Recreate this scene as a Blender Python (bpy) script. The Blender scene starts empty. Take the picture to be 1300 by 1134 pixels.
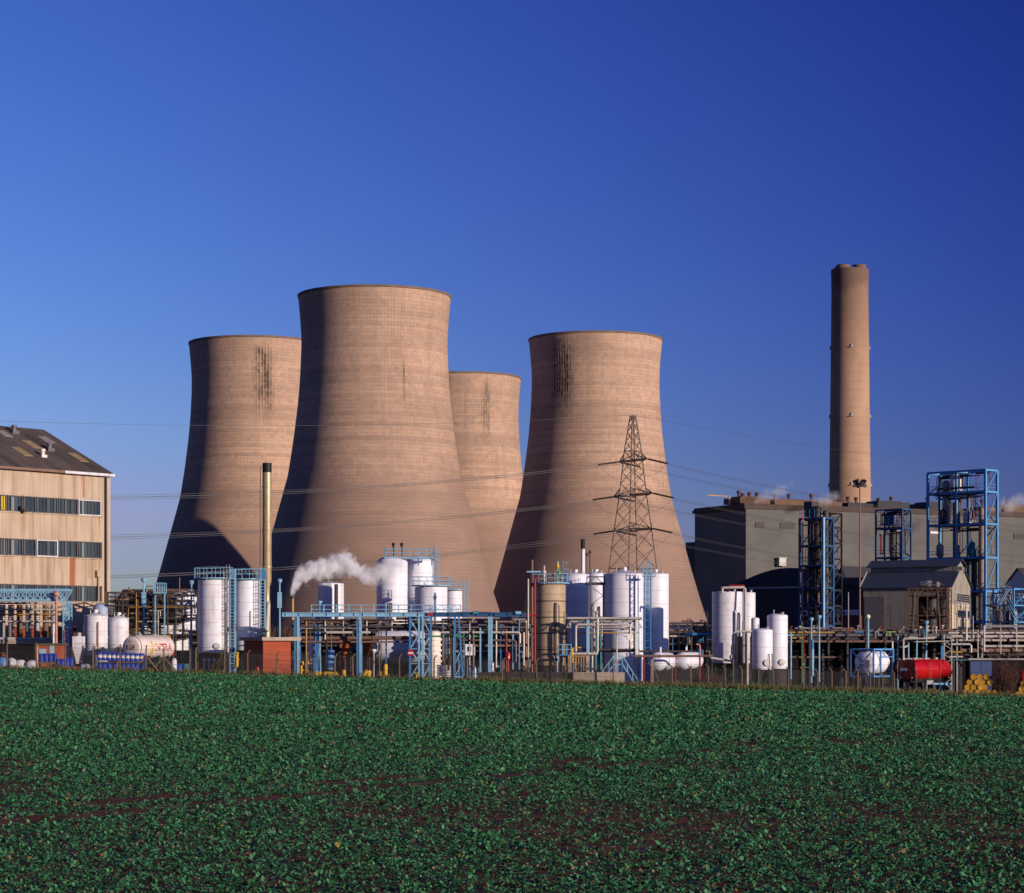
import bpy, math, random
import numpy as np
from mathutils import Vector, Matrix, noise as mnoise

R = random.Random(11)
F, CX, HY, CZ = 3700.0, 650.0, 815.0, 2.6      # focal length in photo pixels, optical axis, horizon row, eye height
K = .78                                           # metres of depth per unit of D (the towers stand about 120 m apart)
sc = bpy.context.scene
COL = sc.collection
SUN_AZ, SUN_EL = 50.0, 10.0                      # degrees right of straight behind the camera, elevation


def S(D): return F / D
def X(px, D): return (px - CX) * D / F
def Z(py, D): return CZ + (HY - py) * D / F


def ground(x, y):
    xc = max(-85.0, min(85.0, x))
    g = (-1.92 - 0.0315 * xc) * min(max(y, 0.0), 330.0) / 325.0
    if y > 480: g *= max(0.0, 1 - (y - 480) / 320.0)
    return g


# ------------------------------------------------------------------ materials
class Nt:
    def __init__(s, m):
        s.nt = m.node_tree; s.nt.nodes.clear()
    def n(s, t, **k):
        nd = s.nt.nodes.new(t)
        for a, b in k.items(): setattr(nd, a, b)
        return nd
    def link(s, a, b): s.nt.links.new(a, b)
    def put(s, sock, v):
        if hasattr(v, 'is_output'): s.link(v, sock)
        elif isinstance(v, (tuple, list)) and len(v) == 3 and sock.type == 'RGBA': sock.default_value = (*v, 1)
        else: sock.default_value = v
    def m(s, op, a, b=0.0, c=None, clamp=False):
        nd = s.n('ShaderNodeMath', operation=op, use_clamp=clamp)
        s.put(nd.inputs[0], a); s.put(nd.inputs[1], b)
        if c is not None: s.put(nd.inputs[2], c)
        return nd.outputs[0]
    def mix(s, f, a, b, bt='MIX'):
        nd = s.n('ShaderNodeMix', data_type='RGBA', blend_type=bt)
        s.put(nd.inputs[0], f); s.put(nd.inputs[6], a); s.put(nd.inputs[7], b)
        return nd.outputs[2]
    def noise(s, vec, scale, detail=3, rough=.55, w=None):
        nd = s.n('ShaderNodeTexNoise', noise_dimensions='4D' if w is not None else '3D')
        if vec is not None: s.link(vec, nd.inputs['Vector'])
        nd.inputs['Scale'].default_value = scale; nd.inputs['Detail'].default_value = detail
        nd.inputs['Roughness'].default_value = rough
        if w is not None: s.put(nd.inputs['W'], w)
        return nd.outputs[0]
    def step(s, v, lo, hi):
        nd = s.n('ShaderNodeMapRange', interpolation_type='SMOOTHSTEP')
        s.put(nd.inputs[0], v); nd.inputs[1].default_value = lo; nd.inputs[2].default_value = hi
        return nd.outputs[0]
    def scale(s, vec, v):
        nd = s.n('ShaderNodeVectorMath', operation='MULTIPLY')
        s.link(vec, nd.inputs[0]); nd.inputs[1].default_value = v
        return nd.outputs[0]
    def out(s, col, rough=.7, metal=0.0, bump=None, bs=.3, bd=.05, spec=.3, normal=None):
        p = s.n('ShaderNodeBsdfPrincipled'); o = s.n('ShaderNodeOutputMaterial')
        s.put(p.inputs['Base Color'], col); s.put(p.inputs['Roughness'], rough); s.put(p.inputs['Metallic'], metal)
        p.inputs['Specular IOR Level'].default_value = spec
        if bump is not None:
            b = s.n('ShaderNodeBump'); b.inputs['Strength'].default_value = bs; b.inputs['Distance'].default_value = bd
            s.link(bump, b.inputs['Height']); s.link(b.outputs[0], p.inputs['Normal'])
        s.link(p.outputs[0], o.inputs[0])
        return p


def newmat(name):
    m = bpy.data.materials.new(name); m.use_nodes = True
    return m, Nt(m)


def paint(name, col, rough=.55, metal=0.0, dirt=.35, dirtcol=None, streak=.0, rust=0.0, scale=1.2, spec=.3, seams=0.0):
    """weathered paint or metal: cloudy dirt, vertical run-off streaks, rust spots, optional plate seams"""
    m, t = newmat(name)
    co = t.n('ShaderNodeTexCoord').outputs['Object']
    rnd = t.m('MULTIPLY', t.n('ShaderNodeObjectInfo').outputs['Random'], 60.0)
    n1 = t.noise(co, scale, 4, .6, rnd)
    n2 = t.noise(t.scale(co, (2.2, 2.2, .12)), 1.6, 3, .6, rnd)
    dc = dirtcol or tuple(c * .35 for c in col)
    c = t.mix(t.m('MULTIPLY', t.step(n1, .42, .75), dirt), col, dc)
    if streak: c = t.mix(t.m('MULTIPLY', t.step(n2, .5, .72), streak), c, dc)
    if seams:
        sp = t.n('ShaderNodeSeparateXYZ'); t.link(co, sp.inputs[0])
        fr = t.m('FRACT', t.m('DIVIDE', sp.outputs[2], seams))
        c = t.mix(t.m('MULTIPLY', t.m('LESS_THAN', fr, .05), .5), c, dc)
    if rust:
        n3 = t.noise(t.scale(co, (1, 1, .5)), scale * 2.5, 5, .7, rnd)
        c = t.mix(t.m('MULTIPLY', t.step(n3, .68 - .25 * rust, .8 - .2 * rust), min(1, .4 + rust)), c, (.16, .06, .025))
    t.out(c, rough, metal, spec=spec)
    return m


WHITE = paint('white_paint', (.77, .77, .84), .5, dirt=.22, dirtcol=(.42, .37, .33), streak=.38, rust=.03, seams=1.6)
WHITEB = paint('white_paint_dirty', (.72, .71, .75), .5, dirt=.4, dirtcol=(.33, .30, .27), streak=.5, rust=.12, seams=1.4)
CREAMW = paint('cream_paint', (.78, .70, .62), .45, dirt=.2, dirtcol=(.4, .33, .27), streak=.2)
BEIGE = paint('beige_lagging', (.44, .33, .21), .6, dirt=.4, dirtcol=(.2, .14, .09), streak=.5, seams=2.0)
BLUE = paint('light_blue_paint', (.22, .43, .58), .6, dirt=.5, dirtcol=(.10, .2, .28), rust=.15)
BLUEK = paint('dark_and_shaded_blue', (.025, .085, .20), .5, dirt=.4, dirtcol=(.015, .03, .06), rust=.15)  # also the shaded copy of the gantry's light blue
BLUED = paint('deep_and_shaded_blue', (.05, .20, .42), .5, dirt=.35, dirtcol=(.03, .08, .17), rust=.1)
BLUET = paint('tank_blue_paint', (.10, .30, .62), .45, dirt=.3)
STEEL = paint('dark_steel', (.060, .055, .055), .6, dirt=.4, rust=.3)
BLUEM = paint('mid_blue_paint', (.10, .32, .58), .5, dirt=.35, dirtcol=(.05, .14, .25), rust=.1)
GREYP = paint('grey_pipe_lagging', (.15, .14, .145), .5, .1, dirt=.4, dirtcol=(.07, .06, .06), rust=.15)
GALV = paint('galvanised_steel', (.36, .35, .34), .5, .2, dirt=.4, dirtcol=(.15, .12, .1), rust=.1)
PIPEP = paint('pale_pipe_lagging', (.55, .50, .44), .5, .1, dirt=.35, dirtcol=(.22, .16, .12), rust=.1)
PIPEB = paint('brown_pipe_lagging', (.22, .13, .09), .6, dirt=.5, rust=.4)
PIPED = paint('dark_pipe_lagging', (.075, .06, .06), .6, dirt=.4, rust=.35)
PIPEY = paint('ochre_pipe_paint', (.48, .27, .06), .55, dirt=.4, rust=.2)
YELLOW = paint('yellow_paint', (.72, .42, .015), .5, dirt=.25, rust=.08)
OCHRE = paint('ochre_drum_paint', (.42, .22, .012), .55, dirt=.5, dirtcol=(.12, .06, .01), rust=.2)
RED = paint('red_gloss_paint', (.46, .008, .010), .28, dirt=.5, dirtcol=(.2, .004, .006), spec=.6)
REDP = paint('red_pipe_paint', (.35, .03, .03), .5, dirt=.4, rust=.2)
GREENP = paint('green_paint', (.08, .30, .12), .5, dirt=.3)
DGREEN = paint('dark_green_paint', (.012, .035, .025), .55, dirt=.3)
TEAL = paint('teal_paint', (.05, .24, .27), .5, dirt=.3)
ORANGE = paint('orange_red_oxide', (.42, .10, .035), .6, dirt=.4, rust=.25)
TIMBER = paint('weathered_timber', (.20, .13, .08), .8, dirt=.5, scale=3)
POSTC = paint('stained_concrete_post', (.15, .105, .075), .85, dirt=.4, scale=3)
CONC = paint('pale_concrete', (.40, .33, .25), .85, dirt=.35, streak=.35)
DARKCONC = paint('dark_concrete', (.035, .03, .03), .8, dirt=.4, dirtcol=(.08, .07, .06))
DARKIN = paint('shade_black_cladding', (.012, .010, .011), .85, dirt=.5, dirtcol=(.022, .016, .014), spec=.1)  # near-black, paints the deep shade behind and under the pipework
DRUMB = paint('blue_plastic', (.015, .06, .42), .35, dirt=.25)
LABELW = paint('paper_label', (.75, .68, .58), .6, dirt=.2)
BAGW = paint('white_woven_bag', (.72, .70, .70), .7, dirt=.35, dirtcol=(.4, .38, .4), scale=3)
BAGB = paint('blue_tarpaulin', (.12, .32, .70), .5, dirt=.25, scale=3)
ROOFSL = paint('blue_grey_roof_sheet', (.050, .062, .098), .55, dirt=.35, streak=.3)
SHEETG = paint('grey_asbestos_sheet', (.30, .27, .22), .8, dirt=.4, dirtcol=(.14, .11, .08), streak=.7)
SHEETP = paint('pale_asbestos_sheet', (.55, .46, .34), .8, dirt=.35, dirtcol=(.3, .22, .14), streak=.5)
WALLD = paint('dark_cladding', (.035, .033, .037), .7, dirt=.4, streak=.3)
GRATING = paint('deck_grating', (.06, .055, .05), .8, dirt=.4, rust=.3)
WIRE = paint('conductor_cable', (.07, .065, .07), .5, dirt=.1)
PYL = paint('pylon_steel', (.105, .082, .066), .6, .1, dirt=.4, rust=.2)
INSUL = paint('insulator_glass', (.04, .025, .02), .4, dirt=.2)
LAMPG = paint('lamp_globe_glass', (.80, .78, .45), .2, dirt=.1)
CHIMS = paint('tarnished_steel', (.46, .36, .22), .42, .35, dirt=.4, dirtcol=(.2, .13, .06), streak=.35)
BLACK = paint('black_paint', (.014, .013, .013), .6, dirt=.3)
SCAFF = paint('rusty_scaffold', (.13, .065, .035), .7, dirt=.4, rust=.4)


def brick(name, c1, c2, mortar, sx=1.0):
    m, t = newmat(name)
    co = t.n('ShaderNodeTexCoord').outputs['Object']
    sp = t.n('ShaderNodeSeparateXYZ'); t.link(co, sp.inputs[0])
    cb = t.n('ShaderNodeCombineXYZ')
    t.link(t.m('ADD', sp.outputs[0], sp.outputs[1]), cb.inputs[0]); t.link(sp.outputs[2], cb.inputs[1])
    b = t.n('ShaderNodeTexBrick'); t.link(cb.outputs[0], b.inputs[0])
    b.inputs['Color1'].default_value = (*c1, 1); b.inputs['Color2'].default_value = (*c2, 1); b.inputs['Mortar'].default_value = (*mortar, 1)
    b.inputs['Scale'].default_value = 1.0; b.inputs['Brick Width'].default_value = .225; b.inputs['Row Height'].default_value = .075
    b.inputs['Mortar Size'].default_value = .008
    n = t.noise(co, .8, 4)
    t.out(t.mix(t.m('MULTIPLY', t.step(n, .4, .75), .35), b.outputs[0], tuple(v * .45 for v in c1)), .85, spec=.2)
    return m


BRICKR = brick('red_brick', (.42, .080, .030), (.36, .065, .027), (.30, .10, .06))
BRICKD = brick('dark_red_brick', (.20, .062, .038), (.16, .05, .033), (.14, .08, .06))


def tower_mat(name, th0, half, z0, z1, strength):
    """pale buff concrete shell: lift lines, vertical shutter joints, weather bands and one run of soot at angle th0 (degrees)"""
    m, t = newmat(name)
    co = t.n('ShaderNodeTexCoord').outputs['Object']
    sp = t.n('ShaderNodeSeparateXYZ'); t.link(co, sp.inputs[0])
    x, y, z = sp.outputs
    ang = t.m('ARCTAN2', x, t.m('MULTIPLY', y, -1.0))
    rows = t.m('FRACT', t.m('DIVIDE', z, 1.15))
    cols = t.m('FRACT', t.m('MULTIPLY', ang, 136 / (2 * math.pi)))
    cv = t.n('ShaderNodeCombineXYZ')
    t.link(t.m('FLOOR', t.m('MULTIPLY', ang, 136 / (2 * math.pi))), cv.inputs[0]); t.link(t.m('FLOOR', t.m('DIVIDE', z, 1.15)), cv.inputs[1])
    wn = t.n('ShaderNodeTexWhiteNoise', noise_dimensions='2D'); t.link(cv.outputs[0], wn.inputs[0])
    rn = t.n('ShaderNodeTexWhiteNoise', noise_dimensions='1D'); t.link(t.m('FLOOR', t.m('DIVIDE', z, 1.15)), rn.inputs['W'])
    rnd = t.m('MULTIPLY', t.n('ShaderNodeObjectInfo').outputs['Random'], 60.0)
    big = t.noise(t.scale(co, (.018, .018, .045)), 1, 5, .6, rnd)
    fine = t.noise(t.scale(co, (.25, .25, .5)), 1, 5, .65, rnd)
    strk = t.noise(t.scale(co, (.30, .30, .012)), 1, 3, .6, rnd)
    c = t.mix(t.step(big, .3, .7), (.46, .298, .208), (.62, .408, .275))
    # the shell is darker and greyer on its lower half
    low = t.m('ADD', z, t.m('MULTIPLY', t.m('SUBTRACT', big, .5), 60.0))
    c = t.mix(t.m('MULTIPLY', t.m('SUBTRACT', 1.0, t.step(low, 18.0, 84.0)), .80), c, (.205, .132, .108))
    c = t.mix(t.m('MULTIPLY', t.m('SUBTRACT', fine, .42), .9, clamp=True), c, (.27, .19, .14))
    c = t.mix(t.m('MULTIPLY', t.step(strk, .5, .75), .28), c, (.25, .175, .13))
    c = t.mix(t.m('MULTIPLY', t.m('POWER', wn.outputs[0], 2.0), .34), c, (.25, .18, .135))
    c = t.mix(t.m('MULTIPLY', t.m('POWER', rn.outputs[0], 2.0), .38), c, (.22, .155, .12))
    wob = t.m('MULTIPLY_ADD', t.step(t.noise(t.scale(co, (.09, .09, .09)), 1, 4, .65, rnd), .35, .65), .9, .25)
    pb = t.noise(t.scale(co, (.004, .004, .16)), 1, 3, .7, rnd)
    c = t.mix(t.m('MULTIPLY', t.step(pb, .5, .7), .30), c, (.24, .165, .125))
    pt = t.n('ShaderNodeTexVoronoi'); t.link(t.scale(co, (.10, .10, .16)), pt.inputs['Vector']); pt.inputs['Scale'].default_value = 1.0
    sc_ = t.n('ShaderNodeSeparateColor'); t.link(pt.outputs['Color'], sc_.inputs[0])
    c = t.mix(t.m('MULTIPLY', t.m('GREATER_THAN', sc_.outputs[0], .80), .14), c, (.24, .17, .13))
    c = t.mix(t.m('MULTIPLY', t.m('MULTIPLY', t.m('LESS_THAN', rows, .17), wob), .30), c, (.14, .10, .08))
    c = t.mix(t.m('MULTIPLY', t.m('LESS_THAN', cols, .16), t.m('MULTIPLY', wob, t.m('MULTIPLY_ADD', t.step(z, 25.0, 95.0), .22, .05))), c, (.14, .10, .08))
    # soot stain
    da = t.m('ABSOLUTE', t.m('SUBTRACT', ang, math.radians(th0)))
    sn = t.m('ADD', t.m('MULTIPLY', t.noise(t.scale(co, (.45, .45, .045)), 1, 4, .65, rnd), .6), t.m('MULTIPLY', t.noise(t.scale(co, (.5, .5, .5)), 1, 4, .7, rnd), .4))
    ms = t.m('MULTIPLY', t.m('SUBTRACT', 1.0, t.step(da, math.radians(half * .3), math.radians(half * 1.3))), t.m('MULTIPLY', t.step(z, z0 - 12, z0 + 6), t.m('SUBTRACT', 1.0, t.step(z, z1 - 2, z1 + 3))))
    ms = t.m('MULTIPLY', ms, t.step(t.m('ADD', sn, t.m('MULTIPLY', t.m('SUBTRACT', cols, .5), .22)), .36, .60))
    cellm = t.m('MULTIPLY_ADD', t.step(wn.outputs[0], .25, .6), .28, .72, clamp=True)
    c = t.mix(t.m('MULTIPLY', t.m('MULTIPLY', ms, cellm), strength), c, (.035, .028, .027))
    t.out(c, .9, bump=fine, bs=.15, bd=.3, spec=.15)
    return m


# ------------------------------------------------------------------ mesh builder
class MB:
    def __init__(s): s.v = []; s.f = []
    def add(s, vs, fs):
        o = len(s.v); s.v += [tuple(v) for v in vs]; s.f += [tuple(i + o for i in f) for f in fs]; return s
    def box(s, x0, x1, y0, y1, z0, z1):
        return s.add([(x0, y0, z0), (x1, y0, z0), (x1, y1, z0), (x0, y1, z0), (x0, y0, z1), (x1, y0, z1), (x1, y1, z1), (x0, y1, z1)],
                     [(0, 3, 2, 1), (4, 5, 6, 7), (0, 1, 5, 4), (1, 2, 6, 5), (2, 3, 7, 6), (3, 0, 4, 7)])
    def bar(s, a, b, w, h=None):
        a, b = Vector(a), Vector(b); d = b - a
        if d.length < 1e-6: return s
        d.normalize(); h = h or w
        k = 1 + R.uniform(-.03, .03); w *= k; h *= k
        up = Vector((0, 0, 1)) if abs(d.z) < .95 else Vector((0, 1, 0))
        sx = d.cross(up).normalized() * w / 2; sy = sx.normalized().cross(d).normalized() * h / 2
        vs = [a - sx - sy, a + sx - sy, a + sx + sy, a - sx + sy, b - sx - sy, b + sx - sy, b + sx + sy, b - sx + sy]
        return s.add(vs, [(0, 1, 2, 3), (7, 6, 5, 4), (0, 4, 5, 1), (1, 5, 6, 2), (2, 6, 7, 3), (3, 7, 4, 0)])
    def path(s, pts, r, n=8, cap=True):
        pts = [Vector(p) for p in pts]; rs = r if isinstance(r, (list, tuple)) else [r] * len(pts)
        o = len(s.v); ref = None
        for i, p in enumerate(pts):
            d = (pts[min(i + 1, len(pts) - 1)] - pts[max(i - 1, 0)]).normalized()
            if ref is None: ref = Vector((0, 0, 1)) if abs(d.z) < .9 else Vector((0, 1, 0))
            u = d.cross(ref)
            if u.length < .05: u = d.cross(Vector((1, 0.3, 0)))
            u.normalize(); w = u.cross(d).normalized(); ref = w
            for j in range(n):
                a = 2 * math.pi * j / n
                s.v.append(tuple(p + (u * math.cos(a) + w * math.sin(a)) * rs[i]))
        for i in range(len(pts) - 1):
            for j in range(n):
                k = (j + 1) % n
                s.f.append((o + i * n + j, o + (i + 1) * n + j, o + (i + 1) * n + k, o + i * n + k))
        if cap:
            s.f.append(tuple(o + j for j in range(n))); e = o + (len(pts) - 1) * n
            s.f.append(tuple(e + j for j in range(n - 1, -1, -1)))
        return s
    def tube(s, a, b, r, r2=None, n=10): return s.path([a, b], [r, r if r2 is None else r2], n)
    def lathe(s, prof, n=40, c=(0, 0, 0), cap=True):
        o = len(s.v)
        for r, z in prof:
            for j in range(n):
                a = 2 * math.pi * j / n
                s.v.append((c[0] + r * math.cos(a), c[1] + r * math.sin(a), c[2] + z))
        for i in range(len(prof) - 1):
            for j in range(n):
                k = (j + 1) % n
                s.f.append((o + i * n + j, o + i * n + k, o + (i + 1) * n + k, o + (i + 1) * n + j))
        if cap:
            if prof[0][0] > 1e-4: s.f.append(tuple(o + j for j in range(n - 1, -1, -1)))
            if prof[-1][0] > 1e-4: s.f.append(tuple(o + (len(prof) - 1) * n + j for j in range(n)))
        return s
    def ring(s, r, z, t=.03, n=36, c=(0, 0)):
        pts = [(c[0] + r * math.cos(2 * math.pi * j / n), c[1] + r * math.sin(2 * math.pi * j / n), z) for j in range(n + 1)]
        return s.path(pts, t, 5, False)
    def xf(s, M, i0=0):
        for i in range(i0, len(s.v)): s.v[i] = tuple(M @ Vector(s.v[i]))
        return s
    def build(s, name, mat, parent=None, smooth=True, ang=35):
        me = bpy.data.meshes.new(name); me.from_pydata(s.v, [], s.f)
        me.materials.append(mat)
        if smooth:
            me.polygons.foreach_set('use_smooth', [True] * len(me.polygons)); me.set_sharp_from_angle(angle=math.radians(ang))
        o = bpy.data.objects.new(name, me); COL.objects.link(o)
        if parent: o.parent = parent
        return o


def tag(o, label, cat, group=None, kind=None):
    if label: o['label'] = label
    if cat: o['category'] = cat
    if group: o['group'] = group
    if kind: o['kind'] = kind
    return o


class T:
    """a thing: an Empty at its base; h(row) turns a photo row into a local height, w(pixels) a width in metres"""
    def __init__(s, name, label, cat, px, D, rz=0.0, group=None, z=None):
        s.D = D; s.px = px; s.x = X(px, D)
        s.z = ground(s.x, D) if z is None else z
        s.o = bpy.data.objects.new(name, None); s.o.empty_display_size = .5; COL.objects.link(s.o)
        s.o.location = (s.x, K * D, s.z); s.o.rotation_euler = (0, 0, math.radians(rz))
        tag(s.o, label, cat, group)
    def h(s, py): return Z(py, s.D) - s.z
    def w(s, n): return n * s.D / F
    def lx(s, px): return X(px, s.D) - s.x
    def part(s, mb, name, mat, parent=None, **k): return mb.build(name, mat, parent or s.o, **k)


def dup(o, loc=None, rz=None, label=None, parent=None):
    c = o.copy(); COL.objects.link(c)
    if parent: c.parent = parent
    if loc is not None: c.location = loc
    if rz is not None: c.rotation_euler = (0, 0, rz)
    if label: c['label'] = label
    for ch in o.children: dup(ch, parent=c)
    return c


def structure(o): o['kind'] = 'structure'; return o


# ------------------------------------------------------------------ camera, sun, sky
cam = bpy.data.cameras.new('camera'); co_ = bpy.data.objects.new('camera', cam); COL.objects.link(co_)
co_.location = (0, 0, CZ); co_.rotation_euler = (math.pi / 2, 0, 0)
cam.sensor_fit = 'HORIZONTAL'; cam.sensor_width = 36; cam.lens = 36 * F * K / 1300
cam.shift_y = (HY - 567.0) / 1300; cam.clip_end = 20000; cam.clip_start = .5
sc.camera = co_
az, el = math.radians(SUN_AZ), math.radians(SUN_EL)
sd = Vector((math.sin(az) * math.cos(el), -math.cos(az) * math.cos(el), math.sin(el)))
sl = bpy.data.lights.new('sun', 'SUN'); so = bpy.data.objects.new('sun', sl); COL.objects.link(so)
sl.energy = 4.6; sl.angle = math.radians(.5); sl.color = (1.0, .83, .69)
so.rotation_euler = sd.to_track_quat('Z', 'Y').to_euler()
so.location = (0, 0, 300)
w = bpy.data.worlds.new('World'); sc.world = w; w.use_nodes = True
nt = w.node_tree; bg = nt.nodes['Background']
sky = nt.nodes.new('ShaderNodeTexSky'); sky.sky_type = 'NISHITA'; sky.sun_disc = False
sky.sun_elevation = el; sky.sun_rotation = math.radians(180 - SUN_AZ)
sky.air_density = 1.0; sky.dust_density = .3; sky.ozone_density = 4.0; sky.altitude = 100
wt = Nt.__new__(Nt); wt.nt = nt                            # slide-film contrast, and the darkening of a polarised sky away from the sun
spx = wt.n('ShaderNodeSeparateColor'); nt.links.new(sky.outputs[0], spx.inputs[0])
tc = wt.n('ShaderNodeTexCoord'); dp = wt.n('ShaderNodeVectorMath', operation='DOT_PRODUCT')
nt.links.new(tc.outputs['Generated'], dp.inputs[0]); dp.inputs[1].default_value = sd
c2 = wt.m('MULTIPLY', dp.outputs['Value'], dp.outputs['Value'])
pol = wt.m('DIVIDE', wt.m('MULTIPLY', c2, 2.0), wt.m('ADD', c2, 1.0)); pol = wt.m('MULTIPLY_ADD', pol, .92, .08)
cmb = wt.n('ShaderNodeCombineColor')
for i, (A_, e_, k_, hi) in enumerate(((3.4, 1.59, 1.35, .28), (2.08, 1.507, 1.3, .40), (2.02, 1.275, .60, .6))):
    v = wt.m('MINIMUM', wt.m('MULTIPLY', spx.outputs[i], .1), hi)
    nt.links.new(wt.m('MULTIPLY', wt.m('MULTIPLY', wt.m('POWER', v, e_), A_ * 10), wt.m('POWER', pol, k_)), cmb.inputs[i])
nt.links.new(cmb.outputs[0], bg.inputs[0])
bg.inputs[1].default_value = .10
sc.view_settings.view_transform = 'Standard'; sc.view_settings.look = 'None'
sc.view_settings.exposure = 0; sc.view_settings.gamma = 1
sc.cycles.max_bounces = 10; sc.cycles.diffuse_bounces = 2; sc.cycles.glossy_bounces = 3; sc.cycles.transparent_max_bounces = 12; sc.cycles.volume_bounces = 10; sc.cycles.volume_step_rate = .6
sc.cycles.use_denoising = True

# ------------------------------------------------------------------ ground, field, crop
FPX0, FPX1 = -40, 1222
def fence_D(px): return 302 + .012 * px
def fence_y(x):                                        # depth of the fence line at world x
    k = x * F
    # px = CX + x F / D, D = 302 + .012 px  ->  solve by iteration
    D = 310.0
    for _ in range(12): D = 302 + .012 * max(-400, min(1700, CX + k / D))
    return D


def soil_mat():
    m, t = newmat('field_soil')
    co = t.n('ShaderNodeTexCoord').outputs['Object']
    n = t.noise(co, 1.3, 6, .65); n2 = t.noise(co, .12, 3)
    c = t.mix(t.step(n, .3, .7), (.085, .033, .020), (.20, .080, .048))
    c = t.mix(t.m('MULTIPLY', t.step(n2, .45, .7), .5), c, (.13, .05, .03))
    t.out(c, .95, bump=n, bs=.8, bd=.15, spec=.1)
    return m


def yard_mat():
    m, t = newmat('yard_ground')
    co = t.n('ShaderNodeTexCoord').outputs['Object']
    n = t.noise(co, .25, 6, .65)
    t.out(t.mix(t.step(n, .3, .7), (.022, .018, .016), (.06, .048, .04)), .95, spec=.1)
    return m


def sheet(name, xs, rows, mat, dz=0.0):
    """ground sheet from a list of x and, for each x, a list of y"""
    vs, fs = [], []
    n = len(rows(0.0))
    for x in xs:
        for y in rows(x): vs.append((x, K * y, ground(x, y) + dz))
    for i in range(len(xs) - 1):
        for j in range(n - 1): fs.append((i * n + j, (i + 1) * n + j, (i + 1) * n + j + 1, i * n + j + 1))
    return structure(MB().add(vs, fs).build(name, mat, smooth=True, ang=60))


xs = [-4000, -1500, -600, -300, -200] + list(range(-150, 151, 6)) + [200, 300, 600, 1500, 4000]
sheet('field', xs, lambda x: [-150, -20, 0] + [fence_y(x) * k / 40 for k in range(1, 41)], soil_mat())
sheet('yard', xs, lambda x: [fence_y(x)] + list(range(360, 481, 20)) + list(range(500, 801, 20)) + [900, 1200, 2000, 4000, 9000], yard_mat())


def leaf_mat():
    m, t = newmat('rape_leaf')
    ge = t.n('ShaderNodeNewGeometry'); r = ge.outputs['Random Per Island']
    ramp = t.n('ShaderNodeValToRGB'); t.link(r, ramp.inputs[0])
    e = ramp.color_ramp; e.interpolation = 'LINEAR'
    e.elements[0].color = (.015, .072, .032, 1); e.elements[1].position = .945; e.elements[1].color = (.085, .275, .110, 1)
    for p, c in ((.45, (.036, .150, .060, 1)), (.950, (.06, .15, .05, 1)), (.958, (.24, .22, .03, 1)), (.964, (.14, .06, .035, 1)), (1.0, (.30, .19, .11, 1))):
        k = e.elements.new(p); k.color = c
    p = t.out(ramp.outputs[0], .55, spec=.25)
    p.inputs['Transmission Weight'].default_value = 0
    return m


def crop_mask(x, y):
    """plant density 0..1: thin patches and the bare tramlines of the sprayer"""
    d = 1.0
    n = mnoise.fractal(Vector((x * .30, y * .075, 3.1)), 1.0, 2.0, 4)
    if n < -.10: d *= max(.45, 1 + (n + .10) * 2.2)
    q = y - 2.5 * x                                     # the drill rows and the sprayer's wheelings run slantwise up the field
    if y < 110: d *= .74 + .26 * math.cos(q * 5.2 + .8 * mnoise.noise(Vector((x * .4, y * .1, 2))))
    if y < 60: d *= .74
    for a in (65.0, 69.6, 152.0, 157.0, 8.0, 12.0, 240.0, 246.0):
        e = abs(q - a + .8 * mnoise.noise(Vector((x * .3, a, 0)))); wd = .95 + a * .005
        if e < wd: d *= min(1.0, .06 + max(0.0, -mnoise.fractal(Vector((x * .45, a, y * .22)), 1.0, 2.0, 3) + .05) * 2.2)
    return d


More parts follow.
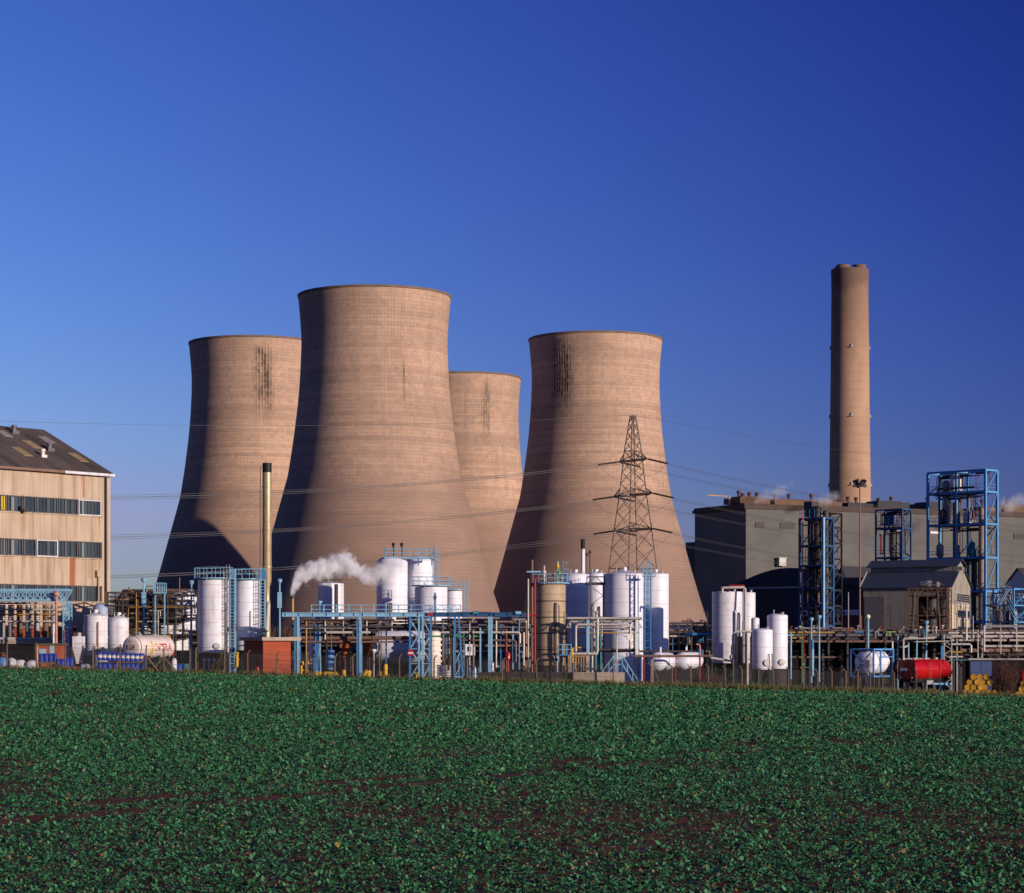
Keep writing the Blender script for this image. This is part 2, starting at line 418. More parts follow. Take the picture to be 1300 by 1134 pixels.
def crop():
    g = np.random.default_rng(5)
    bands = [(27, 36, 640, .050), (36, 48, 520, .053), (48, 64, 380, .058), (64, 90, 215, .074), (90, 130, 100, .100), (130, 190, 44, .138), (190, 262, 25, .175), (262, 330, 18.0, .20)]
    allv = []
    for y0, y1, dens, size in bands:
        half = lambda y: y * .178 * 1.1 + 11
        n = int((half(y0) + half(y1)) * (y1 - y0) * dens / 4.2)                     # about four leaves a plant
        ys = g.uniform(y0, y1, n); xs_ = g.uniform(-1, 1, n) * (ys * .178 * 1.1 + 11)
        keep = np.array([(y < fence_y(x) - .3 - 4.5 * max(0, min(1, (x - 8) / 14)) - .8 * mnoise.noise(Vector((x * .2, 0, 5)))) and g.random() < crop_mask(x, y) for x, y in zip(xs_, ys)])
        xs_, ys = xs_[keep], ys[keep]; n = len(xs_)
        gz = np.array([ground(x, y) for x, y in zip(xs_, ys)])
        big = np.exp(g.normal(0, .20, n)); th = g.uniform(0, 6.283, n)
        for k in range(6):
            sel = g.random(n) < (1 if k < 3 else .42)
            m = sel.sum(); B = big[sel]
            a = th[sel] + k * 2.4 + g.normal(0, .4, m); elv = np.radians(g.uniform(12, 78, m)); L = size * B * g.uniform(.6, 1.25, m); W = L * g.uniform(.5, .85, m)
            st = L * g.uniform(.1, .55, m)
            dx, dy, dz = np.cos(a) * np.cos(elv), np.sin(a) * np.cos(elv), np.sin(elv)
            px = xs_[sel] + dx * st + g.normal(0, size * .18, m); py = K * ys[sel] + dy * st + g.normal(0, size * .18, m); pz = gz[sel] + dz * st + .01
            roll = g.uniform(-.6, .6, m); elv = elv - g.uniform(0, .9, m)
            d = np.stack([np.cos(a) * np.cos(elv), np.sin(a) * np.cos(elv), np.sin(elv)], 1)
            s = np.stack([-np.sin(a) * np.cos(roll), np.cos(a) * np.cos(roll), np.sin(roll)], 1)
            P0 = np.stack([px, py, pz], 1)
            m1 = P0 + d * (L * .35)[:, None]; m2 = P0 + d * (L * .72)[:, None]
            bend = np.zeros_like(m1); bend[:, 2] = -L * g.uniform(0, .35, m)
            q = np.stack([P0, m1 + s * (W * .42)[:, None], m2 + s * (W * .40)[:, None] + bend * .3, P0 + d * L[:, None] + bend, m2 - s * (W * .40)[:, None] + bend * .3, m1 - s * (W * .42)[:, None]], 1)
            allv.append(q.reshape(-1, 3))
    v = np.concatenate(allv); nq = len(v) // 6
    me = bpy.data.meshes.new('crop_leaves')
    me.vertices.add(len(v)); me.vertices.foreach_set('co', v.astype(np.float32).ravel())
    li = np.arange(nq * 6, dtype=np.int32).reshape(-1, 6)
    li = np.concatenate([li[:, [0, 1, 2, 3]], li[:, [0, 3, 4, 5]]], 1).reshape(-1)          # two quads folded along the midrib
    me.loops.add(len(li)); me.loops.foreach_set('vertex_index', li)
    me.polygons.add(nq * 2); me.polygons.foreach_set('loop_start', np.arange(0, nq * 8, 4, dtype=np.int32))
    me.update(calc_edges=True)
    me.materials.append(leaf_mat())
    o = bpy.data.objects.new('crop_leaves', me); COL.objects.link(o)
    tag(o, 'low green leafy crop covering the whole field in front of the fence', 'crop', kind='stuff')
    print('crop leaves', nq)


crop()


def blades(name, label, cat, spots, n, hgt, wid, cols, kind='stuff', spread=1.0):
    """grass and twig tufts: thin upright blades round each spot (x, y, radius, height factor)"""
    g = np.random.default_rng(len(name) + n)
    m, t = newmat(name + '_material')
    r = t.n('ShaderNodeNewGeometry').outputs['Random Per Island']
    ramp = t.n('ShaderNodeValToRGB'); t.link(r, ramp.inputs[0]); e = ramp.color_ramp
    e.elements[0].color = (*cols[0], 1); e.elements[1].color = (*cols[-1], 1)
    for i, c in enumerate(cols[1:-1]): e.elements.new((i + 1) / (len(cols) - 1)).color = (*c, 1)
    t.out(ramp.outputs[0], .8, spec=.1)
    vs, fs = [], []
    for sx, sy, rad, hf in spots:
        for _ in range(n):
            a = g.uniform(0, 6.283); q = rad * math.sqrt(g.random()); x = sx + q * math.cos(a); y = K * sy + q * math.sin(a)
            h = hgt * hf * g.uniform(.35, 1.1); lx, ly = g.normal(0, .35 * spread) * h, g.normal(0, .35 * spread) * h
            b = g.uniform(0, 3.14); ww = wid * g.uniform(.6, 1.4); cx, cy = math.cos(b) * ww / 2, math.sin(b) * ww / 2
            z = ground(x, y / K) - .02; o = len(vs)
            vs += [(x - cx, y - cy, z), (x + cx, y + cy, z), (x + lx + cx * .3, y + ly + cy * .3, z + h), (x + lx - cx * .3, y + ly - cy * .3, z + h)]
            fs.append((o, o + 1, o + 2, o + 3))
    ob = MB().add(vs, fs).build(name, m, smooth=False)
    return tag(ob, label, cat, kind=kind)


sp = []
for i in range(900):
    px = R.uniform(600, 1330) if i % 4 else R.uniform(-60, 600)
    D = fence_D(px) + (R.uniform(-5.0, 3.5) if px > 800 else R.uniform(-1.2, .9))
    sp.append((X(px, D), D, .5, R.uniform(.5, 1.2) * (.85 if px > 830 else .75)))
blades('verge_grass', 'rough tan and green grass growing along the foot of the fence', 'grass', sp, 34, .9, .06,
       [(.04, .10, .03), (.11, .13, .04), (.26, .19, .09), (.12, .075, .04), (.05, .12, .04)])


# ------------------------------------------------------------------ cooling towers
PROF = [(43.6, -.3), (43.0, 5.0), (41.3, 12.2), (39.2, 18.7), (36.0, 29.5), (32.9, 40.7), (29.2, 54.2), (28.2, 58.5), (26.3, 71.0), (24.75, 84.7), (24.0, 99.5), (24.35, 108), (25.0, 115.2), (25.0, 116.3)]


def spline(pts, k=5):
    out = []
    for i in range(len(pts) - 1):
        p0, p1, p2, p3 = (pts[max(0, i - 1)], pts[i], pts[i + 1], pts[min(len(pts) - 1, i + 2)])
        for q in range(k):
            u = q / k
            out.append(tuple(.5 * (2 * b + (c - a) * u + (2 * a - 5 * b + 4 * c - d) * u * u + (3 * b - a - 3 * c + d) * u ** 3) for a, b, c, d in zip(p0, p1, p2, p3)))
    return out + [pts[-1]]


def tower(px, scale, label, th0, half, z0, z1, st):
    t = T('cooling_tower', label, 'cooling tower', px, F / scale, group='cooling towers of the power station', z=0)
    pr = [p for p in spline(PROF[:-1])] + [(25.0, 115.6)]
    inner = [(r - 1.0, z) for r, z in reversed(pr)]
    t.part(MB().lathe(pr + inner, 160, cap=False), 'shell', tower_mat('tower_concrete', th0, half, z0, z1, st))
    t.part(MB().lathe([(25.05, 115.5), (25.25, 115.6), (25.28, 116.2), (25.2, 116.3), (23.8, 116.3), (23.75, 115.0)], 160, cap=False), 'rim', RIMM)
    return t


RIMM = paint('sooty_rim_concrete', (.20, .14, .105), .9, dirt=.5, dirtcol=(.06, .045, .04), scale=.4)
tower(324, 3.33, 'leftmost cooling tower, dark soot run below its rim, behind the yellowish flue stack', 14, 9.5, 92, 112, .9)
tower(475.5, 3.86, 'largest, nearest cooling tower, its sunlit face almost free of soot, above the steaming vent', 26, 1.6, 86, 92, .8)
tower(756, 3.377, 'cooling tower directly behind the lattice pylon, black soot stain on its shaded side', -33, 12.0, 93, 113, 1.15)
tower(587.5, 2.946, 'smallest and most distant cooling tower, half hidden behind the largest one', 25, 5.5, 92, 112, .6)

# ------------------------------------------------------------------ power station chimney and boiler house
def chimney_mat():
    m, t = newmat('chimney_concrete')
    co = t.n('ShaderNodeTexCoord').outputs['Object']
    sp_ = t.n('ShaderNodeSeparateXYZ'); t.link(co, sp_.inputs[0]); z = sp_.outputs[2]
    n = t.noise(t.scale(co, (.12, .12, .05)), 1, 4)
    rows = t.m('FRACT', t.m('DIVIDE', z, 4.6))
    rn = t.n('ShaderNodeTexWhiteNoise', noise_dimensions='1D'); t.link(t.m('FLOOR', t.m('DIVIDE', z, 4.6)), rn.inputs['W'])
    zz = t.m('ADD', z, t.m('MULTIPLY', t.m('SUBTRACT', n, .5), 26.0))
    c = t.mix(t.step(n, .3, .7), (.46, .295, .19), (.39, .25, .165))
    c = t.mix(t.m('MULTIPLY', t.step(zz, 135.0, 188.0), .75), c, (.19, .12, .09))
    c = t.mix(t.m('MULTIPLY', t.step(zz, 184.0, 192.0), .5), c, (.07, .05, .045))
    c = t.mix(t.m('MULTIPLY', rn.outputs[0], .22), c, (.25, .15, .09))
    c = t.mix(t.m('MULTIPLY', t.m('LESS_THAN', rows, .12), .18), c, (.18, .11, .07))
    t.out(c, .9, spec=.15)
    return m


t = T('power_station_chimney', 'tall round concrete chimney with a sooty top behind the long grey boiler house', 'chimney', 1079, 1529, z=0)
cm = chimney_mat()
t.part(MB().lathe([(12.2, 0), (10.9, 74), (10.2, 130), (9.65, 185), (9.75, 194), (9.9, 197.6), (9.3, 197.6), (9.3, 196)], 72), 'windshield', cm)
for i, (fx, fy) in enumerate(((-4.2, -4.0), (4.3, -3.9), (-4.2, 4.2), (4.3, 4.1))):
    t.part(MB().lathe([(3.6, 190), (3.6, 199.6), (3.1, 199.6), (3.1, 198)], 28, (fx, fy, 0)), 'flue', cm)
for zz, rr in ((157, 9.9), (121, 10.3), (85, 10.75)):
    for a in (-4, -92, 88):
        x_, y_ = math.sin(math.radians(a)) * (rr + .2), -math.cos(math.radians(a)) * (rr + .2)
        b = MB().box(x_ - .7, x_ + .7, y_ - .8, y_ + .5, zz - 1.0, zz - .6)
        b.lathe([(.45, 0), (.45, 1.1), (.2, 1.4)], 10, (x_, y_, zz - .6))
        t.part(b, 'warning_light', GALV)


def cladding_mat():
    m, t = newmat('boiler_house_cladding')
    co = t.n('ShaderNodeTexCoord').outputs['Object']
    sp_ = t.n('ShaderNodeSeparateXYZ'); t.link(co, sp_.inputs[0]); x, y, z = sp_.outputs
    u = t.m('ADD', x, y)
    n = t.noise(t.scale(co, (.05, .05, .09)), 1, 5, .6)
    pv = t.n('ShaderNodeCombineXYZ'); t.link(t.m('FLOOR', t.m('DIVIDE', u, 5.2)), pv.inputs[0]); t.link(t.m('FLOOR', t.m('DIVIDE', z, 4.3)), pv.inputs[1])
    wn = t.n('ShaderNodeTexWhiteNoise', noise_dimensions='2D'); t.link(pv.outputs[0], wn.inputs[0])
    c = t.mix(t.step(n, .3, .7), (.085, .085, .082), (.128, .125, .117))
    c = t.mix(t.m('MULTIPLY', wn.outputs[0], .45), c, (.085, .08, .072))
    rr = t.m('FRACT', t.m('DIVIDE', z, 4.3)); cc = t.m('FRACT', t.m('DIVIDE', u, 5.2))
    c = t.mix(t.m('MULTIPLY', t.m('LESS_THAN', rr, .14), .6), c, (.11, .095, .08))
    c = t.mix(t.m('MULTIPLY', t.m('LESS_THAN', cc, .08), .45), c, (.11, .095, .08))
    c = t.mix(t.m('MULTIPLY', t.step(t.noise(t.scale(co, (.3, .3, .02)), 1, 3), .5, .75), .25), c, (.13, .11, .09))
    t.out(c, .7, spec=.3)
    return m


CLAD = cladding_mat()
t = T('boiler_house', 'huge grey clad power station boiler house with sunlit long front and rows of roof vents', 'power station', 947, 1300, rz=math.degrees(math.atan2(73 * K, 114)), z=0)
H = t.h(646)
t.part(MB().box(0, 230, 0, 44, -1, H), 'wall', CLAD)
t.part(MB().box(-1, 230.5, -.6, 44.6, H, H + 1.4).box(-.5, 230, .4, 44, H + 1.4, H + 2.4), 'parapet', paint('brown_parapet', (.075, .052, .042), .8, dirt=.4, scale=.3))
t.part(MB().box(.5, 30, 44.01, 53, -1, H - 13), 'side_block', WALLD)
RVM = paint('rusty_roof_plant', (.15, .085, .055), .8, dirt=.5, scale=.3)
VNT = paint('roof_vent_rust', (.10, .038, .028), .8, dirt=.4)
ROOFB = [(2, 18, 8, 5.4, 1), (23, 60, 12, 4.8, 1), (62, 76, 10, 3.6, 0), (78, 96, 9, 5.6, 0), (106, 126, 9, 6.0, 0), (140, 152, 12, 4.0, 1), (154, 182, 12, 6.2, 1), (186, 205, 12, 5.5, 1), (208, 229, 12, 6.0, 1)]
for x0, x1, y0, hh, v in ROOFB:
    hh *= .62
    t.part(MB().box(x0, x1, y0, y0 + 14, H + 3.0, H + 3.0 + hh * .8).box(x0 + 2, x1 - 3, y0 + 2, y0 + 12, H + 3.0 + hh * .8, H + 3 + hh), 'roof_plant', RVM if v else WALLD)
for x_ in (5, 9, 13.5, 16, 27, 34, 66, 72, 84, 92, 120, 131, 143, 47, 58, 110, 158, 164, 178, 190, 199, 204, 216):
    y_ = 14 + (x_ * 7 % 5); z_ = H + 5.6 + (x_ % 3) * .4
    t.part(MB().lathe([(.55, 0), (.55, 1.2), (.9, 1.3), (.95, 2.4), (.7, 2.6)], 14, (x_, y_, z_)), 'roof_vent', VNT)
LOUV = paint('louvre_dark', (.05, .042, .04), .6, dirt=.3)
for x0, x1, y_, h_, mt in ((5, 9.5, 666, 2.6, LOUV), (18, 26, 666, 2.8, LOUV), (36, 41, 666, 1.2, WHITEB), (28, 30, 706, 6, LOUV), (33, 35, 706, 6, LOUV), (82, 85, 669, 1.0, WHITEB), (101, 106, 670, 1.0, WHITEB), (150, 160, 672, 2.6, LOUV), (196, 214, 674, 2.8, LOUV), (222, 229, 674, 2.8, LOUV)):
    z_ = t.h(y_); b = MB().box(x0, x1, -.25, .1, z_ - h_ / 2, z_ + h_ / 2)
    for k in range(5): b.box(x0 - .1, x1 + .1, -.45, -.2, z_ - h_ / 2 + k * h_ / 5, z_ - h_ / 2 + k * h_ / 5 + .2)
    t.part(b, 'louvre', mt)
z_ = t.h(713)
t.part(MB().box(16, 19.6, -2.6, -.02, z_ - 1.7, z_ + 1.7).box(15.7, 19.9, -2.9, -.01, z_ + 1.7, z_ + 2.0), 'wall_hood', GALV)

t = T('roof_crane', 'small yellow crane jib on the boiler house roof edge', 'crane', 918, 1318, z=Z(640, 1318))
t.part(MB().box(2.6, 3.4, -.5, .5, -1, 3.6), 'mast', GALV)
t.part(MB().bar((-7, 0, 4), (3.5, 0, 3.4), .4), 'jib', YELLOW)

# ------------------------------------------------------------------ mid distance sheds in front of the boiler house
def gable(t, x0, x1, y0, y1, he, hr, wallm, roofm, along='x', over=.3, z0=-1):
    """walls with gables, and a separate pitched roof; ridge along x or y"""
    b = MB()
    if along == 'x':
        ym = (y0 + y1) / 2
        pts = [(x0, y0), (x1, y0), (x1, y1), (x0, y1)]
        vs = [(p[0], p[1], z0) for p in pts] + [(p[0], p[1], he) for p in pts] + [(x0, ym, hr), (x1, ym, hr)]
        b.add(vs, [(0, 1, 5, 4), (1, 2, 6, 9, 5), (2, 3, 7, 6), (3, 0, 4, 8, 7)])
        wall = t.part(b, 'wall', wallm)
        k = (hr - he) / (ym - y0); th = .14
        r = MB()
        for a, c in ((y0 - over, ym), (y1 + over, ym)):
            za, zc = he - k * over + .03, hr + .03
            vs = [(x0 - over, a, za), (x1 + over, a, za), (x1 + over, c, zc), (x0 - over, c, zc)]
            vs += [(p[0], p[1], p[2] + th) for p in vs]
            fs = [(0, 3, 2, 1), (4, 5, 6, 7), (0, 1, 5, 4), (1, 2, 6, 5), (3, 0, 4, 7)]
            if a > c: fs = [tuple(reversed(f)) for f in fs]
            r.add(vs, fs)
        return wall, t.part(r, 'roof', roofm)
    xm = (x0 + x1) / 2
    pts = [(x0, y0), (x1, y0), (x1, y1), (x0, y1)]
    vs = [(p[0], p[1], z0) for p in pts] + [(p[0], p[1], he) for p in pts] + [(xm, y0, hr), (xm, y1, hr)]
    b.add(vs, [(0, 1, 5, 8, 4), (1, 2, 6, 5), (2, 3, 7, 9, 6), (3, 0, 4, 7)])
    wall = t.part(b, 'wall', wallm)
    k = (hr - he) / (xm - x0); th = .14; r = MB()
    for a in (x0 - over, x1 + over):
        za, zc = he - k * over + .03, hr + .03
        vs = [(a, y0 - over, za), (xm, y0 - over, zc), (xm, y1 + over, zc), (a, y1 + over, za)]
        vs += [(p[0], p[1], p[2] + th) for p in vs]
        fs = [(0, 3, 2, 1), (4, 5, 6, 7), (0, 1, 5, 4), (2, 3, 7, 6), (3, 0, 4, 7)]
        if a > xm: fs = [tuple(reversed(f)) for f in fs]
        r.add(vs, fs)
    return wall, t.part(r, 'roof', roofm)


t = T('coal_shed', 'dark barrel roofed shed at the foot of the boiler house front', 'shed', 1000, 760, rz=-46)
b = MB(); n = 14; L, Wd = 40, 30
he = t.h(745); hr = t.h(721)
pr_ = [(-20, -1)] + [(-20 + 40 * i / n, he + (hr - he) * math.sin(math.pi * i / n)) for i in range(n + 1)] + [(20, -1)]
vs = [(x_, 0, z_) for x_, z_ in pr_] + [(x_, 30, z_) for x_, z_ in pr_]
k = len(pr_)
b.add(vs, [tuple(range(k)), tuple(range(2 * k - 1, k - 1, -1))] + [(i + 1, i, k + i, k + i + 1) for i in range(k - 1)])
t.part(b, 'wall', WALLD, ang=20)
t.part(MB().box(-14, -6, -.2, .02, -.5, 7).box(4, 12, -.2, .02, -.5, 7), 'door', BLACK)

t = T('turbine_annexe', 'long low dark shed beside the barrel roofed one, below the boiler house', 'shed', 950, 720, rz=-45)
t.part(MB().box(-2, 36, 0, 14, -1, t.h(748)), 'wall', WALLD)
t.part(MB().box(-2.4, 36.4, -.4, 14.4, t.h(748), t.h(746)), 'roof', GALV)
for k in range(5): t.part(MB().box(2 + k * 6.5, 5 + k * 6.5, -.15, .05, 4, 6), 'window', LOUV)

t = T('workshop', 'dark fronted workshop with a band of small windows between the lattice towers', 'workshop', 1096, 560, rz=-45)
wl = 15.5
t.part(MB().box(-wl, 0, 0, 12, -1, t.h(743)), 'wall', WALLD)
t.part(MB().box(-wl - .4, .3, -.4, 12.4, t.h(743), t.h(733)), 'roof', paint('slate_roof', (.06, .05, .055), .7, dirt=.3))
b = MB().box(-wl + .6, -.6, -.14, .05, t.h(781), t.h(774)); t.part(b, 'window_band', WHITEB)
for k in range(8): t.part(MB().box(-wl + 1 + k * 1.35, -wl + 1.8 + k * 1.35, -.2, -.1, t.h(780), t.h(776)), 'window', BLACK)
t.part(MB().box(-wl - .1, -.3, -.3, .0, -1, t.h(782)), 'brick_base', BRICKD)

GROOF = paint('dark_slate', (.05, .045, .055), .75, dirt=.3)
t = T('gabled_house', 'dark roofed outbuilding with a white gable end, left of the floodlight mast', 'outbuilding', 1069, 600, rz=-62)
gable(t, -1.5, 1.6, 0, 14, t.h(733), t.h(720), CREAMW, GROOF, along='y')
t = T('gabled_house', 'dark roofed outbuilding with a white gable end beside the tall blue framework stairs', 'outbuilding', 1292, 560, rz=-62)
gable(t, -3.2, 3.4, 0, 20, t.h(741), t.h(722), CREAMW, GROOF, along='y')
t.part(MB().box(-1.4, 1.0, -.12, .03, 0, 3.2), 'door', LOUV)

# bare winter scrub in front of the towers and behind the plant
sp = []
for px in range(110, 1330, 5):
    D = R.uniform(520, 560); sp.append((X(px, D), D, 3.0, R.uniform(.7, 1.15) * (1.35 if 845 < px < 905 else 1.0)))
blades('scrub', 'bare brown winter scrub at the foot of the cooling towers', 'scrub', sp, 70, 6.0, .22,
       [(.055, .032, .026), (.11, .06, .04), (.035, .022, .02), (.15, .085, .055)])

# ------------------------------------------------------------------ steel pieces shared by tanks and frames
def rail_ring(b, r, z, hgt=1.05, n=14, t_=.028, a0=0, a1=360):
    full = a1 - a0 >= 360
    for zz in (z + .5 * hgt, z + hgt):
        pts = [(r * math.cos(math.radians(a0 + (a1 - a0) * j / 36)), r * math.sin(math.radians(a0 + (a1 - a0) * j / 36)), zz) for j in range(37)]
        b.path(pts, t_, 5, not full)
    for j in range(n + (0 if full else 1)):
        a = math.radians(a0 + (a1 - a0) * j / n)
        b.tube((r * math.cos(a), r * math.sin(a), z), (r * math.cos(a), r * math.sin(a), z + hgt), t_, n=5)
    return b


def rail_line(b, a, c, hgt=1.05, step=1.2, t_=.03):
    a, c = Vector(a), Vector(c); n = max(1, round((c - a).length / step)); up = Vector((0, 0, hgt))
    for j in range(n + 1):
        p = a.lerp(c, j / n); b.tube(p, p + up, t_, n=5)
    b.tube(a + up, c + up, t_, n=5); b.tube(a + up * .5, c + up * .5, t_, n=5)
    return b


def ladder(b, x, y, z0, z1, w=.45, dx=1, dy=0, cage=True, t_=.03):
    for sgn in (-.5, .5):
        b.tube((x + sgn * w * dx, y + sgn * w * dy, z0), (x + sgn * w * dx, y + sgn * w * dy, z1), t_, n=5)
    n = int((z1 - z0) / .35)
    for j in range(n):
        z = z0 + .2 + j * .35
        b.tube((x - .5 * w * dx, y - .5 * w * dy, z), (x + .5 * w * dx, y + .5 * w * dy, z), t_ * .7, n=4)
    if cage:
        ox, oy = -dy, dx
        if oy > 0: ox, oy = -ox, -oy
        z = z0 + 2.2
        while z < z1 + .8:
            pts = [(x + .36 * math.cos(q) * dx + ox * .62 * math.sin(q), y + .36 * math.cos(q) * dy + oy * .62 * math.sin(q), z) for q in [math.pi * i / 8 for i in range(9)]]
            b.path(pts, t_ * .8, 4); z += .85
        for q in (.25, .5, .75):
            p = (x + .36 * math.cos(math.pi * q) * dx + ox * .62 * math.sin(math.pi * q), y + .36 * math.cos(math.pi * q) * dy + oy * .62 * math.sin(math.pi * q))
            b.tube((*p, z0 + 2.2), (*p, z1 + .8), t_ * .7, n=4)
    return b


def shell_prof(r, z0, z1, roof, rise):
    p = [(r * .985, z0), (r, z0 + .03), (r, z1)]
    if roof == 'dome':
        p += [(r * math.cos(q), z1 + rise * math.sin(q)) for q in [math.pi / 2 * i / 8 for i in range(1, 8)]] + [(.001, z1 + rise)]
    elif roof == 'cone': p += [(r + .06, z1 + .02), (r + .06, z1 + .1), (r * .9, z1 + .14), (.25, z1 + rise), (.25, z1 + rise + .35), (.001, z1 + rise + .36)]
    else: p += [(r * .96, z1 + .06), (.001, z1 + .12)]
    return p


def tank(label, px0, px1, yt, yb, D, mat=WHITE, roof='flat', rise=.6, rail=None, railh=1.05, lad=None, ladm=GALV, pipes=(), base='plinth', cat='storage tank', name='storage_tank', group='upright storage tanks of the chemical works', bands=0, stains=None, nozzle=True):
    t = T(name, label, cat, (px0 + px1) / 2, D, group=group)
    r = t.w(px1 - px0) / 2; z1 = t.h(yt); z0 = .3 if yb is None else t.h(yb)
    t.r, t.z0, t.z1 = r, z0, z1
    t.part(MB().lathe(shell_prof(r, z0, z1, roof, rise), 56), 'shell', mat)
    if base == 'plinth' : t.part(MB().lathe([(r + .25, -.6), (r + .25, max(.2, z0 - .004) if z0 < .6 else .3), (r - .2, max(.2, z0 - .004) if z0 < .6 else .3)], 40), 'plinth', CONC)
    if base == 'skirt' : t.part(MB().lathe([(r * .93, -.5), (r * .93, z0 + .02)], 40, cap=False), 'skirt', DARKCONC)
    if base == 'legs':
        for a in (30, 75, 120, 165, 210, 255, 300, 345):
            x_, y_ = r * .88 * math.cos(math.radians(a)), r * .88 * math.sin(math.radians(a))
            t.part(MB().bar((x_, y_, -.5), (x_, y_, z0 + .1), .28), 'leg', DGREEN)
        t.part(MB().lathe([(.35, z0 - 1.6), (r * .85, z0)], 32, cap=False), 'cone', DGREEN)
    if rail:
        b = MB().lathe([(r + .02, z1 + .15), (r + .45, z1 + .15), (r + .45, z1 + .27), (r - .3, z1 + .27)], 48, cap=False)
        t.part(b, 'walkway', rail); t.part(rail_ring(MB(), r + .4, z1 + .27, railh), 'railing', rail)
    if lad is not None:
        a = math.radians(lad); x_, y_ = (r + .28) * math.sin(a), -(r + .28) * math.cos(a)
        t.part(ladder(MB(), x_, y_, max(z0, .2), z1 + .9, dx=math.cos(a), dy=math.sin(a)), 'ladder', ladm)
    for a, r_, zt, zb, m_ in pipes:
        a = math.radians(a); q = r + r_ + .12; x_, y_ = q * math.sin(a), -q * math.cos(a)
        b = MB().path([(x_ * .8, y_ * .8, zt), (x_ * .97, y_ * .97, zt + .05), (x_, y_, zt - .15), (x_, y_, zb)], r_, 8)
        t.part(b, 'pipe', m_)
    if r > 1.0:
        a = math.radians(18); mz = z0 + .75
        mh = MB().lathe([(.001, -.04), (.34, -.04), (.38, 0), (.38, .10), (.34, .14), (.001, .16)], 18).xf(Matrix.Rotation(a, 4, 'Z') @ Matrix.Translation((0, -r, mz)) @ Matrix.Rotation(math.pi / 2, 4, 'X'))
        t.part(mh, 'manhole', GALV)
    if bands:
        for k in range(bands):
            z = z0 + (z1 - z0) * (k + .5) / bands
            t.part(MB().lathe([(r + .01, z - .12), (r + .10, z - .1), (r + .10, z + .1), (r + .01, z + .12)], 48, cap=False), 'band', mat)
    if nozzle:
        b = MB().lathe([(.15, z1 - .1), (.15, z1 + .22), (.21, z1 + .24), (.21, z1 + .30), (.001, z1 + .31)], 14, (r * .45, -r * .3, rise * .5 if roof != 'flat' else .05))
        t.part(b, 'nozzle', GALV)
        t.part(MB().lathe([(.07, z1 - .1), (.07, z1 + .45), (.10, z1 + .47), (.10, z1 + .55)], 12, (-r * .4, -r * .35, rise * .5 if roof != 'flat' else .05)), 'nozzle', GALV)
    return t


def lattice(b, p, q, dz, tm, n, w_):
    """vertical or horizontal N bracing between two parallel lines p->p+dz and q->q+dz"""
    p, q, dz = Vector(p), Vector(q), Vector(dz)
    for i in range(n):
        a, c = (p, q) if i % 2 == 0 else (q, p)
        b.bar(a + dz * (i / n), c + dz * ((i + 1) / n), w_)
    return b


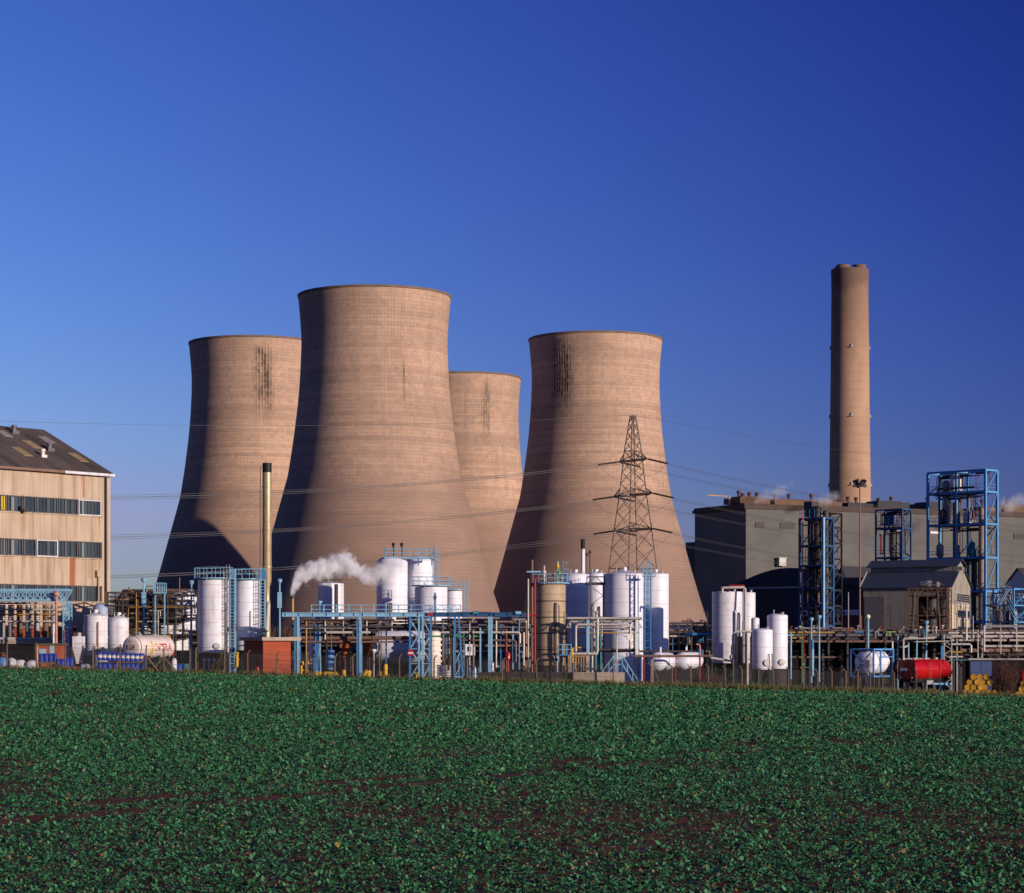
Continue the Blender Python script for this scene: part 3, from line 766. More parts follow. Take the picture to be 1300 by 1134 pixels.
def pframe(label, px0, px1, D, depth, levels, nx=2, ny=1, rz=0.0, m=BLUED, cw=.3, bw=.28, rails=True, braces=True, deck=GRATING, name='process_structure', cat='steel framework', vessels=(), npipes=0, pm=(PIPEP, PIPEB, PIPED, PIPEY), seed=1, wid=None, zbase=-.4, hpipes=0, back=None, group=None, risers=0):
    """open process structure: columns, beams, decks, railings, vessels and pipes; levels are photo rows from top to bottom"""
    rg = random.Random(seed)
    t = T(name, label, cat, px0, D, rz=rz, group=group)
    W = wid or t.w(px1 - px0); hs = [t.h(y) for y in levels]; top = hs[0]
    cols = [(W * i / nx, depth * j / ny) for i in range(nx + 1) for j in range(ny + 1)]
    for x_, y_ in cols: t.part(MB().bar((x_, y_, zbase), (x_, y_, top), cw), 'column', m)
    for k, z in enumerate(hs):
        b = MB()
        for j in range(ny + 1): b.bar((-.05, depth * j / ny, z), (W + .05, depth * j / ny, z), bw * .8, bw)
        for i in range(nx + 1): b.bar((W * i / nx, -.04, z - .01), (W * i / nx, depth + .04, z - .01), bw * .78, bw * .97)
        t.part(b, 'beam', m)
        if k > 0 and deck: t.part(MB().box(.05, W - .05, .05, depth - .05, z + bw * .5 + .005, z + bw * .5 + .06), 'deck', deck)
        if k > 0 and rails:
            b = MB(); zz = z + bw * .5 + .06
            rail_line(b, (.08, -.02, zz), (W - .08, -.02, zz), t_=.025); rail_line(b, (W - .03, .05, zz), (W - .03, depth - .05, zz), t_=.025); rail_line(b, (.03, .05, zz), (.03, depth - .05, zz), t_=.025)
            t.part(b, 'railing', m)
        if braces and k > 0:
            i = rg.randrange(nx)
            a0, a1 = (W * i / nx, W * (i + 1) / nx) if k % 2 else (W * (i + 1) / nx, W * i / nx)
            t.part(MB().bar((a0, depth, z), (a1, depth, hs[k - 1]), bw * .5), 'brace', m); t.part(MB().bar((a0, .02, z), ((a0 + a1) / 2, .02, (z + hs[k - 1]) / 2), bw * .45), 'brace', m)
            t.part(MB().bar((W, .03, z), (W, depth - .03, hs[k - 1]), bw * .45), 'brace', m)
    for (fx, fy, yb, yt, rr, mt, kind) in vessels:
        x_, y_ = W * fx, depth * fy; a, c = t.h(yb), t.h(yt)
        if kind == 'v': b = MB().lathe([(.15, a - rr * .6), (rr * .75, a - rr * .2), (rr, a + rr * .2), (rr, c - rr * .3), (rr * .7, c), (.12, c + rr * .25), (.12, c + rr * .7)], 22, (x_, y_, 0))
        elif kind == 'h': c = yt; b = MB().lathe([(.001, -c), (rr * .7, -c + rr * .1), (rr, -c + rr * .4), (rr, c - rr * .4), (rr * .7, c - rr * .1), (.001, c)], 20).xf(Matrix.Translation((x_, y_, a)) @ Matrix.Rotation(math.pi / 2, 4, 'Y'))
        else:
            b = MB().lathe([(rr, a), (rr, c), (rr * .6, c + rr * .3), (.001, c + rr * .4)], 18, (x_, y_, 0))
            z = a
            while z < c: b.lathe([(rr + .01, z), (rr + .05, z + .03), (rr + .01, z + .1)], 18, (x_, y_, 0), False); z += 1.1
        t.part(b, 'vessel', mt)
    for k in range(npipes):
        li = rg.randrange(len(hs) - 1) if len(hs) > 1 else 0
        z1_ = hs[li] - rg.uniform(.2, .9); z0_ = hs[min(li + 1, len(hs) - 1)] + rg.uniform(.3, 1.2) if len(hs) > 1 else 0
        xa, xb = rg.uniform(.05, .95) * W, rg.uniform(.05, .95) * W; y_ = rg.uniform(.05, .9) * depth; r_ = rg.choice((.05, .07, .09, .13))
        t.part(MB().path([(xa, y_, z1_), (xb, y_, z1_ - .02), (xb + .03, y_, z1_ - .15), (xb + .03, y_, z0_), (xb + .03, y_ + .5, z0_ - .1)], r_, 7), 'pipe', rg.choice(pm))
    for k in range(hpipes):
        li = rg.randrange(len(hs)); z = hs[li] + rg.uniform(-1.2, .9); y_ = rg.uniform(-.1, .6) * depth; r_ = rg.choice((.05, .07, .1, .14, .18))
        a, c = sorted((rg.uniform(-.03, .6), rg.uniform(.4, 1.03)))
        b = MB().path([(a * W, y_, z - rg.choice((0, 0, 1.2))), (a * W + .12, y_, z), (c * W - .1, y_, z), (c * W, y_, z - rg.choice((0, .8, 1.5)))], r_, 7)
        for q in range(1, 4):
            xx = a * W + (c - a) * W * q / 4; b.lathe([(r_ * 1.6, -.04), (r_ * 1.6, .04)], 10).xf(Matrix.Translation((xx, y_, z)) @ Matrix.Rotation(math.pi / 2, 4, 'Y'), len(b.v) - 20)
        t.part(b, 'pipe', rg.choice(pm))
    for k in range(risers):
        xa = rg.uniform(0, 1) * W; y_ = rg.uniform(-.15, .2); z1_ = rg.choice(hs) + rg.uniform(-.6, 1.8)
        t.part(MB().path([(xa, y_, 0), (xa, y_, z1_), (xa + rg.choice((-.6, .6, 0.01)), y_, z1_ + .1)], rg.choice((.04, .06, .08)), 6), 'riser', rg.choice(pm))
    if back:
        t.part(MB().box(.2, W - .2, depth * .93, depth * .97, -.4, t.h(back[0])), 'shade_backing', back[1])  # added near-black sheet standing for the shade behind the pipes
    t.W, t.hs, t.depth = W, hs, depth
    return t


def run_pipe(t, x0, x1, y, z, r, mat, drop0=0, drop1=0, fl=True):
    """one horizontal pipe with optional down-turned ends and flanges, as a part of t"""
    pts = []
    if drop0: pts += [(x0, y, z - drop0), (x0, y, z - r * 1.5)]
    pts += [(x0 + (r * 1.5 if drop0 else 0), y, z), (x1 - (r * 1.5 if drop1 else 0), y, z)]
    if drop1: pts += [(x1, y, z - r * 1.5), (x1, y, z - drop1)]
    b = MB().path(pts, r, 8)
    if fl:
        n = max(1, int(abs(x1 - x0) / 3.1))
        for q in range(1, n + 1):
            xx = x0 + (x1 - x0) * (q - .35) / n
            i0 = len(b.v); b.lathe([(r * 1.45, -.05), (r * 1.45, .05)], 10); b.xf(Matrix.Translation((xx, y, z)) @ Matrix.Rotation(math.pi / 2, 4, 'Y'), i0)
    return t.part(b, 'pipe', mat)


# ------------------------------------------------------------------ lattice pylon and overhead lines
def pylon():
    t = T('lattice_pylon', 'steel lattice transmission pylon in front of the cooling tower with the shaded black stain', 'pylon', 803.5, 640, rz=-58, z=0.0)
    prof = [(0, 5.7), (9, 4.8), (18.7, 3.75), (27.2, 2.95), (34.8, 2.15), (42.4, 1.5), (44.5, 1.35), (52.4, .42)]
    hw = lambda z: next(a[1] + (b[1] - a[1]) * (z - a[0]) / (b[0] - a[0]) for a, b in zip(prof, prof[1:]) if z <= b[0] + 1e-6)
    for sx in (-1, 1):
        for sy in (-1, 1):
            b = MB()
            for a, c in zip(prof, prof[1:]): b.bar((sx * a[1], sy * a[1], a[0]), (sx * c[1], sy * c[1], c[0]), .17)
            t.part(b, 'leg', PYL)
    zs = [0, 9, 18.7, 23.2, 27.2, 31.2, 34.8, 37.4, 39.9, 42.4, 44.5, 46.6, 48.7, 50.6, 52.4]
    for sx, sy, dx, dy in ((-1, -1, 1, 0), (1, -1, 0, 1), (1, 1, -1, 0), (-1, 1, 0, -1)):
        b = MB()
        for k, (a, c) in enumerate(zip(zs, zs[1:])):
            p = lambda z, e: (sx * hw(z) + dx * 2 * hw(z) * e, sy * hw(z) + dy * 2 * hw(z) * e, z)
            if k < 2:
                m_ = p(c, .5); b.bar(p(a, 0), m_, .13); b.bar(p(a, 1), m_, .13); b.bar(p(c, 0), p(c, 1), .13)
                b.bar(p((a + c) / 2, 0), p(a + (c - a) * .5, .25), .09); b.bar(p((a + c) / 2, 1), p(a + (c - a) * .5, .75), .09)
            else:
                b.bar(p(a, 0), p(c, 1), .085); b.bar(p(a, 1), p(c, 0), .085)
                if k in (3, 5, 8, 9): b.bar(p(c, 0), p(c, 1), .12)
        t.part(b, 'bracing', PYL)
    arms = []
    for z, ln in ((42.4, 5.3), (34.8, 7.4), (27.2, 7.0)):
        for s in (1, -1):
            b = MB(); h0 = hw(z); tip = (s * ln, 0, z + .1)
            for y_ in (-1, 1):
                b.bar((s * h0, y_ * h0, z), tip, .27); b.bar((s * hw(z + 1.5), y_ * hw(z + 1.5), z + 1.5), tip, .15)
                for q in (.25, .5, .75):
                    b.bar((s * (h0 + (ln - h0) * q), y_ * h0 * (1 - q), z + .1 * q), (s * (h0 + (ln - h0) * max(0, q - .2)), y_ * h0 * (1 - max(0, q - .2)), z + 1.5 * (1 - max(0, q - .2))), .09)
            for q in (.0, .25, .5, .75): b.bar((s * (h0 + (ln - h0) * q), -h0 * (1 - q), z), (s * (h0 + (ln - h0) * min(1, q + .25)), h0 * (1 - min(1, q + .25)), z), .09)
            t.part(b, 'crossarm', PYL); arms.append((z, s, ln))
    return t, arms


pyl, arms = pylon()
PX0 = Vector((pyl.x, K * pyl.D, 0))
ad = Vector((math.cos(math.radians(-58)), math.sin(math.radians(-58)), 0)); wd = Vector((-ad.y, ad.x, 0))      # arm and line directions
names = {42.4: 'top', 34.8: 'middle', 27.2: 'lowest'}
for z, s, ln in arms:
    tip = PX0 + ad * (s * ln) + Vector((0, 0, z))
    side = 'near' if s > 0 else 'far'
    ends = []
    for d, nm in ((1, 'rightward'), (-1, 'leftward')):
        L = 350.0; sag = 12.5
        i0 = tip + wd * d * .4; i1 = tip + wd * d * 5.4 - Vector((0, 0, .75))
        b = MB()
        for q in (-.22, .22):
            o_ = ad * q; n = 22
            pts = [i0 + o_ + (i1 - i0) * (k / n) for k in range(n + 1)]
            b.path(pts, [.11 if k % 2 else .21 for k in range(n + 1)], 7)
        ob = b.build('insulator_string', INSUL); tag(ob, f'dark double insulator string on the {side} tip of the pylon {names[z]} crossarm, {nm} pull', 'insulator', 'tension insulators on the pylon crossarms')
        b = MB()
        for q in (-.25, .25):
            pts = []
            for k in range(31):
                u = k / 30; p = i1 + ad * q + wd * d * (L - 10) * u; p.z -= 4 * sag * u * (1 - u) + (.4 if q > 0 else 0); pts.append(p)
            b.path(pts, .032, 5)
        ob = b.build('power_cable', WIRE); tag(ob, f'pair of conductors strung {nm} from the {side} end of the pylon {names[z]} crossarm', 'power cable', 'conductors of the overhead line')
        ends.append(i1)
    pts = []
    for k in range(17):
        u = k / 16; p = ends[1].lerp(ends[0], u); p.z -= 4 * 3.0 * u * (1 - u); pts.append(p)
    ob = MB().path(pts, .03, 5).build('jumper_cable', WIRE); tag(ob, f'slack jumper loop under the {side} end of the pylon {names[z]} crossarm', 'jumper cable', 'jumper loops of the pylon')
for d, nm in ((1, 'rightward'), (-1, 'leftward')):
    pts = []
    for k in range(31):
        u = k / 30; p = PX0 + Vector((0, 0, 52.4)) + wd * d * 350 * u; p.z -= 4 * 9 * u * (1 - u); pts.append(p)
    ob = MB().path(pts, .028, 5).build('earth_wire', WIRE); tag(ob, f'single thin earth wire running {nm} from the pylon peak', 'earth wire', 'earth wires from the pylon peak')

# ------------------------------------------------------------------ cream factory building, left
FL = T('factory_building', 'tall cream clad factory with three rust streaked window bands and a dark sheet roof', 'factory', 139, 395, rz=50.2)
def fl_x(px):
    k = (px - CX) / F; c, s_ = math.cos(math.radians(50.2)), math.sin(math.radians(50.2))
    return (k * 395 - FL.x) / (c - k * s_ / K)
def clad_cream():
    m, t = newmat('cream_sheet_cladding')
    co = t.n('ShaderNodeTexCoord').outputs['Object']
    sp_ = t.n('ShaderNodeSeparateXYZ'); t.link(co, sp_.inputs[0]); x, y, z = sp_.outputs
    n = t.noise(t.scale(co, (.9, .9, .05)), 1, 4, .6); n2 = t.noise(t.scale(co, (.25, .25, .2)), 1, 4); n3 = t.noise(t.scale(co, (1.3, 1, .035)), 1.2, 3, .65)
    c = t.mix(t.step(n2, .3, .7), (.49, .365, .255), (.56, .44, .325))
    c = t.mix(t.m('MULTIPLY', t.step(n, .42, .74), .75), c, (.27, .19, .125))
    zb = t.m('FRACT', t.m('DIVIDE', t.m('SUBTRACT', FL.h(689), z), 5.9))
    c = t.mix(t.m('MULTIPLY', t.m('MULTIPLY', t.step(n3, .52, .7), .75), t.m('SUBTRACT', 1.0, t.step(zb, .45, 1.0))), c, (.34, .17, .07))
    fr = t.m('FRACT', t.m('DIVIDE', x, .62))
    c = t.mix(t.m('MULTIPLY', t.m('LESS_THAN', fr, .13), .22), c, (.25, .17, .10))
    for a, b_, z0, z1 in ((88.5, 95, 745, 710), (105.5, 107, 634, 605), (84, 86, 700, 657), (60, 62, 740, 710), (112, 115, 735, 712)):
        ma = t.m('MULTIPLY', t.step(x, fl_x(a) - .25, fl_x(a) + .15), t.m('SUBTRACT', 1.0, t.step(x, fl_x(b_) - .15, fl_x(b_) + .25)))
        mz = t.m('MULTIPLY', t.m('GREATER_THAN', z, FL.h(z0)), t.m('LESS_THAN', z, FL.h(z1)))
        c = t.mix(t.m('MULTIPLY', t.m('MULTIPLY', ma, mz), .9 if a in (88.5, 105.5) else .35), c, (.33, .10, .03))
    w_ = t.n('ShaderNodeTexWave', wave_type='BANDS', bands_direction='X'); t.link(co, w_.inputs[0]); w_.inputs['Scale'].default_value = 3.2
    t.out(c, .75, bump=w_.outputs[1], bs=.4, bd=.06, spec=.25)
    return m
def glass_mat(name, a, b_, dx):
    m, t = newmat(name)
    co = t.n('ShaderNodeTexCoord').outputs['Object']
    sp_ = t.n('ShaderNodeSeparateXYZ'); t.link(co, sp_.inputs[0])
    wn = t.n('ShaderNodeTexWhiteNoise', noise_dimensions='1D'); t.link(t.m('FLOOR', t.m('DIVIDE', sp_.outputs[0], dx)), wn.inputs['W'])
    n = t.noise(co, .6, 3)
    c = t.mix(t.m('MULTIPLY', t.m('ADD', t.m('POWER', wn.outputs[0], 1.6), t.m('MULTIPLY', n, .6)), .62), a, b_)
    t.out(t.mix(t.m('MULTIPLY', t.m('GREATER_THAN', wn.outputs[0], .90), .7), c, (.26, .28, .27)), .35, spec=.4)  # a few pale panes: sky reflection painted into the glass colour
    return m
WFRAME = paint('grey_window_frame', (.11, .10, .10), .6, dirt=.4)
CLC = clad_cream(); GLS = glass_mat('dusty_sky_glint_glass', (.006, .016, .026), (.10, .14, .165), .58)
GLY = paint('yellow_glazing', (.60, .42, .03), .4, dirt=.2)
eh = FL.h(603)
bands = [(FL.h(656), FL.h(636.5)), (FL.h(709.6), FL.h(689)), (FL.h(764.6), FL.h(744.5))]
zed = [(-1, bands[2][0]), (bands[2][1], bands[1][0]), (bands[1][1], bands[0][0]), (bands[0][1], eh)]
b = MB()
for a, c in zed: b.box(-46, -.001, 0, .3, a, c)
xr = fl_x(129.5)
for a, c in bands: b.box(xr, -.002, .002, .302, a, c)
b.box(-46, -.003, .32, 26, -1, eh - .01)
FL.part(b, 'wall', CLC)
FL.part(MB().box(-.75, .06, -.12, -.004, -1, eh - .3), 'corner_strip', CLC)
wx = [-72, -46, -20, 0.5, 9.6, 30, 46.5, 74.5, 99.8, 129.5]
for bi, (z0, z1) in enumerate(bands):
    for a, c in zip(wx, wx[1:]):
        x0, x1 = max(-46, fl_x(a)) + .06, fl_x(c) - .06
        b = MB().box(x0, x1, .04, .2, z0 + .01, z0 + .12).box(x0, x1, .04, .2, z1 - .12, z1 - .01).box(x0, x0 + .12, .03, .21, z0 + .012, z1 - .012).box(x1 - .16, x1, .03, .21, z0 + .012, z1 - .012)
        n = max(2, round((x1 - x0) / .58)); mu = MB()
        for k in range(1, n): mu.box(x0 + (x1 - x0) * k / n - .028, x0 + (x1 - x0) * k / n + .028, .09, .19, z0 + .1, z1 - .1)
        wf = FL.part(b, 'window', WHITEB if (bi, a) in ((1, 46.5), (0, 99.8)) else WFRAME); FL.part(mu, 'mullion', WFRAME, wf)
        FL.part(MB().box(x0 + .1, x1 - .1, .22, .27, z0 + .05, z1 - .05), 'pane', GLY if (bi == 0 and a == .5) else GLS, wf)
    FL.part(MB().box(-46, xr, -.16, .0 - .001, z0 - .16, z0 - .02), 'sill', CLC)
px_ = fl_x(133.2)
FL.part(MB().path([(px_, -.28, eh - .4), (px_, -.28, .3), (px_, -.5, .05)], .13, 8), 'downpipe', STEEL)
FL.part(MB().path([(fl_x(123.5), -.3, FL.h(733)), (fl_x(123.5), -.3, FL.h(790))], .1, 8).box(fl_x(123.5) - .45, fl_x(123.5) + .45, -.55, -.02, FL.h(733), FL.h(725)), 'hopper_pipe', CLC)
for px, py in ((27, 655),): FL.part(MB().box(fl_x(px) - .4, fl_x(px) + .3, -.6, -.01, FL.h(py), FL.h(py) + .6).lathe([(.25, 0), (.3, .5)], 10, (fl_x(px), -.7, FL.h(py) - .2)), 'wall_light', STEEL)
RH, RD = 6.6, 14.3
def rf(x, d, up=0.0): return (x, d, eh + .25 + RH * (d / RD if d <= RD else 2 - d / RD) + up)
def roof_mat():
    m, t = newmat('factory_roof_sheet')
    co = t.n('ShaderNodeTexCoord').outputs['Object']
    n = t.noise(t.scale(co, (.5, .07, .1)), 1, 5, .65); n2 = t.noise(co, .35, 5)
    c = t.mix(t.step(n, .3, .7), (.06, .048, .045), (.14, .108, .092))
    c = t.mix(t.m('MULTIPLY', t.step(n2, .5, .75), .5), c, (.15, .11, .09))
    w_ = t.n('ShaderNodeTexWave', wave_type='BANDS', bands_direction='X'); t.link(co, w_.inputs[0]); w_.inputs['Scale'].default_value = 2.2
    t.out(c, .8, bump=w_.outputs[1], bs=.4, bd=.08, spec=.25)
    return m
b = MB()
vs = [rf(-46.5, -.5), rf(.25, -.5), rf(.25, RD), rf(-46.5, RD), rf(.25, 2 * RD + .5), rf(-46.5, 2 * RD + .7)]
vs += [(p[0], p[1], p[2] + .15) for p in vs]
b.add(vs, [(6, 7, 8, 9), (9, 8, 10, 11), (0, 3, 2, 1), (3, 5, 4, 2), (0, 1, 7, 6), (1, 2, 8, 7), (2, 4, 10, 8), (4, 5, 11, 10)])
roof_o = FL.part(b, 'roof', roof_mat(), smooth=False)
FL.part(MB().add([(-.002, .0, eh), (-.002, 2 * RD, eh), (-.002, RD, eh + RH)], [(0, 1, 2)]), 'gable', CLC)
xm = fl_x(78)
FL.part(MB().box(xm, .3, -.8, -.52, eh - .28, eh + .06), 'gutter', WHITEB)
FL.part(MB().box(-46, xm - .02, -.78, -.52, eh - .25, eh + .05), 'gutter', PIPEB)
cw_, sw_ = math.cos(math.radians(50.2)), math.sin(math.radians(50.2))
def roofpt(px, py):
    best = None
    for d in [i * .1 for i in range(0, 143)]:
        # intersection of the pixel column with the roof line at slope distance d
        k = (px - CX) / F
        x = (k * (395 + d * cw_ / K) - (FL.x - d * sw_)) / (cw_ - k * sw_ / K)
        D = 395 + (x * sw_ + d * cw_) / K; z = FL.z + rf(x, d)[2]
        e = abs(HY - (z - CZ) * F / D - py)
        if best is None or e < best[0]: best = (e, x, d)
    return best[1:]
SKYL = paint('yellowed_rooflight', (.34, .25, .13), .6, dirt=.6, scale=2); SKYW = paint('pale_rooflight', (.28, .26, .26), .6, dirt=.5)
for (p0, q0), (p1, q1), mt in (((29, 560.5), (51, 571), SKYL), ((15, 569), (41, 581), SKYL), ((86, 576.5), (112, 588), SKYL), ((50, 555.5), (67, 563.5), SKYW), ((0, 548), (11, 556), SKYW)):
    (x0, d0), (x1, d1) = roofpt(p0, q0), roofpt(p1, q1)
    xm_ = (x0 + x1) / 2; d1 = max(.6, d1); vs = []
    for u in (.14, .2):
        vs += [rf(xm_ - .75, d1, u), rf(xm_ + .75, d1, u), rf(xm_ + .75, d0, u), rf(xm_ - .75, d0, u)]
    FL.part(MB().add(vs, [(4, 5, 6, 7), (0, 1, 5, 4), (1, 2, 6, 5), (2, 3, 7, 6), (3, 0, 4, 7)]), 'rooflight', mt, roof_o, smooth=False)
for px, py, rr in ((18, 551, .6), (63, 573, .6), (54.5, 581, .5)):
    x_, d_ = roofpt(px, py); q = rf(x_, d_)
    FL.part(MB().box(q[0] - rr * .9, q[0] + rr * .9, q[1] - rr * .7, q[1] + rr * .7, q[2] - .5, q[2] + rr * .7).lathe([(rr * .5, 0), (rr * .5, .4), (rr * .75, .45), (rr * .6, .8)], 14, (q[0], q[1], q[2] + rr * .7)), 'roof_vent', GREYP if rr > .55 else CREAMW, roof_o)

# ------------------------------------------------------------------ left foreground: brick building, truss bridge, coolers, drums
t = T('brick_building', 'low dark red brick building with a parapet at the foot of the cream factory', 'building', -40, 345)
W_ = t.w(112); hb = t.h(797)
t.part(MB().box(0, W_, 0, 12, -1, hb), 'wall', BRICKR)
t.part(MB().box(-.1, W_ + .15, -.15, 12, hb, hb + .2), 'coping', CONC)
t.part(MB().box(t.lx(17), t.lx(45), -.2, .02, -.5, t.h(817)), 'door', paint('maroon_door', (.07, .018, .018), .6, dirt=.3))
t = T('cooler_bank', 'row of upright finned coolers with pale headers above the brick wall', 'cooler', 2, 338, z=Z(812, 338))
hw_ = t.w(72)
for px in (3, 14, 25, 36, 47, 58, 68):
    xx = t.lx(px); b = MB()
    b.lathe([(.34, 0), (.34, t.h(768))], 14, (xx, 0, 0))
    z = .1
    while z < t.h(772): b.lathe([(.34, z), (.5, z + .04), (.34, z + .09)], 14, (xx, 0, 0), False); z += .22
    t.part(b, 'cooler_tube', PIPEB if px in (25, 58) else GALV)
for py, mt, r_ in ((766, PIPEP, .12), (774, PIPEP, .1), (780, PIPEY, .07), (789, PIPEP, .09)):
    run_pipe(t, -4, hw_, -.5, t.h(py), r_, mt)
t.part(MB().path([(-5, -.7, t.h(811)), (hw_, -.7, t.h(811))], .17, 10), 'header_pipe', PIPEP)
t.part(MB().box(-5, hw_ + .3, -.9, 1.4, -.5, -.05), 'platform', CONC)
for px in (-20, 5, 30, 55, 72): t.part(MB().bar((t.lx(px), .9, -t.z + ground(t.x, 338) - .4), (t.lx(px), .9, -.3), .25), 'support_leg', STEEL)

t = T('truss_bridge', 'light blue lattice truss pipe bridge in front of the cream factory', 'pipe bridge', 88, 330)
x0, x1 = t.lx(-60), t.lx(88); zt, zb = t.h(749), t.h(762)
for yy in (0, 1.6):
    b = MB(); b.bar((x0, yy, zt), (x1, yy, zt), .24); b.bar((x0, yy, zb), (x1 - .7, yy, zb), .22)
    n = 15
    for i in range(n):
        a, c = x0 + (x1 - x0 - .7) * i / n, x0 + (x1 - x0 - .7) * (i + 1) / n
        b.bar((a, yy, zb), (a, yy, zt), .11); b.bar((a, yy, zb), (c, yy, zt), .09); b.bar((a, yy, zt), (c, yy, zb), .09)
    b.bar((x1 - .7, yy, zb), (x1, yy, zt), .13)
    t.part(b, 'truss', BLUE)
b = MB()
for i in range(16): b.bar((x0 + (x1 - x0 - .7) * i / 15, 0, zb - .02), (x0 + (x1 - x0 - .7) * i / 15, 1.6, zb - .02), .1)
t.part(b, 'crosstie', BLUE)
for yy, r_, mt in ((.35, .13, PIPEP), (.7, .09, PIPED), (1.05, .16, PIPEP), (1.35, .08, PIPEB)): run_pipe(t, x0, x1 - .8, yy, zb + r_ + .12, r_, mt)
xa, xb = t.lx(80.5), t.lx(87.5)
for xx in (xa, xb):
    for yy in (0, 1.6): t.part(MB().bar((xx, yy, -.4), (xx, yy, zb - .12), .16), 'column', BLUE)
for yy in (0, 1.6): t.part(lattice(lattice(MB(), (xa, yy, 0), (xb, yy, 0), (0, 0, zb - .2), 0, 9, .08), (xb, yy, 0), (xa, yy, 0), (0, 0, zb - .2), 0, 9, .08), 'bracing', BLUE)
xx = t.lx(72.5)
t.part(MB().path([(xx, -.5, 0), (xx, -.5, t.h(758))], .15, 10).lathe([(.15, 0), (.35, .2), (.35, .5), (.1, .7)], 14, (xx, -.5, t.h(758))), 'standpipe', paint('pinkish_pipe', (.45, .23, .18), .6, dirt=.3))
xx = t.lx(69.5)
t.part(MB().tube((xx, -.7, 0), (xx, -.7, t.h(793)), .1), 'standpipe', CREAMW)

t = T('cabin', 'small orange brown cabin with two light blue panels behind the blue drums', 'cabin', 47, 318)
W_ = t.w(31); hh = t.h(819)
t.part(MB().box(0, W_, 0, 2.6, -.4, hh), 'wall', ORANGE)
t.part(MB().box(-.2, W_ + .25, -.25, 2.8, hh, hh + .16), 'roof', paint('mossy_felt', (.10, .10, .05), .9, dirt=.4))
for a, c, y0, y1 in ((50, 58.5, 824, 830), (63, 69, 820, 829.5)):
    b = MB().box(t.lx(a), t.lx(c), -.06, .02, t.h(y1), t.h(y0)); t.part(b, 'panel', paint('pale_blue_panel', (.30, .52, .66), .5, dirt=.2))
t.part(MB().box(t.lx(46.6), t.lx(48), -.1, -.005, -.4, hh - .02), 'corner_board', CREAMW)


# drums: one of each kind, then copies
def drum_mesh(r=.29, h=.88):
    b = MB().lathe([(r - .02, .0), (r, .02), (r, .28), (r + .02, .3), (r, .32), (r, .56), (r + .02, .58), (r, .6), (r, h - .03), (r + .012, h - .01), (r - .02, h), (r - .03, h - .03), (.001, h - .03)], 22)
    b.lathe([(.04, h - .03), (.04, h + .01)], 8, (r * .55, 0, 0)); return b
drum0 = drum_mesh().build('plastic_drum', DRUMB)
used = []
def put(proto, x, y, z, rz=0.0, label=None, cat=None, group=None):
    if proto.name not in used: used.append(proto.name); o = proto; o.location = (x, K * y, z); o.rotation_euler = (0, 0, rz)
    else: o = dup(proto, (x, K * y, z), rz)
    if label: o['label'] = label
    if cat: o['category'] = cat
    if group: o['group'] = group
    return o
def pallet_mesh(w=1.5, d=1.1):
    b = MB()
    for k in range(5): b.box(k * w / 5 + .02, k * w / 5 + w / 5 - .03, 0, d, .12, .15)
    for k in range(3): b.box(0, w, k * (d - .1) / 2, k * (d - .1) / 2 + .1, 0, .115)
    return b
for i, (pxs, D, lv, lb) in enumerate((((52.5, 58.5, 64.5, 69), 309, .78, 'blue plastic drum standing on a pallet before the orange brown cabin'),
                                      ((74, 79), 309, .30, 'blue plastic drum in the pair between the cabin and the blue truss lattice leg'),
                                      ((85.5, 90.5), 309, .45, 'blue plastic drum in the pair right of the blue truss lattice leg'))):
    g0 = ground(X(pxs[0], D), D)
    wd_ = (pxs[-1] - pxs[0]) * D / F + .75
    nst = 2 if lv > .6 else 1
    zz = g0 + (lv - nst * .15 if lv > .3 else .1)
    po = pallet_mesh(wd_).build('pallet', TIMBER); po.location = (X(pxs[0], D) - .37, K * D - .5, g0 + lv - .15)
    tag(po, ('timber pallet under four blue drums by the orange brown cabin', 'timber pallet under the blue drums beside the cabin right wall', 'timber pallet under the blue drums right of the truss leg')[i], 'pallet', 'pallets carrying the blue drums')
    b = MB(); 
    for q in range(3): b.box(q * (wd_ - .15) / 2, q * (wd_ - .15) / 2 + .15, 0, 1, -.1, lv - .155)
    bo = b.build('pallet_stand', TIMBER); bo.location = (X(pxs[0], D) - .37, K * D - .45, g0)
    tag(bo, ('timber bearers under the pallet of four blue drums', 'timber bearers under the drum pallet beside the cabin', 'timber bearers under the drum pallet right of the truss leg')[i], 'bearer', 'bearers under the drum pallets')
    for px in pxs: put(drum0, X(px, D), D, g0 + lv + .003, R.uniform(0, 6), lb, 'drum', 'blue plastic drums at the field fence')
for lv in (0, 1):
    for k, px in enumerate([127 + 5.9 * i for i in range(10)]):
        D = 311.5; g0 = ground(X(px, D), D)
        if lv == 0 and k in (4,): continue
        o = put(drum0, X(px, D), D + R.uniform(-.06, .06), g0 + .1 + lv * 1.03, R.uniform(-.25, .25), ('blue drum with a pale paper label in the upper row below the white tank wagon' if lv else 'unlabelled blue drum in the lower row below the white tank wagon'), 'drum', 'blue drums stacked two rows high')
        if lv:
            lo = MB()
            n = 6; r_ = .296
            vs = []
            for j in range(n + 1):
                a = math.radians(-90 - 42 + 84 * j / n); vs += [(r_ * math.cos(a), r_ * math.sin(a), .30), (r_ * math.cos(a), r_ * math.sin(a), .62)]
            lo.add(vs, [(2 * j, 2 * j + 2, 2 * j + 3, 2 * j + 1) for j in range(n)]); lo.build('paper_label', LABELW, o)
g0 = ground(X(150, 311.5), 311.5)
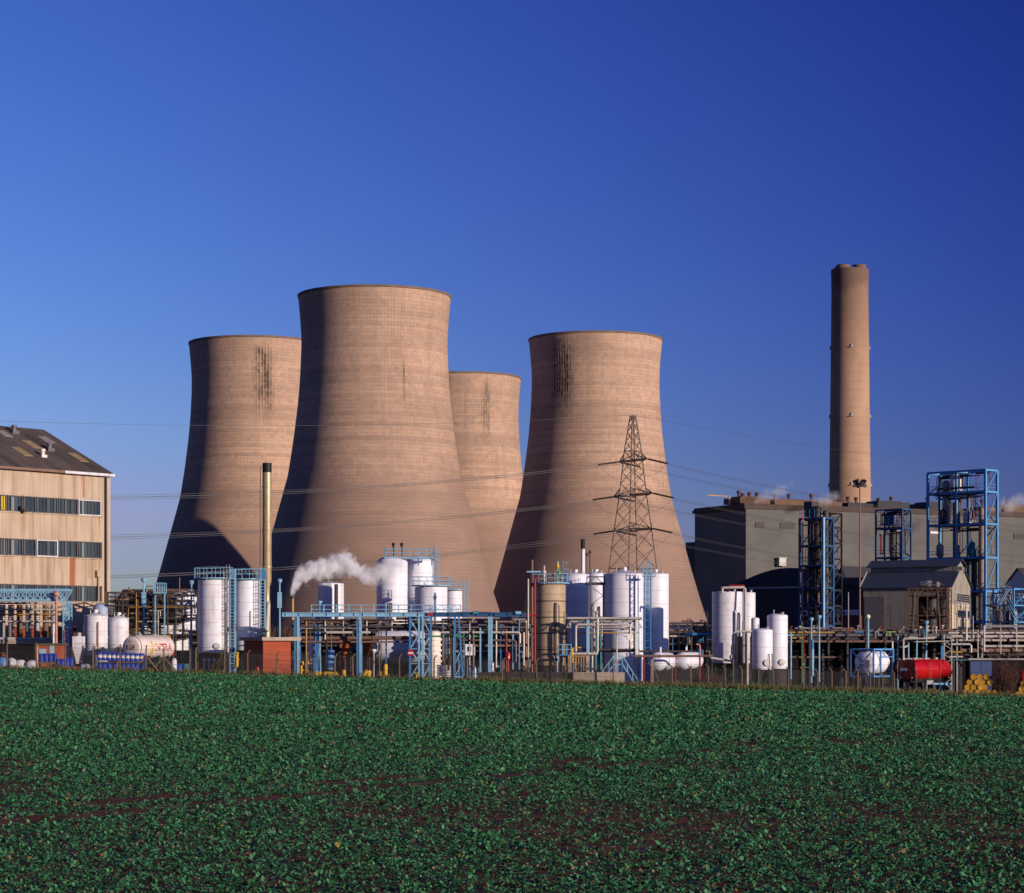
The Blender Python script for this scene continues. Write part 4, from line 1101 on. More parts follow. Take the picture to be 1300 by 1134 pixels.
for lv in (0, 1):
    b = MB()
    for k in range(24): b.box(k * .22, k * .22 + .17, -.5, .5, .07, .095)
    for q in (-.45, 0, .42): b.box(0, 5.2, q, q + .08, 0, .068)
    o = b.build('pallet', TIMBER); o.location = (X(124, 311.5), K * 311.5, g0 - .06 + (1.0 if lv else 0))
    tag(o, 'long timber pallet between the two rows of blue drums' if lv else 'long timber pallet on the ground under the two rows of blue drums', 'pallet', 'pallets under the stacked blue drums')

# bulk bags and small clutter by the brick building
def bag(px, D, r, h, mat, label):
    b = MB(); n = 20
    prof = [(r * .75, 0), (r * 1.02, h * .15), (r * 1.06, h * .45), (r * .95, h * .75), (r * .6, h * .95), (r * .25, h), (.001, h * 1.02)]
    b.lathe(prof, n)
    for i, v in enumerate(b.v):
        q = mnoise.noise(Vector(v) * 2.2 + Vector((px, 0, 0))) * .2
        b.v[i] = (v[0] * (1 + q), v[1] * (1 + q), v[2] * (1 + q * .4))
    o = b.build('bulk_bag', mat); o.location = (X(px, D), K * D, ground(X(px, D), D) - .02)
    tag(o, label, 'bag', 'bulk bags by the brick building')
bag(4, 307, .62, 1.2, BAGB, 'blue sheeted bulk bag at the left end of the row by the fence')
bag(14, 307, .55, 1.15, BAGW, 'white bulk bag next to the blue sheeted one')
bag(26, 307.4, .58, 1.0, BAGW, 'squat white bulk bag in the middle of the row by the fence')
bag(40.5, 307, .62, .98, BAGW, 'white bulk bag left of the pallet with four drums')
bag(108, 309, .6, .75, BAGW, 'slumped white bulk bag between the drum pairs and the long drum stack')
t = T('red_bundle', 'small bright red bundle on the ground right of the blue drum pairs', 'bundle', 94, 307)
t.part(MB().lathe([(.3, 0), (.38, .15), (.3, .4), (.1, .5), (.001, .52)], 14).lathe([(.2, 0), (.25, .2), (.001, .4)], 12, (-.4, .1, 0)), 'cloth', RED)
t = T('timber_stack', 'stack of orange timber battens at the foot of the brick building', 'timber', 2, 322)
for k in range(5): t.part(MB().box(0, t.w(21) - .1 * k, .2 * (k % 2), .9, .5 + k * .24, .62 + k * .24), 'batten', ORANGE if k % 2 else TIMBER)
for k in (0, .9, 1.7): t.part(MB().box(k, k + .15, .1, .9, -.3, .5), 'bearer', TIMBER)

tank('white tank with a small blue grey vessel behind its top, right of the factory corner', 107, 136.5, 783, 832, 328, WHITEB, 'cone', .45, lad=None, pipes=((20, .06, 5.2, .2, PIPEY), (-60, .05, 5, .2, STEEL)))
tank('shorter white tank above the rounded end of the white tank wagon', 138.5, 163.5, 786, 832, 330, WHITEB, 'cone', .4)
tank('small blue grey dome topped vessel behind the first white tank', 118, 138.5, 773, None, 338, paint('blue_grey_paint', (.34, .40, .52), .5, dirt=.3), 'dome', .7, bands=3, base='plinth')
t = T('hopper', 'small white square hopper on legs left of the two white tanks', 'hopper', 100, 322)
a = t.w(13.5) / 2; z1, z0 = t.h(808), t.h(823); b = MB().box(-a, a, -a, a, z0, z1)
t.part(b, 'body', WHITEB)
b = MB(); b.add([(-a, -a, z0 - .003), (a, -a, z0 - .003), (a, a, z0 - .003), (-a, a, z0 - .003), (-.2, -.2, .6), (.2, -.2, .6), (.2, .2, .6), (-.2, .2, .6)], [(0, 4, 5, 1), (1, 5, 6, 2), (2, 6, 7, 3), (3, 7, 4, 0), (4, 7, 6, 5)])
t.part(b, 'cone', WHITEB, smooth=False)
for q in ((-a, -a), (a, -a), (a, a), (-a, a)): t.part(MB().bar((q[0] * 1.05, q[1] * 1.05, -.4), (q[0] * 1.05, q[1] * 1.05, z0 + .3), .1), 'leg', STEEL)
t.part(MB().lathe([(.3, 0), (.3, .4), (.001, .5)], 12, (0, 0, z1)), 'lid', GALV)

# ------------------------------------------------------------------ white tank wagon with red lettering
TEXT_CACHE = {}
def text_mesh(s, size):
    cu = bpy.data.curves.new('lettering', 'FONT'); cu.body = s; cu.size = size; cu.align_x = 'LEFT'; cu.offset = .025; cu.resolution_u = 3
    ob = bpy.data.objects.new('lettering', cu); COL.objects.link(ob); dg = bpy.context.evaluated_depsgraph_get()
    me = bpy.data.meshes.new_from_object(ob.evaluated_get(dg)); bpy.data.objects.remove(ob)
    return [tuple(v.co) for v in me.vertices], [tuple(p.vertices) for p in me.polygons]
def wrap(vs, fs, x0, ang0, r, zc):
    """lay flat lettering on a cylinder lying along local x, reading along +x on the local -y side"""
    out = []
    for x, y, z in vs:
        a = ang0 + y / r
        out.append((x0 + x, -r * math.cos(a), zc + r * math.sin(a)))
    return out, fs
TW = paint('tank_wagon_cream', (.78, .66, .60), .35, dirt=.12, dirtcol=(.45, .33, .28), streak=.12, spec=.5)
t = T('tank_wagon', 'white horizontal road tank on a dark chassis with red lettering and a flame mark', 'tank', 166.5, 315, rz=64)
r_ = t.w(27.5) / 2; L = 6.6; zc = t.h(822)
prof = [(.001, -.13), (r_ * .5, -.11), (r_ * .8, -.06), (r_ * .96, .0), (r_, .06), (r_, L - .14), (r_ * .95, L - .02), (r_ * .8, L + .12), (.001, L + .26)]
MX = Matrix.Translation((0, 0, zc)) @ Matrix.Rotation(math.pi / 2, 4, 'Y')
b = MB().lathe(prof, 48); b.xf(MX); t.part(b, 'tank_barrel', TW)
for q in (.25, 1.7, 3.3, 5.0, L - .25):
    b = MB().lathe([(r_ + .004, q - .05), (r_ + .05, q - .04), (r_ + .05, q + .04), (r_ + .004, q + .05)], 48, cap=False).xf(MX); t.part(b, 'band', GREYP if q < .3 else TW)
t.part(MB().box(.3, L - .2, -.35, .35, zc + r_ - .02, zc + r_ + .12).box(1.2, 1.7, -.25, .25, zc + r_, zc + r_ + .3).box(3.9, 4.4, -.25, .25, zc + r_, zc + r_ + .3), 'top_walkway', GALV)
vs, fs = text_mesh('INTRA', 1.1)
vs, fs = wrap(vs, fs, 2.75, -.30, r_ + .036, zc); t.part(MB().add(vs, fs), 'lettering', RED, smooth=False)
fl = [(.05, -.75), (.55, -.85), (.45, -.3), (.62, .1), (.42, .35), (.40, .75), (.12, .55), (.10, .1), (.20, -.25)]
vs, fs = wrap([(x * 1.1, y, 0) for x, y in fl], [tuple(range(len(fl)))], 2.0, .02, r_ + .036, zc); t.part(MB().add(vs, fs), 'flame_mark', YELLOW, smooth=False)
b = MB().box(-.17, -.145, -.62, .35, zc - .25, zc + .32); t.part(b, 'end_plate', paint('grey_plate', (.5, .45, .36), .5, dirt=.2))
mk = [(.2, -.12), (-.18, -.1), (-.34, .1), (-.52, .14), (-.5, -.02), (-.3, -.12), (-.16, -.24), (.2, -.22)]
t.part(MB().add([(-.175, y, zc + z) for y, z in mk], [tuple(range(len(mk)))]), 'red_mark', RED, smooth=False)
t.part(MB().add([(-.15, -.08, zc + .62), (-.15, .08, zc + .62), (-.15, .02, zc + .82), (-.15, -.03, zc + .82)], [(0, 1, 2, 3)]).box(-.148, -.12, -.3, .35, zc + .48, zc + .52), 'yellow_mark', PIPEY, smooth=False)
b = MB().box(.2, L - .2, -.5, -.35, .75, 1.0).box(.2, L - .2, .35, .5, .75, 1.0)
for q in (.6, 2.2, 4.0, 5.8): b.box(q, q + .2, -.8, .8, .95, zc - r_ * .75)
t.part(b, 'chassis', DGREEN)
for q in (4.3, 5.5):
    for yy in (-.95, .95):
        b = MB().lathe([(.2, -.13), (.48, -.13), (.5, -.1), (.5, .1), (.48, .13), (.2, .13)], 24); b.xf(Matrix.Translation((q, yy, .48)) @ Matrix.Rotation(math.pi / 2, 4, 'X'))
        wl_ = t.part(b, 'wheel', BLACK)
        b = MB().lathe([(.001, -.1), (.21, -.1), (.21, .1), (.001, .1)], 16); b.xf(Matrix.Translation((q, yy, .48)) @ Matrix.Rotation(math.pi / 2, 4, 'X')); t.part(b, 'hub', GALV, wl_)
for yy in (-.6, .6): t.part(MB().bar((.8, yy, -.2), (.8, yy, .8), .14), 'landing_leg', DGREEN)
t.part(MB().box(L - .1, L + .1, -1.0, -.8, zc - .9, zc - .1), 'rear_marker', RED)

# ------------------------------------------------------------------ left pipe jungle between the white tanks and the silos
VES1 = ((.32, .5, 818, 775, 1.5, WHITEB, 'c'), (.62, .55, 826, 793, 2.4, WHITEB, 'c'), (.78, .5, 800, 757, 1.9, WHITE, 'c'), (.12, .5, 790, 757, .8, GALV, 'v'), (.46, .4, 796, 752, .7, BLUET, 'v'))
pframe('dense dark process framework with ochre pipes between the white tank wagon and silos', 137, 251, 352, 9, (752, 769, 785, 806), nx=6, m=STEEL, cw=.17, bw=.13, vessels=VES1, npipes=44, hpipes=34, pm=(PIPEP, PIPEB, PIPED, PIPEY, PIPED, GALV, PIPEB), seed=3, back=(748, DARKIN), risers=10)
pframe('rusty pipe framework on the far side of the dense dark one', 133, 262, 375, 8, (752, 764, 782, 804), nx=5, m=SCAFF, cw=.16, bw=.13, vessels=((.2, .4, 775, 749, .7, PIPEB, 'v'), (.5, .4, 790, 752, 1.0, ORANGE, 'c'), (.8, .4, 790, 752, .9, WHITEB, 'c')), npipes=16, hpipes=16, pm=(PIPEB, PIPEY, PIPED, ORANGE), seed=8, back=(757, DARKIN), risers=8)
t = T('rail_platform', 'light blue railed platform above the dark pipework left of the silos', 'platform', 195, 349, z=Z(752, 349))
b = MB().box(0, t.w(14), 0, 1.4, -.15, 0); t.part(b, 'deck', BLUE)
b = MB(); rail_line(b, (0, 0, 0), (t.w(14), 0, 0), 1.1, .45, .05); rail_line(b, (0, 1.4, 0), (t.w(14), 1.4, 0), 1.1, .45, .05); t.part(b, 'railing', BLUE)
for q in (.1, t.w(14) - .1): t.part(MB().bar((q, .7, ground(t.x, 349) - t.z - .3), (q, .7, -.1), .15), 'leg', BLUE)
def lamp_post(px, D, ytop, ybase, label, box=None, r=.10, head=True, m=BLUE, arm=None, group='light blue posts among the pipework'):
    t = T('lamp_post', label, 'lamp post', px, D, group=group)
    z1 = t.h(ytop); t.part(MB().tube((0, 0, -.3), (0, 0, z1), r, r * .8, 10), 'pole', m)
    if head: t.part(MB().lathe([(r * .8, z1 - .35), (r * 2.4, z1 - .1), (r * 2.6, z1 + .12), (r * 1.2, z1 + .2), (.001, z1 + .22)], 14), 'lamp_head', m)
    if box: t.part(MB().box(-.24, .24, -.22, .22, t.h(box[1]), t.h(box[0])), 'junction_box', m)
    return t
lamp_post(182.5, 343, 736, 850, 'light blue lamp post with a junction box, in front of the dense dark pipework', (752, 770), .13)
lamp_post(243, 338, 739, 850, 'light blue lamp post just left of the big silos', None, .12)
lamp_post(355, 345, 737, 850, 'light blue lamp post with a tall box between the flue stack and the gantry', (752, 772), .12)
t = T('swan_neck_pipe', 'light blue swan neck vent pipe standing left of the silos', 'vent pipe', 242.5, 330)
zz = t.h(770)
t.part(MB().path([(0, 0, -.3), (0, 0, zz)] + [(-.35 + .35 * math.cos(q), 0, zz + .35 * math.sin(q)) for q in [math.pi * i / 8 for i in range(1, 9)]] + [(-.7, 0, t.h(780))], .10, 10), 'pipe', BLUE)
t.part(MB().lathe([(.1, 0), (.3, -.3), (.3, -.4), (.001, -.3)], 14, (-.7, 0, t.h(780))), 'hood', ORANGE)
lamp_post(232, 332, 787, 850, 'dark post carrying a green white lamp beside the swan neck pipe', None, .07, m=STEEL, group=None)

# ------------------------------------------------------------------ two big silos and the brick hut
s1 = tank('taller stained white silo on dark legs with rust marks, left one of the pair', 251.5, 291, 737, 829, 326, WHITEB, 'flat', rail=BLUE, railh=1.15, lad=48, base='legs', name='silo', cat='silo', group='white silos beside the brick hut', pipes=((56, .05, 7.6, .3, STEEL),))
s2 = tank('white silo half hidden by the brick hut, right one of the pair', 298, 330.5, 738, 826, 330, WHITE, 'flat', rail=BLUE, railh=1.1, lad=45, base='legs', name='silo', cat='silo', group='white silos beside the brick hut', pipes=((20, .05, 7, .3, GALV),))
def yellow_pipe(px, D, y0, y1, lean, label):
    t = T('fill_pipe', label, 'pipe', px, D, group='yellow fill pipes under the silos')
    t.part(MB().path([(lean, .4, t.h(y0)), (lean, 0, t.h(y0) - .25), (0, -.1, max(.1, t.h(y1))), (-.05, -.3, max(.02, t.h(y1) - .2))], .16, 10), 'pipe', YELLOW)
    t.part(MB().lathe([(.24, -.06), (.24, .06)], 14, (lean * .5, -.02, (t.h(y0) + t.h(y1)) / 2)), 'flange', YELLOW)
yellow_pipe(272, 322, 843, 856, -.15, 'short yellow fill pipe on the left under the taller silo')
yellow_pipe(276.5, 322, 840, 856, .1, 'yellow fill pipe in the middle under the taller silo')
yellow_pipe(280.5, 322.5, 829, 843, .1, 'thick yellow fill pipe nearest the shell of the taller silo')
yellow_pipe(301, 324, 829, 845, 0, 'yellow fill pipe under the half hidden silo beside the hut')
t = T('ladder_tower', 'light blue caged ladder tower standing between the two silos', 'ladder', 295, 324)
b = MB()
for q in (-.3, .3): b.bar((q, 0, -.4), (q, 0, t.h(722)), .1); b.bar((q, .6, -.4), (q, .6, t.h(722)), .1)
z = .4
while z < t.h(723): b.bar((-.3, 0, z), (.3, 0, z), .06); b.bar((-.3, .6, z + .4), (.3, .6, z + .4), .06); b.bar((-.3, 0, z), (-.3, .6, z + .4), .05); z += .75
t.part(b, 'frame', BLUE)
t.part(ladder(MB(), 0, -.1, .2, t.h(724), .4, cage=False), 'ladder', BLUE)
t = T('ladder_tower', 'light blue caged ladder tower beside the yellowish flue stack', 'ladder', 333, 329)
b = MB()
for q in (-.28, .28): b.bar((q, 0, -.4), (q, 0, t.h(722)), .1); b.bar((q, .6, -.4), (q, .6, t.h(722)), .1)
z = .4
while z < t.h(723): b.bar((-.28, 0, z), (.28, 0, z), .06); b.bar((-.28, .6, z + .4), (.28, .6, z + .4), .06); z += .7
t.part(b, 'frame', BLUE); t.part(MB().box(-.45, .35, -.1, .8, t.h(735), t.h(724)), 'cage', BLUED)
t = T('pump_set', 'dark green pump set with white valves under the taller silo', 'pump', 268, 323)
b = MB().box(-1.2, 1.4, 0, 1.2, -.2, .25); i0 = len(b.v); b.lathe([(.001, -.7), (.3, -.65), (.36, -.4), (.36, .4), (.3, .65), (.001, .7)], 16); b.xf(Matrix.Translation((.1, .5, .7)) @ Matrix.Rotation(math.pi / 2, 4, 'Y'), i0)
t.part(b, 'motor', DGREEN)
for q in (-.75, -.2, .35, 1.0): t.part(MB().lathe([(.06, 0), (.06, 1.1), (.15, 1.12), (.17, 1.25), (.08, 1.35), (.001, 1.36)], 12, (q, -.25, .25)), 'valve', WHITE)
for px, m_, lb in ((228, DRUMB, 'single blue drum standing right of the white tank wagon'), (236, TEAL, 'single green drum standing left of the taller silo')):
    o = drum_mesh(.32, 1.0).build('drum', m_); x_ = X(px, 314); o.location = (x_, K * 314, ground(x_, 314)); tag(o, lb, 'drum')
o = MB().lathe([(.3, 0), (.3, 1.3), (.2, 1.55), (.001, 1.6)], 16).build('bell_hood', WHITEB); o.location = (X(221, 313.5), K * 313.5, ground(X(221, 313.5), 313.5)); tag(o, 'small white domed cylinder behind the tail of the white tank wagon', 'cylinder')

t = T('brick_hut', 'small flat roofed red brick hut with an overhanging concrete slab, in front of the silos', 'hut', 334, 309.5, rz=30)
wr, wl_, hh = 3.2, 5.1, t.h(813.5)
t.part(MB().box(0, wr, 0, wl_, -.6, hh), 'wall', BRICKR)
t.part(MB().box(-.35, wr + 1.0, -.55, wl_ + .5, hh, hh + .38), 'roof_slab', CONC)
t.part(MB().box(-.03, wr + .03, -.03, wl_, -.6, .14), 'plinth', CONC)
t.part(MB().box(-.05, .0, 1.6, 2.6, .15, 2.2), 'door', paint('brown_door', (.05, .02, .015), .6, dirt=.3))
t = T('fire_hydrant', 'small red hydrant post beside the shaded wall of the brick hut', 'hydrant', 327, 308)
t.part(MB().lathe([(.14, -.1), (.14, .7), (.2, .72), (.2, .85), (.1, 1.0), (.001, 1.02)], 14), 'body', RED); t.part(MB().tube((-.3, 0, .6), (.3, 0, .6), .08), 'outlet', RED)

# ------------------------------------------------------------------ tall flue stack and steaming vent
t = T('flue_stack', 'tall slim yellowish steel flue stack with a black top, left of the largest cooling tower', 'flue stack', 339, 402)
r_ = t.w(11.6) / 2
t.part(MB().lathe([(r_ * .75, -.3), (r_ * .75, t.h(765)), (r_ * .62, t.h(762)), (r_ * .62, t.h(745)), (r_, t.h(738)), (r_, t.h(599))], 28), 'shaft', CHIMS)
t.part(MB().lathe([(r_ * 1.02, t.h(600)), (r_ * 1.03, t.h(588)), (r_ * .9, t.h(588)), (r_ * .9, t.h(592))], 28), 'cap', BLACK)
for py in (618, 671, 720): t.part(MB().lathe([(r_ + .002, t.h(py) - .09), (r_ + .09, t.h(py) - .08), (r_ + .09, t.h(py) + .08), (r_ + .002, t.h(py) + .09)], 28, cap=False), 'flange', CHIMS)
t.part(ladder(MB(), -r_ - .3, -.1, t.h(735), t.h(592), .4, 0, 1, cage=False), 'ladder', STEEL)
t.part(MB().box(-r_ - .5, r_ + .5, -r_ - .5, r_ + .5, -.4, .4), 'base', CONC)
b = MB().path([(0, -.5, t.h(800)), (.1, -1.2, t.h(800)), (.3, -1.2, t.h(768)), (0, -.4, t.h(765))], .3, 12); t.part(b, 'duct', PIPEP)
t = T('steam_vent', 'slim vent pipe giving off the white steam plume', 'vent pipe', 371.5, 349)
t.part(MB().tube((0, 0, -.3), (0, 0, t.h(757)), .16), 'pipe', PIPEY); t.part(MB().lathe([(.16, 0), (.28, .1), (.28, .5), (.16, .55)], 14, (0, 0, t.h(760))), 'silencer', PIPED)


def steam(label, pts, D, dens, dD=0.0, ns=1.0, end=.35):
    """steam drifting along a line of (column, row, radius) points: a fat closed tube whose air thins out from the plume's core"""
    P = [Vector((X(p[0], D + dD * i), D + dD * i, Z(p[1], D))) for i, p in enumerate(pts)]; rr = [p[2] * D / F for p in pts]
    root = P[0].copy(); n = 6; PP, RR = [], []
    for i in range(len(P) - 1):
        for q in range(n):
            u = q / n; p0, p1, p2, p3 = P[max(0, i - 1)], P[i], P[i + 1], P[min(len(P) - 1, i + 2)]
            PP.append(.5 * (2 * p1 + (p2 - p0) * u + (2 * p0 - 5 * p1 + 4 * p2 - p3) * u * u + (3 * p1 - p0 - 3 * p2 + p3) * u ** 3) - root); RR.append(rr[i] * (1 - u) + rr[i + 1] * u)
    PP.append(P[-1] - root); RR.append(rr[-1])
    b = MB().path(PP, [r * 1.9 for r in RR], 20)
    L = PP[-1].x; zs = [p.z for p in PP]; z0, z1 = min(zs) - .01, max(zs) + .01; rm = max(RR); y1 = PP[-1].y
    m, t = newmat('steam')
    co = t.n('ShaderNodeTexCoord').outputs['Object']; sp = t.n('ShaderNodeSeparateXYZ'); t.link(co, sp.inputs[0])
    u = t.m('DIVIDE', sp.outputs[0], L, clamp=True)
    def curve(vals):
        c = t.n('ShaderNodeFloatCurve'); t.link(u, c.inputs['Value']); cu = c.mapping.curves[0]; last = -1; pairs = []
        for p, v in zip(PP, vals):
            x = min(1, max(0, p.x / L))
            if x > last + .036 or not pairs: pairs.append((x, v)); last = x
        pairs = pairs[:28] if len(pairs) > 28 else pairs
        cu.points[0].location = pairs[0]; cu.points[-1].location = (1.0, vals[-1])
        for x, v in pairs[1:]:
            if x < .99: cu.points.new(x, v)
        c.mapping.update(); return c.outputs[0]
    zc = t.m('MULTIPLY_ADD', curve([(z - z0) / (z1 - z0) for z in zs]), z1 - z0, z0); rad = t.m('MULTIPLY', curve([r / rm for r in RR]), rm)
    dy = t.m('SUBTRACT', sp.outputs[1], t.m('MULTIPLY', u, y1)); dz = t.m('SUBTRACT', sp.outputs[2], zc)
    dist = t.m('DIVIDE', t.m('SQRT', t.m('ADD', t.m('MULTIPLY', dy, dy), t.m('MULTIPLY', dz, dz))), rad)
    nz = t.noise(co, ns, 5, .62)
    v = t.m('ADD', t.m('SUBTRACT', 1.0, dist), t.m('MULTIPLY', t.m('SUBTRACT', nz, .45), t.m('MULTIPLY_ADD', u, 1.6, 3.0)))
    v = t.m('MULTIPLY', t.step(v, .0, 1.5), t.m('MULTIPLY', t.m('MULTIPLY', t.m('MULTIPLY_ADD', u, end - 1, 1.0), t.m('MULTIPLY', t.step(u, 1.0, .80), t.step(u, .0, .025))), dens))
    vo = t.n('ShaderNodeVolumePrincipled'); o = t.n('ShaderNodeOutputMaterial'); vo.inputs['Color'].default_value = (.985, .98, .985, 1); vo.inputs['Anisotropy'].default_value = 0
    t.link(v, vo.inputs['Density']); t.link(vo.outputs[0], o.inputs['Volume'])
    o = b.build('steam_plume', m); o.location = (root.x, K * root.y, root.z)
    return tag(o, label, 'steam', kind='stuff')


steam('billowing white steam plume drifting right from the slim vent towards the white tanks', [(368.0, 757, 5), (370.5, 748, 9), (375.5, 739, 12), (384, 731, 14), (396, 725, 13), (409, 724, 13), (422, 720, 13), (436, 713, 14), (449, 720, 13), (460, 731, 11), (472, 732, 11), (486, 724, 11), (502, 717, 10), (522, 712, 9)], 347, 9.0, .35, .95, .12)
for lb, pts in (('thin steam wisp over the left part of the boiler house roof', [(957, 638, 4), (966, 632, 8), (978, 626, 9), (992, 621, 9), (1010, 614, 7)]),
                ('thin steam wisp at the foot of the power station chimney', [(1026, 642, 5), (1040, 637, 9), (1054, 631, 9), (1070, 630, 6)]),
                ('thin steam wisp over the right part of the boiler house roof', [(1258, 646, 5), (1270, 642, 10), (1284, 640, 12), (1302, 635, 12), (1325, 630, 11)])):
    steam(lb, pts, 1302, .20, 0.0, .17, .4)

# ------------------------------------------------------------------ light blue gantry across the middle
G = T('pipe_gantry', 'long light blue steel gantry on paired columns and a lattice trestle, beside the brick hut', 'gantry', 358, 318, z=ground(X(500, 318), 318))
zt, zb = G.h(777.5), G.h(783); gl = lambda px: G.lx(px)
for a, c, mt in ((358, 456, BLUE), (456.3, 547, BLUE), (547.3, 622, BLUEK), (622.3, 668, BLUEK)):  # right half in dark blue, its shadow painted into the colour
    x0, x1 = gl(a), gl(c); zm = (zt + zb) / 2
    b = MB().box(x0, x1, -.15, .15, zt - .07, zt).box(x0, x1, -.15, .15, zb, zb + .07).box(x0, x1, -.03, .03, zb + .071, zt - .071)
    x = x0 + .4
    while x < x1: b.box(x, x + .04, -.14, .14, zb + .072, zt - .072); x += 1.5
    G.part(b, 'girder', mt)
for a, c in ((358, 668),):
    x0, x1 = gl(a), gl(c); G.part(MB().box(x0, x1, 2.2, 2.5, zb, zt), 'girder', BLUED)
b = MB()
for px in range(362, 668, 14): b.bar((gl(px), .16, zb + .2), (gl(px), 2.2, zb + .2), .14)
G.part(b, 'crossbeam', BLUED)
for px, w_ in ((374.6, .19), (378.6, .27), (453.8, .19), (457.6, .27), (621, .22), (624, .26)):
    for yy in ((0, 2.35) if px in (378.6, 457.6, 624) else (.02,)):
        w_ = w_ if yy < 2 else .16
        G.part(MB().box(gl(px) - w_ / 2, gl(px) + w_ / 2, yy - .13, yy + .13, -.5, zb - .004).box(gl(px) - w_ / 2 - .1, gl(px) + w_ / 2 + .1, yy - .2, yy + .2, -.5, .05), 'column', BLUE if w_ > .2 else BLUED)  # deeper blue on the thin columns paints the shaded side of each pair
for pa, pb in ((520.5, 532), (536.5, 547)):
    for q in (pa, pb):
        for yy in (0, 1.2): G.part(MB().bar((gl(q), yy, -.5), (gl(q), yy, zb - .01), .2), 'column', BLUE if q in (532, 536.5) else BLUED)
    for yy in (0, 1.2):
        b = lattice(MB(), (gl(pa), yy, .1), (gl(pb), yy, .1), (0, 0, zb - .4), 0, 4, .1)
        for k in range(5): b.bar((gl(pa), yy, .1 + (zb - .4) * k / 4), (gl(pb), yy, .1 + (zb - .4) * k / 4), .07)
        G.part(b, 'bracing', BLUE)
for pa, pb in ((577.5, 587.5), (587.8, 582.5)):
    G.part(MB().bar((gl(pa), .0, -.5 if pa < 580 else .1), (gl(pa if pa < 580 else pb), .0, zb - .01), .2), 'column', BLUED)
G.part(MB().bar((gl(577.5), -.02, .25), (gl(587.5), -.02, .25), .18).bar((gl(578), 0, .3), (gl(585), 0, 1.6), .1).bar((gl(578), 0, 1.7), (gl(585), 0, 3.2), .1), 'strut', BLUE)
G.part(MB().bar((gl(610), -.6, -.5), (gl(610), -.6, G.h(797)), .17), 'column', BLUE)
for px in (399.5, 402, 635.5): G.part(MB().bar((gl(px), 1.5, -.5), (gl(px), 1.5, zb), .16), 'column', BLUED)
G.part(MB().bar((gl(399.5), 1.48, .2), (gl(406), 1.48, 4.4), .09).bar((gl(406), 1.5, -.4), (gl(404), 1.5, zb), .14), 'strut', BLUE)
for a, c, yy, py, r_, mt in ((380, 500, .6, 787, .10, PIPED), (384, 668, 1.0, 789.5, .13, PIPEB), (390, 640, 1.6, 793.5, .10, GREYP), (380, 560, .5, 796, .09, PIPED), (400, 675, 1.2, 799.5, .13, PIPED), (414, 470, .4, 803, .14, PIPEP), (366, 527, 1.7, 810, .20, PIPEB), (380, 527, 1.3, 815, .10, PIPEB), (540, 668, .8, 796.5, .10, GREYP), (560, 660, .4, 803, .12, PIPEP), (548, 610, .9, 808, .10, GREENP), (586, 655, .5, 813, .09, PIPEB), (600, 668, .9, 820, .14, PIPEB), (560, 668, 1.4, 786.5, .11, GALV)):
    run_pipe(G, gl(a), gl(c), yy, G.h(py), r_, mt, drop1=R.choice((0, 1.2, 2.4)) if c > 560 else 0)
for px, y0, y1, r_, mt in ((388, 788, 852, .06, PIPEY), (412, 788, 812, .07, PIPEP), (420, 790, 830, .06, TIMBER), (435, 787, 806, .07, GALV), (465, 788, 806, .08, PIPEP), (497, 787, 802, .07, PIPEP), (562, 787, 840, .07, GREYP), (569, 790, 850, .06, PIPEY), (596, 789, 845, .08, GALV), (601, 800, 850, .1, GREYP), (630, 788, 848, .09, PIPEP), (643, 800, 852, .08, REDP), (651, 795, 850, .08, BLUE), (659, 787, 850, .09, BLUED), (665, 803, 845, .10, PIPEP)):
    G.part(MB().path([(gl(px), .75, G.h(y0)), (gl(px), .75, max(0, G.h(y1)))], r_, 8), 'drop_pipe', mt)
for px, py, mt in ((546, 780, REDP), (604, 777.5, TEAL), (658, 778, BLUE)):
    G.part(MB().box(gl(px) - .3, gl(px) + .3, -.3, .1, G.h(py) - .16, G.h(py) + .16), 'splice_plate', mt)
for px, py in ((482, 793), (523, 795), (543, 793), (600, 790), (638, 806)):
    b = MB().lathe([(.05, 0), (.05, .3), (.24, .3), (.24, .36), (.05, .36)], 14, (gl(px), .4, G.h(py))); G.part(b, 'valve', R.choice((REDP, GALV, BLUE)))
t = T('gantry_walkway', 'thin light blue railed walkway with diagonal bracing above the long gantry', 'walkway', 395, 327, z=Z(779.5, 327))
L = t.w(190); b = MB().box(0, L, 0, .9, -.12, 0); t.part(b, 'deck', BLUED)
b = MB(); rail_line(b, (0, 0, 0), (L, 0, 0), 1.0, 1.4, .045); rail_line(b, (0, .9, 0), (L, .9, 0), 1.0, 1.4, .04); t.part(b, 'railing', BLUE)
b = MB(); x0 = t.lx(535)
for k in range(6): b.bar((x0 + k * .74, 0, .02), (x0 + k * .74 + .74, 0, 1.0), .05); b.bar((x0 + k * .74 + .74, 0, .02), (x0 + k * .74, 0, 1.0), .05)
t.part(b, 'bracing', BLUE)
for px in (398, 440, 490, 540, 583): t.part(MB().bar((t.lx(px), .45, ground(t.x, 327) - t.z - .4), (t.lx(px), .45, -.1), .16), 'leg', BLUED)
t.part(MB().lathe([(.12, 0), (.12, 1.2), (.3, 1.25), (.3, 1.45), (.001, 1.5)], 12, (t.lx(405.5), .4, 0)), 'lamp', BLUE)

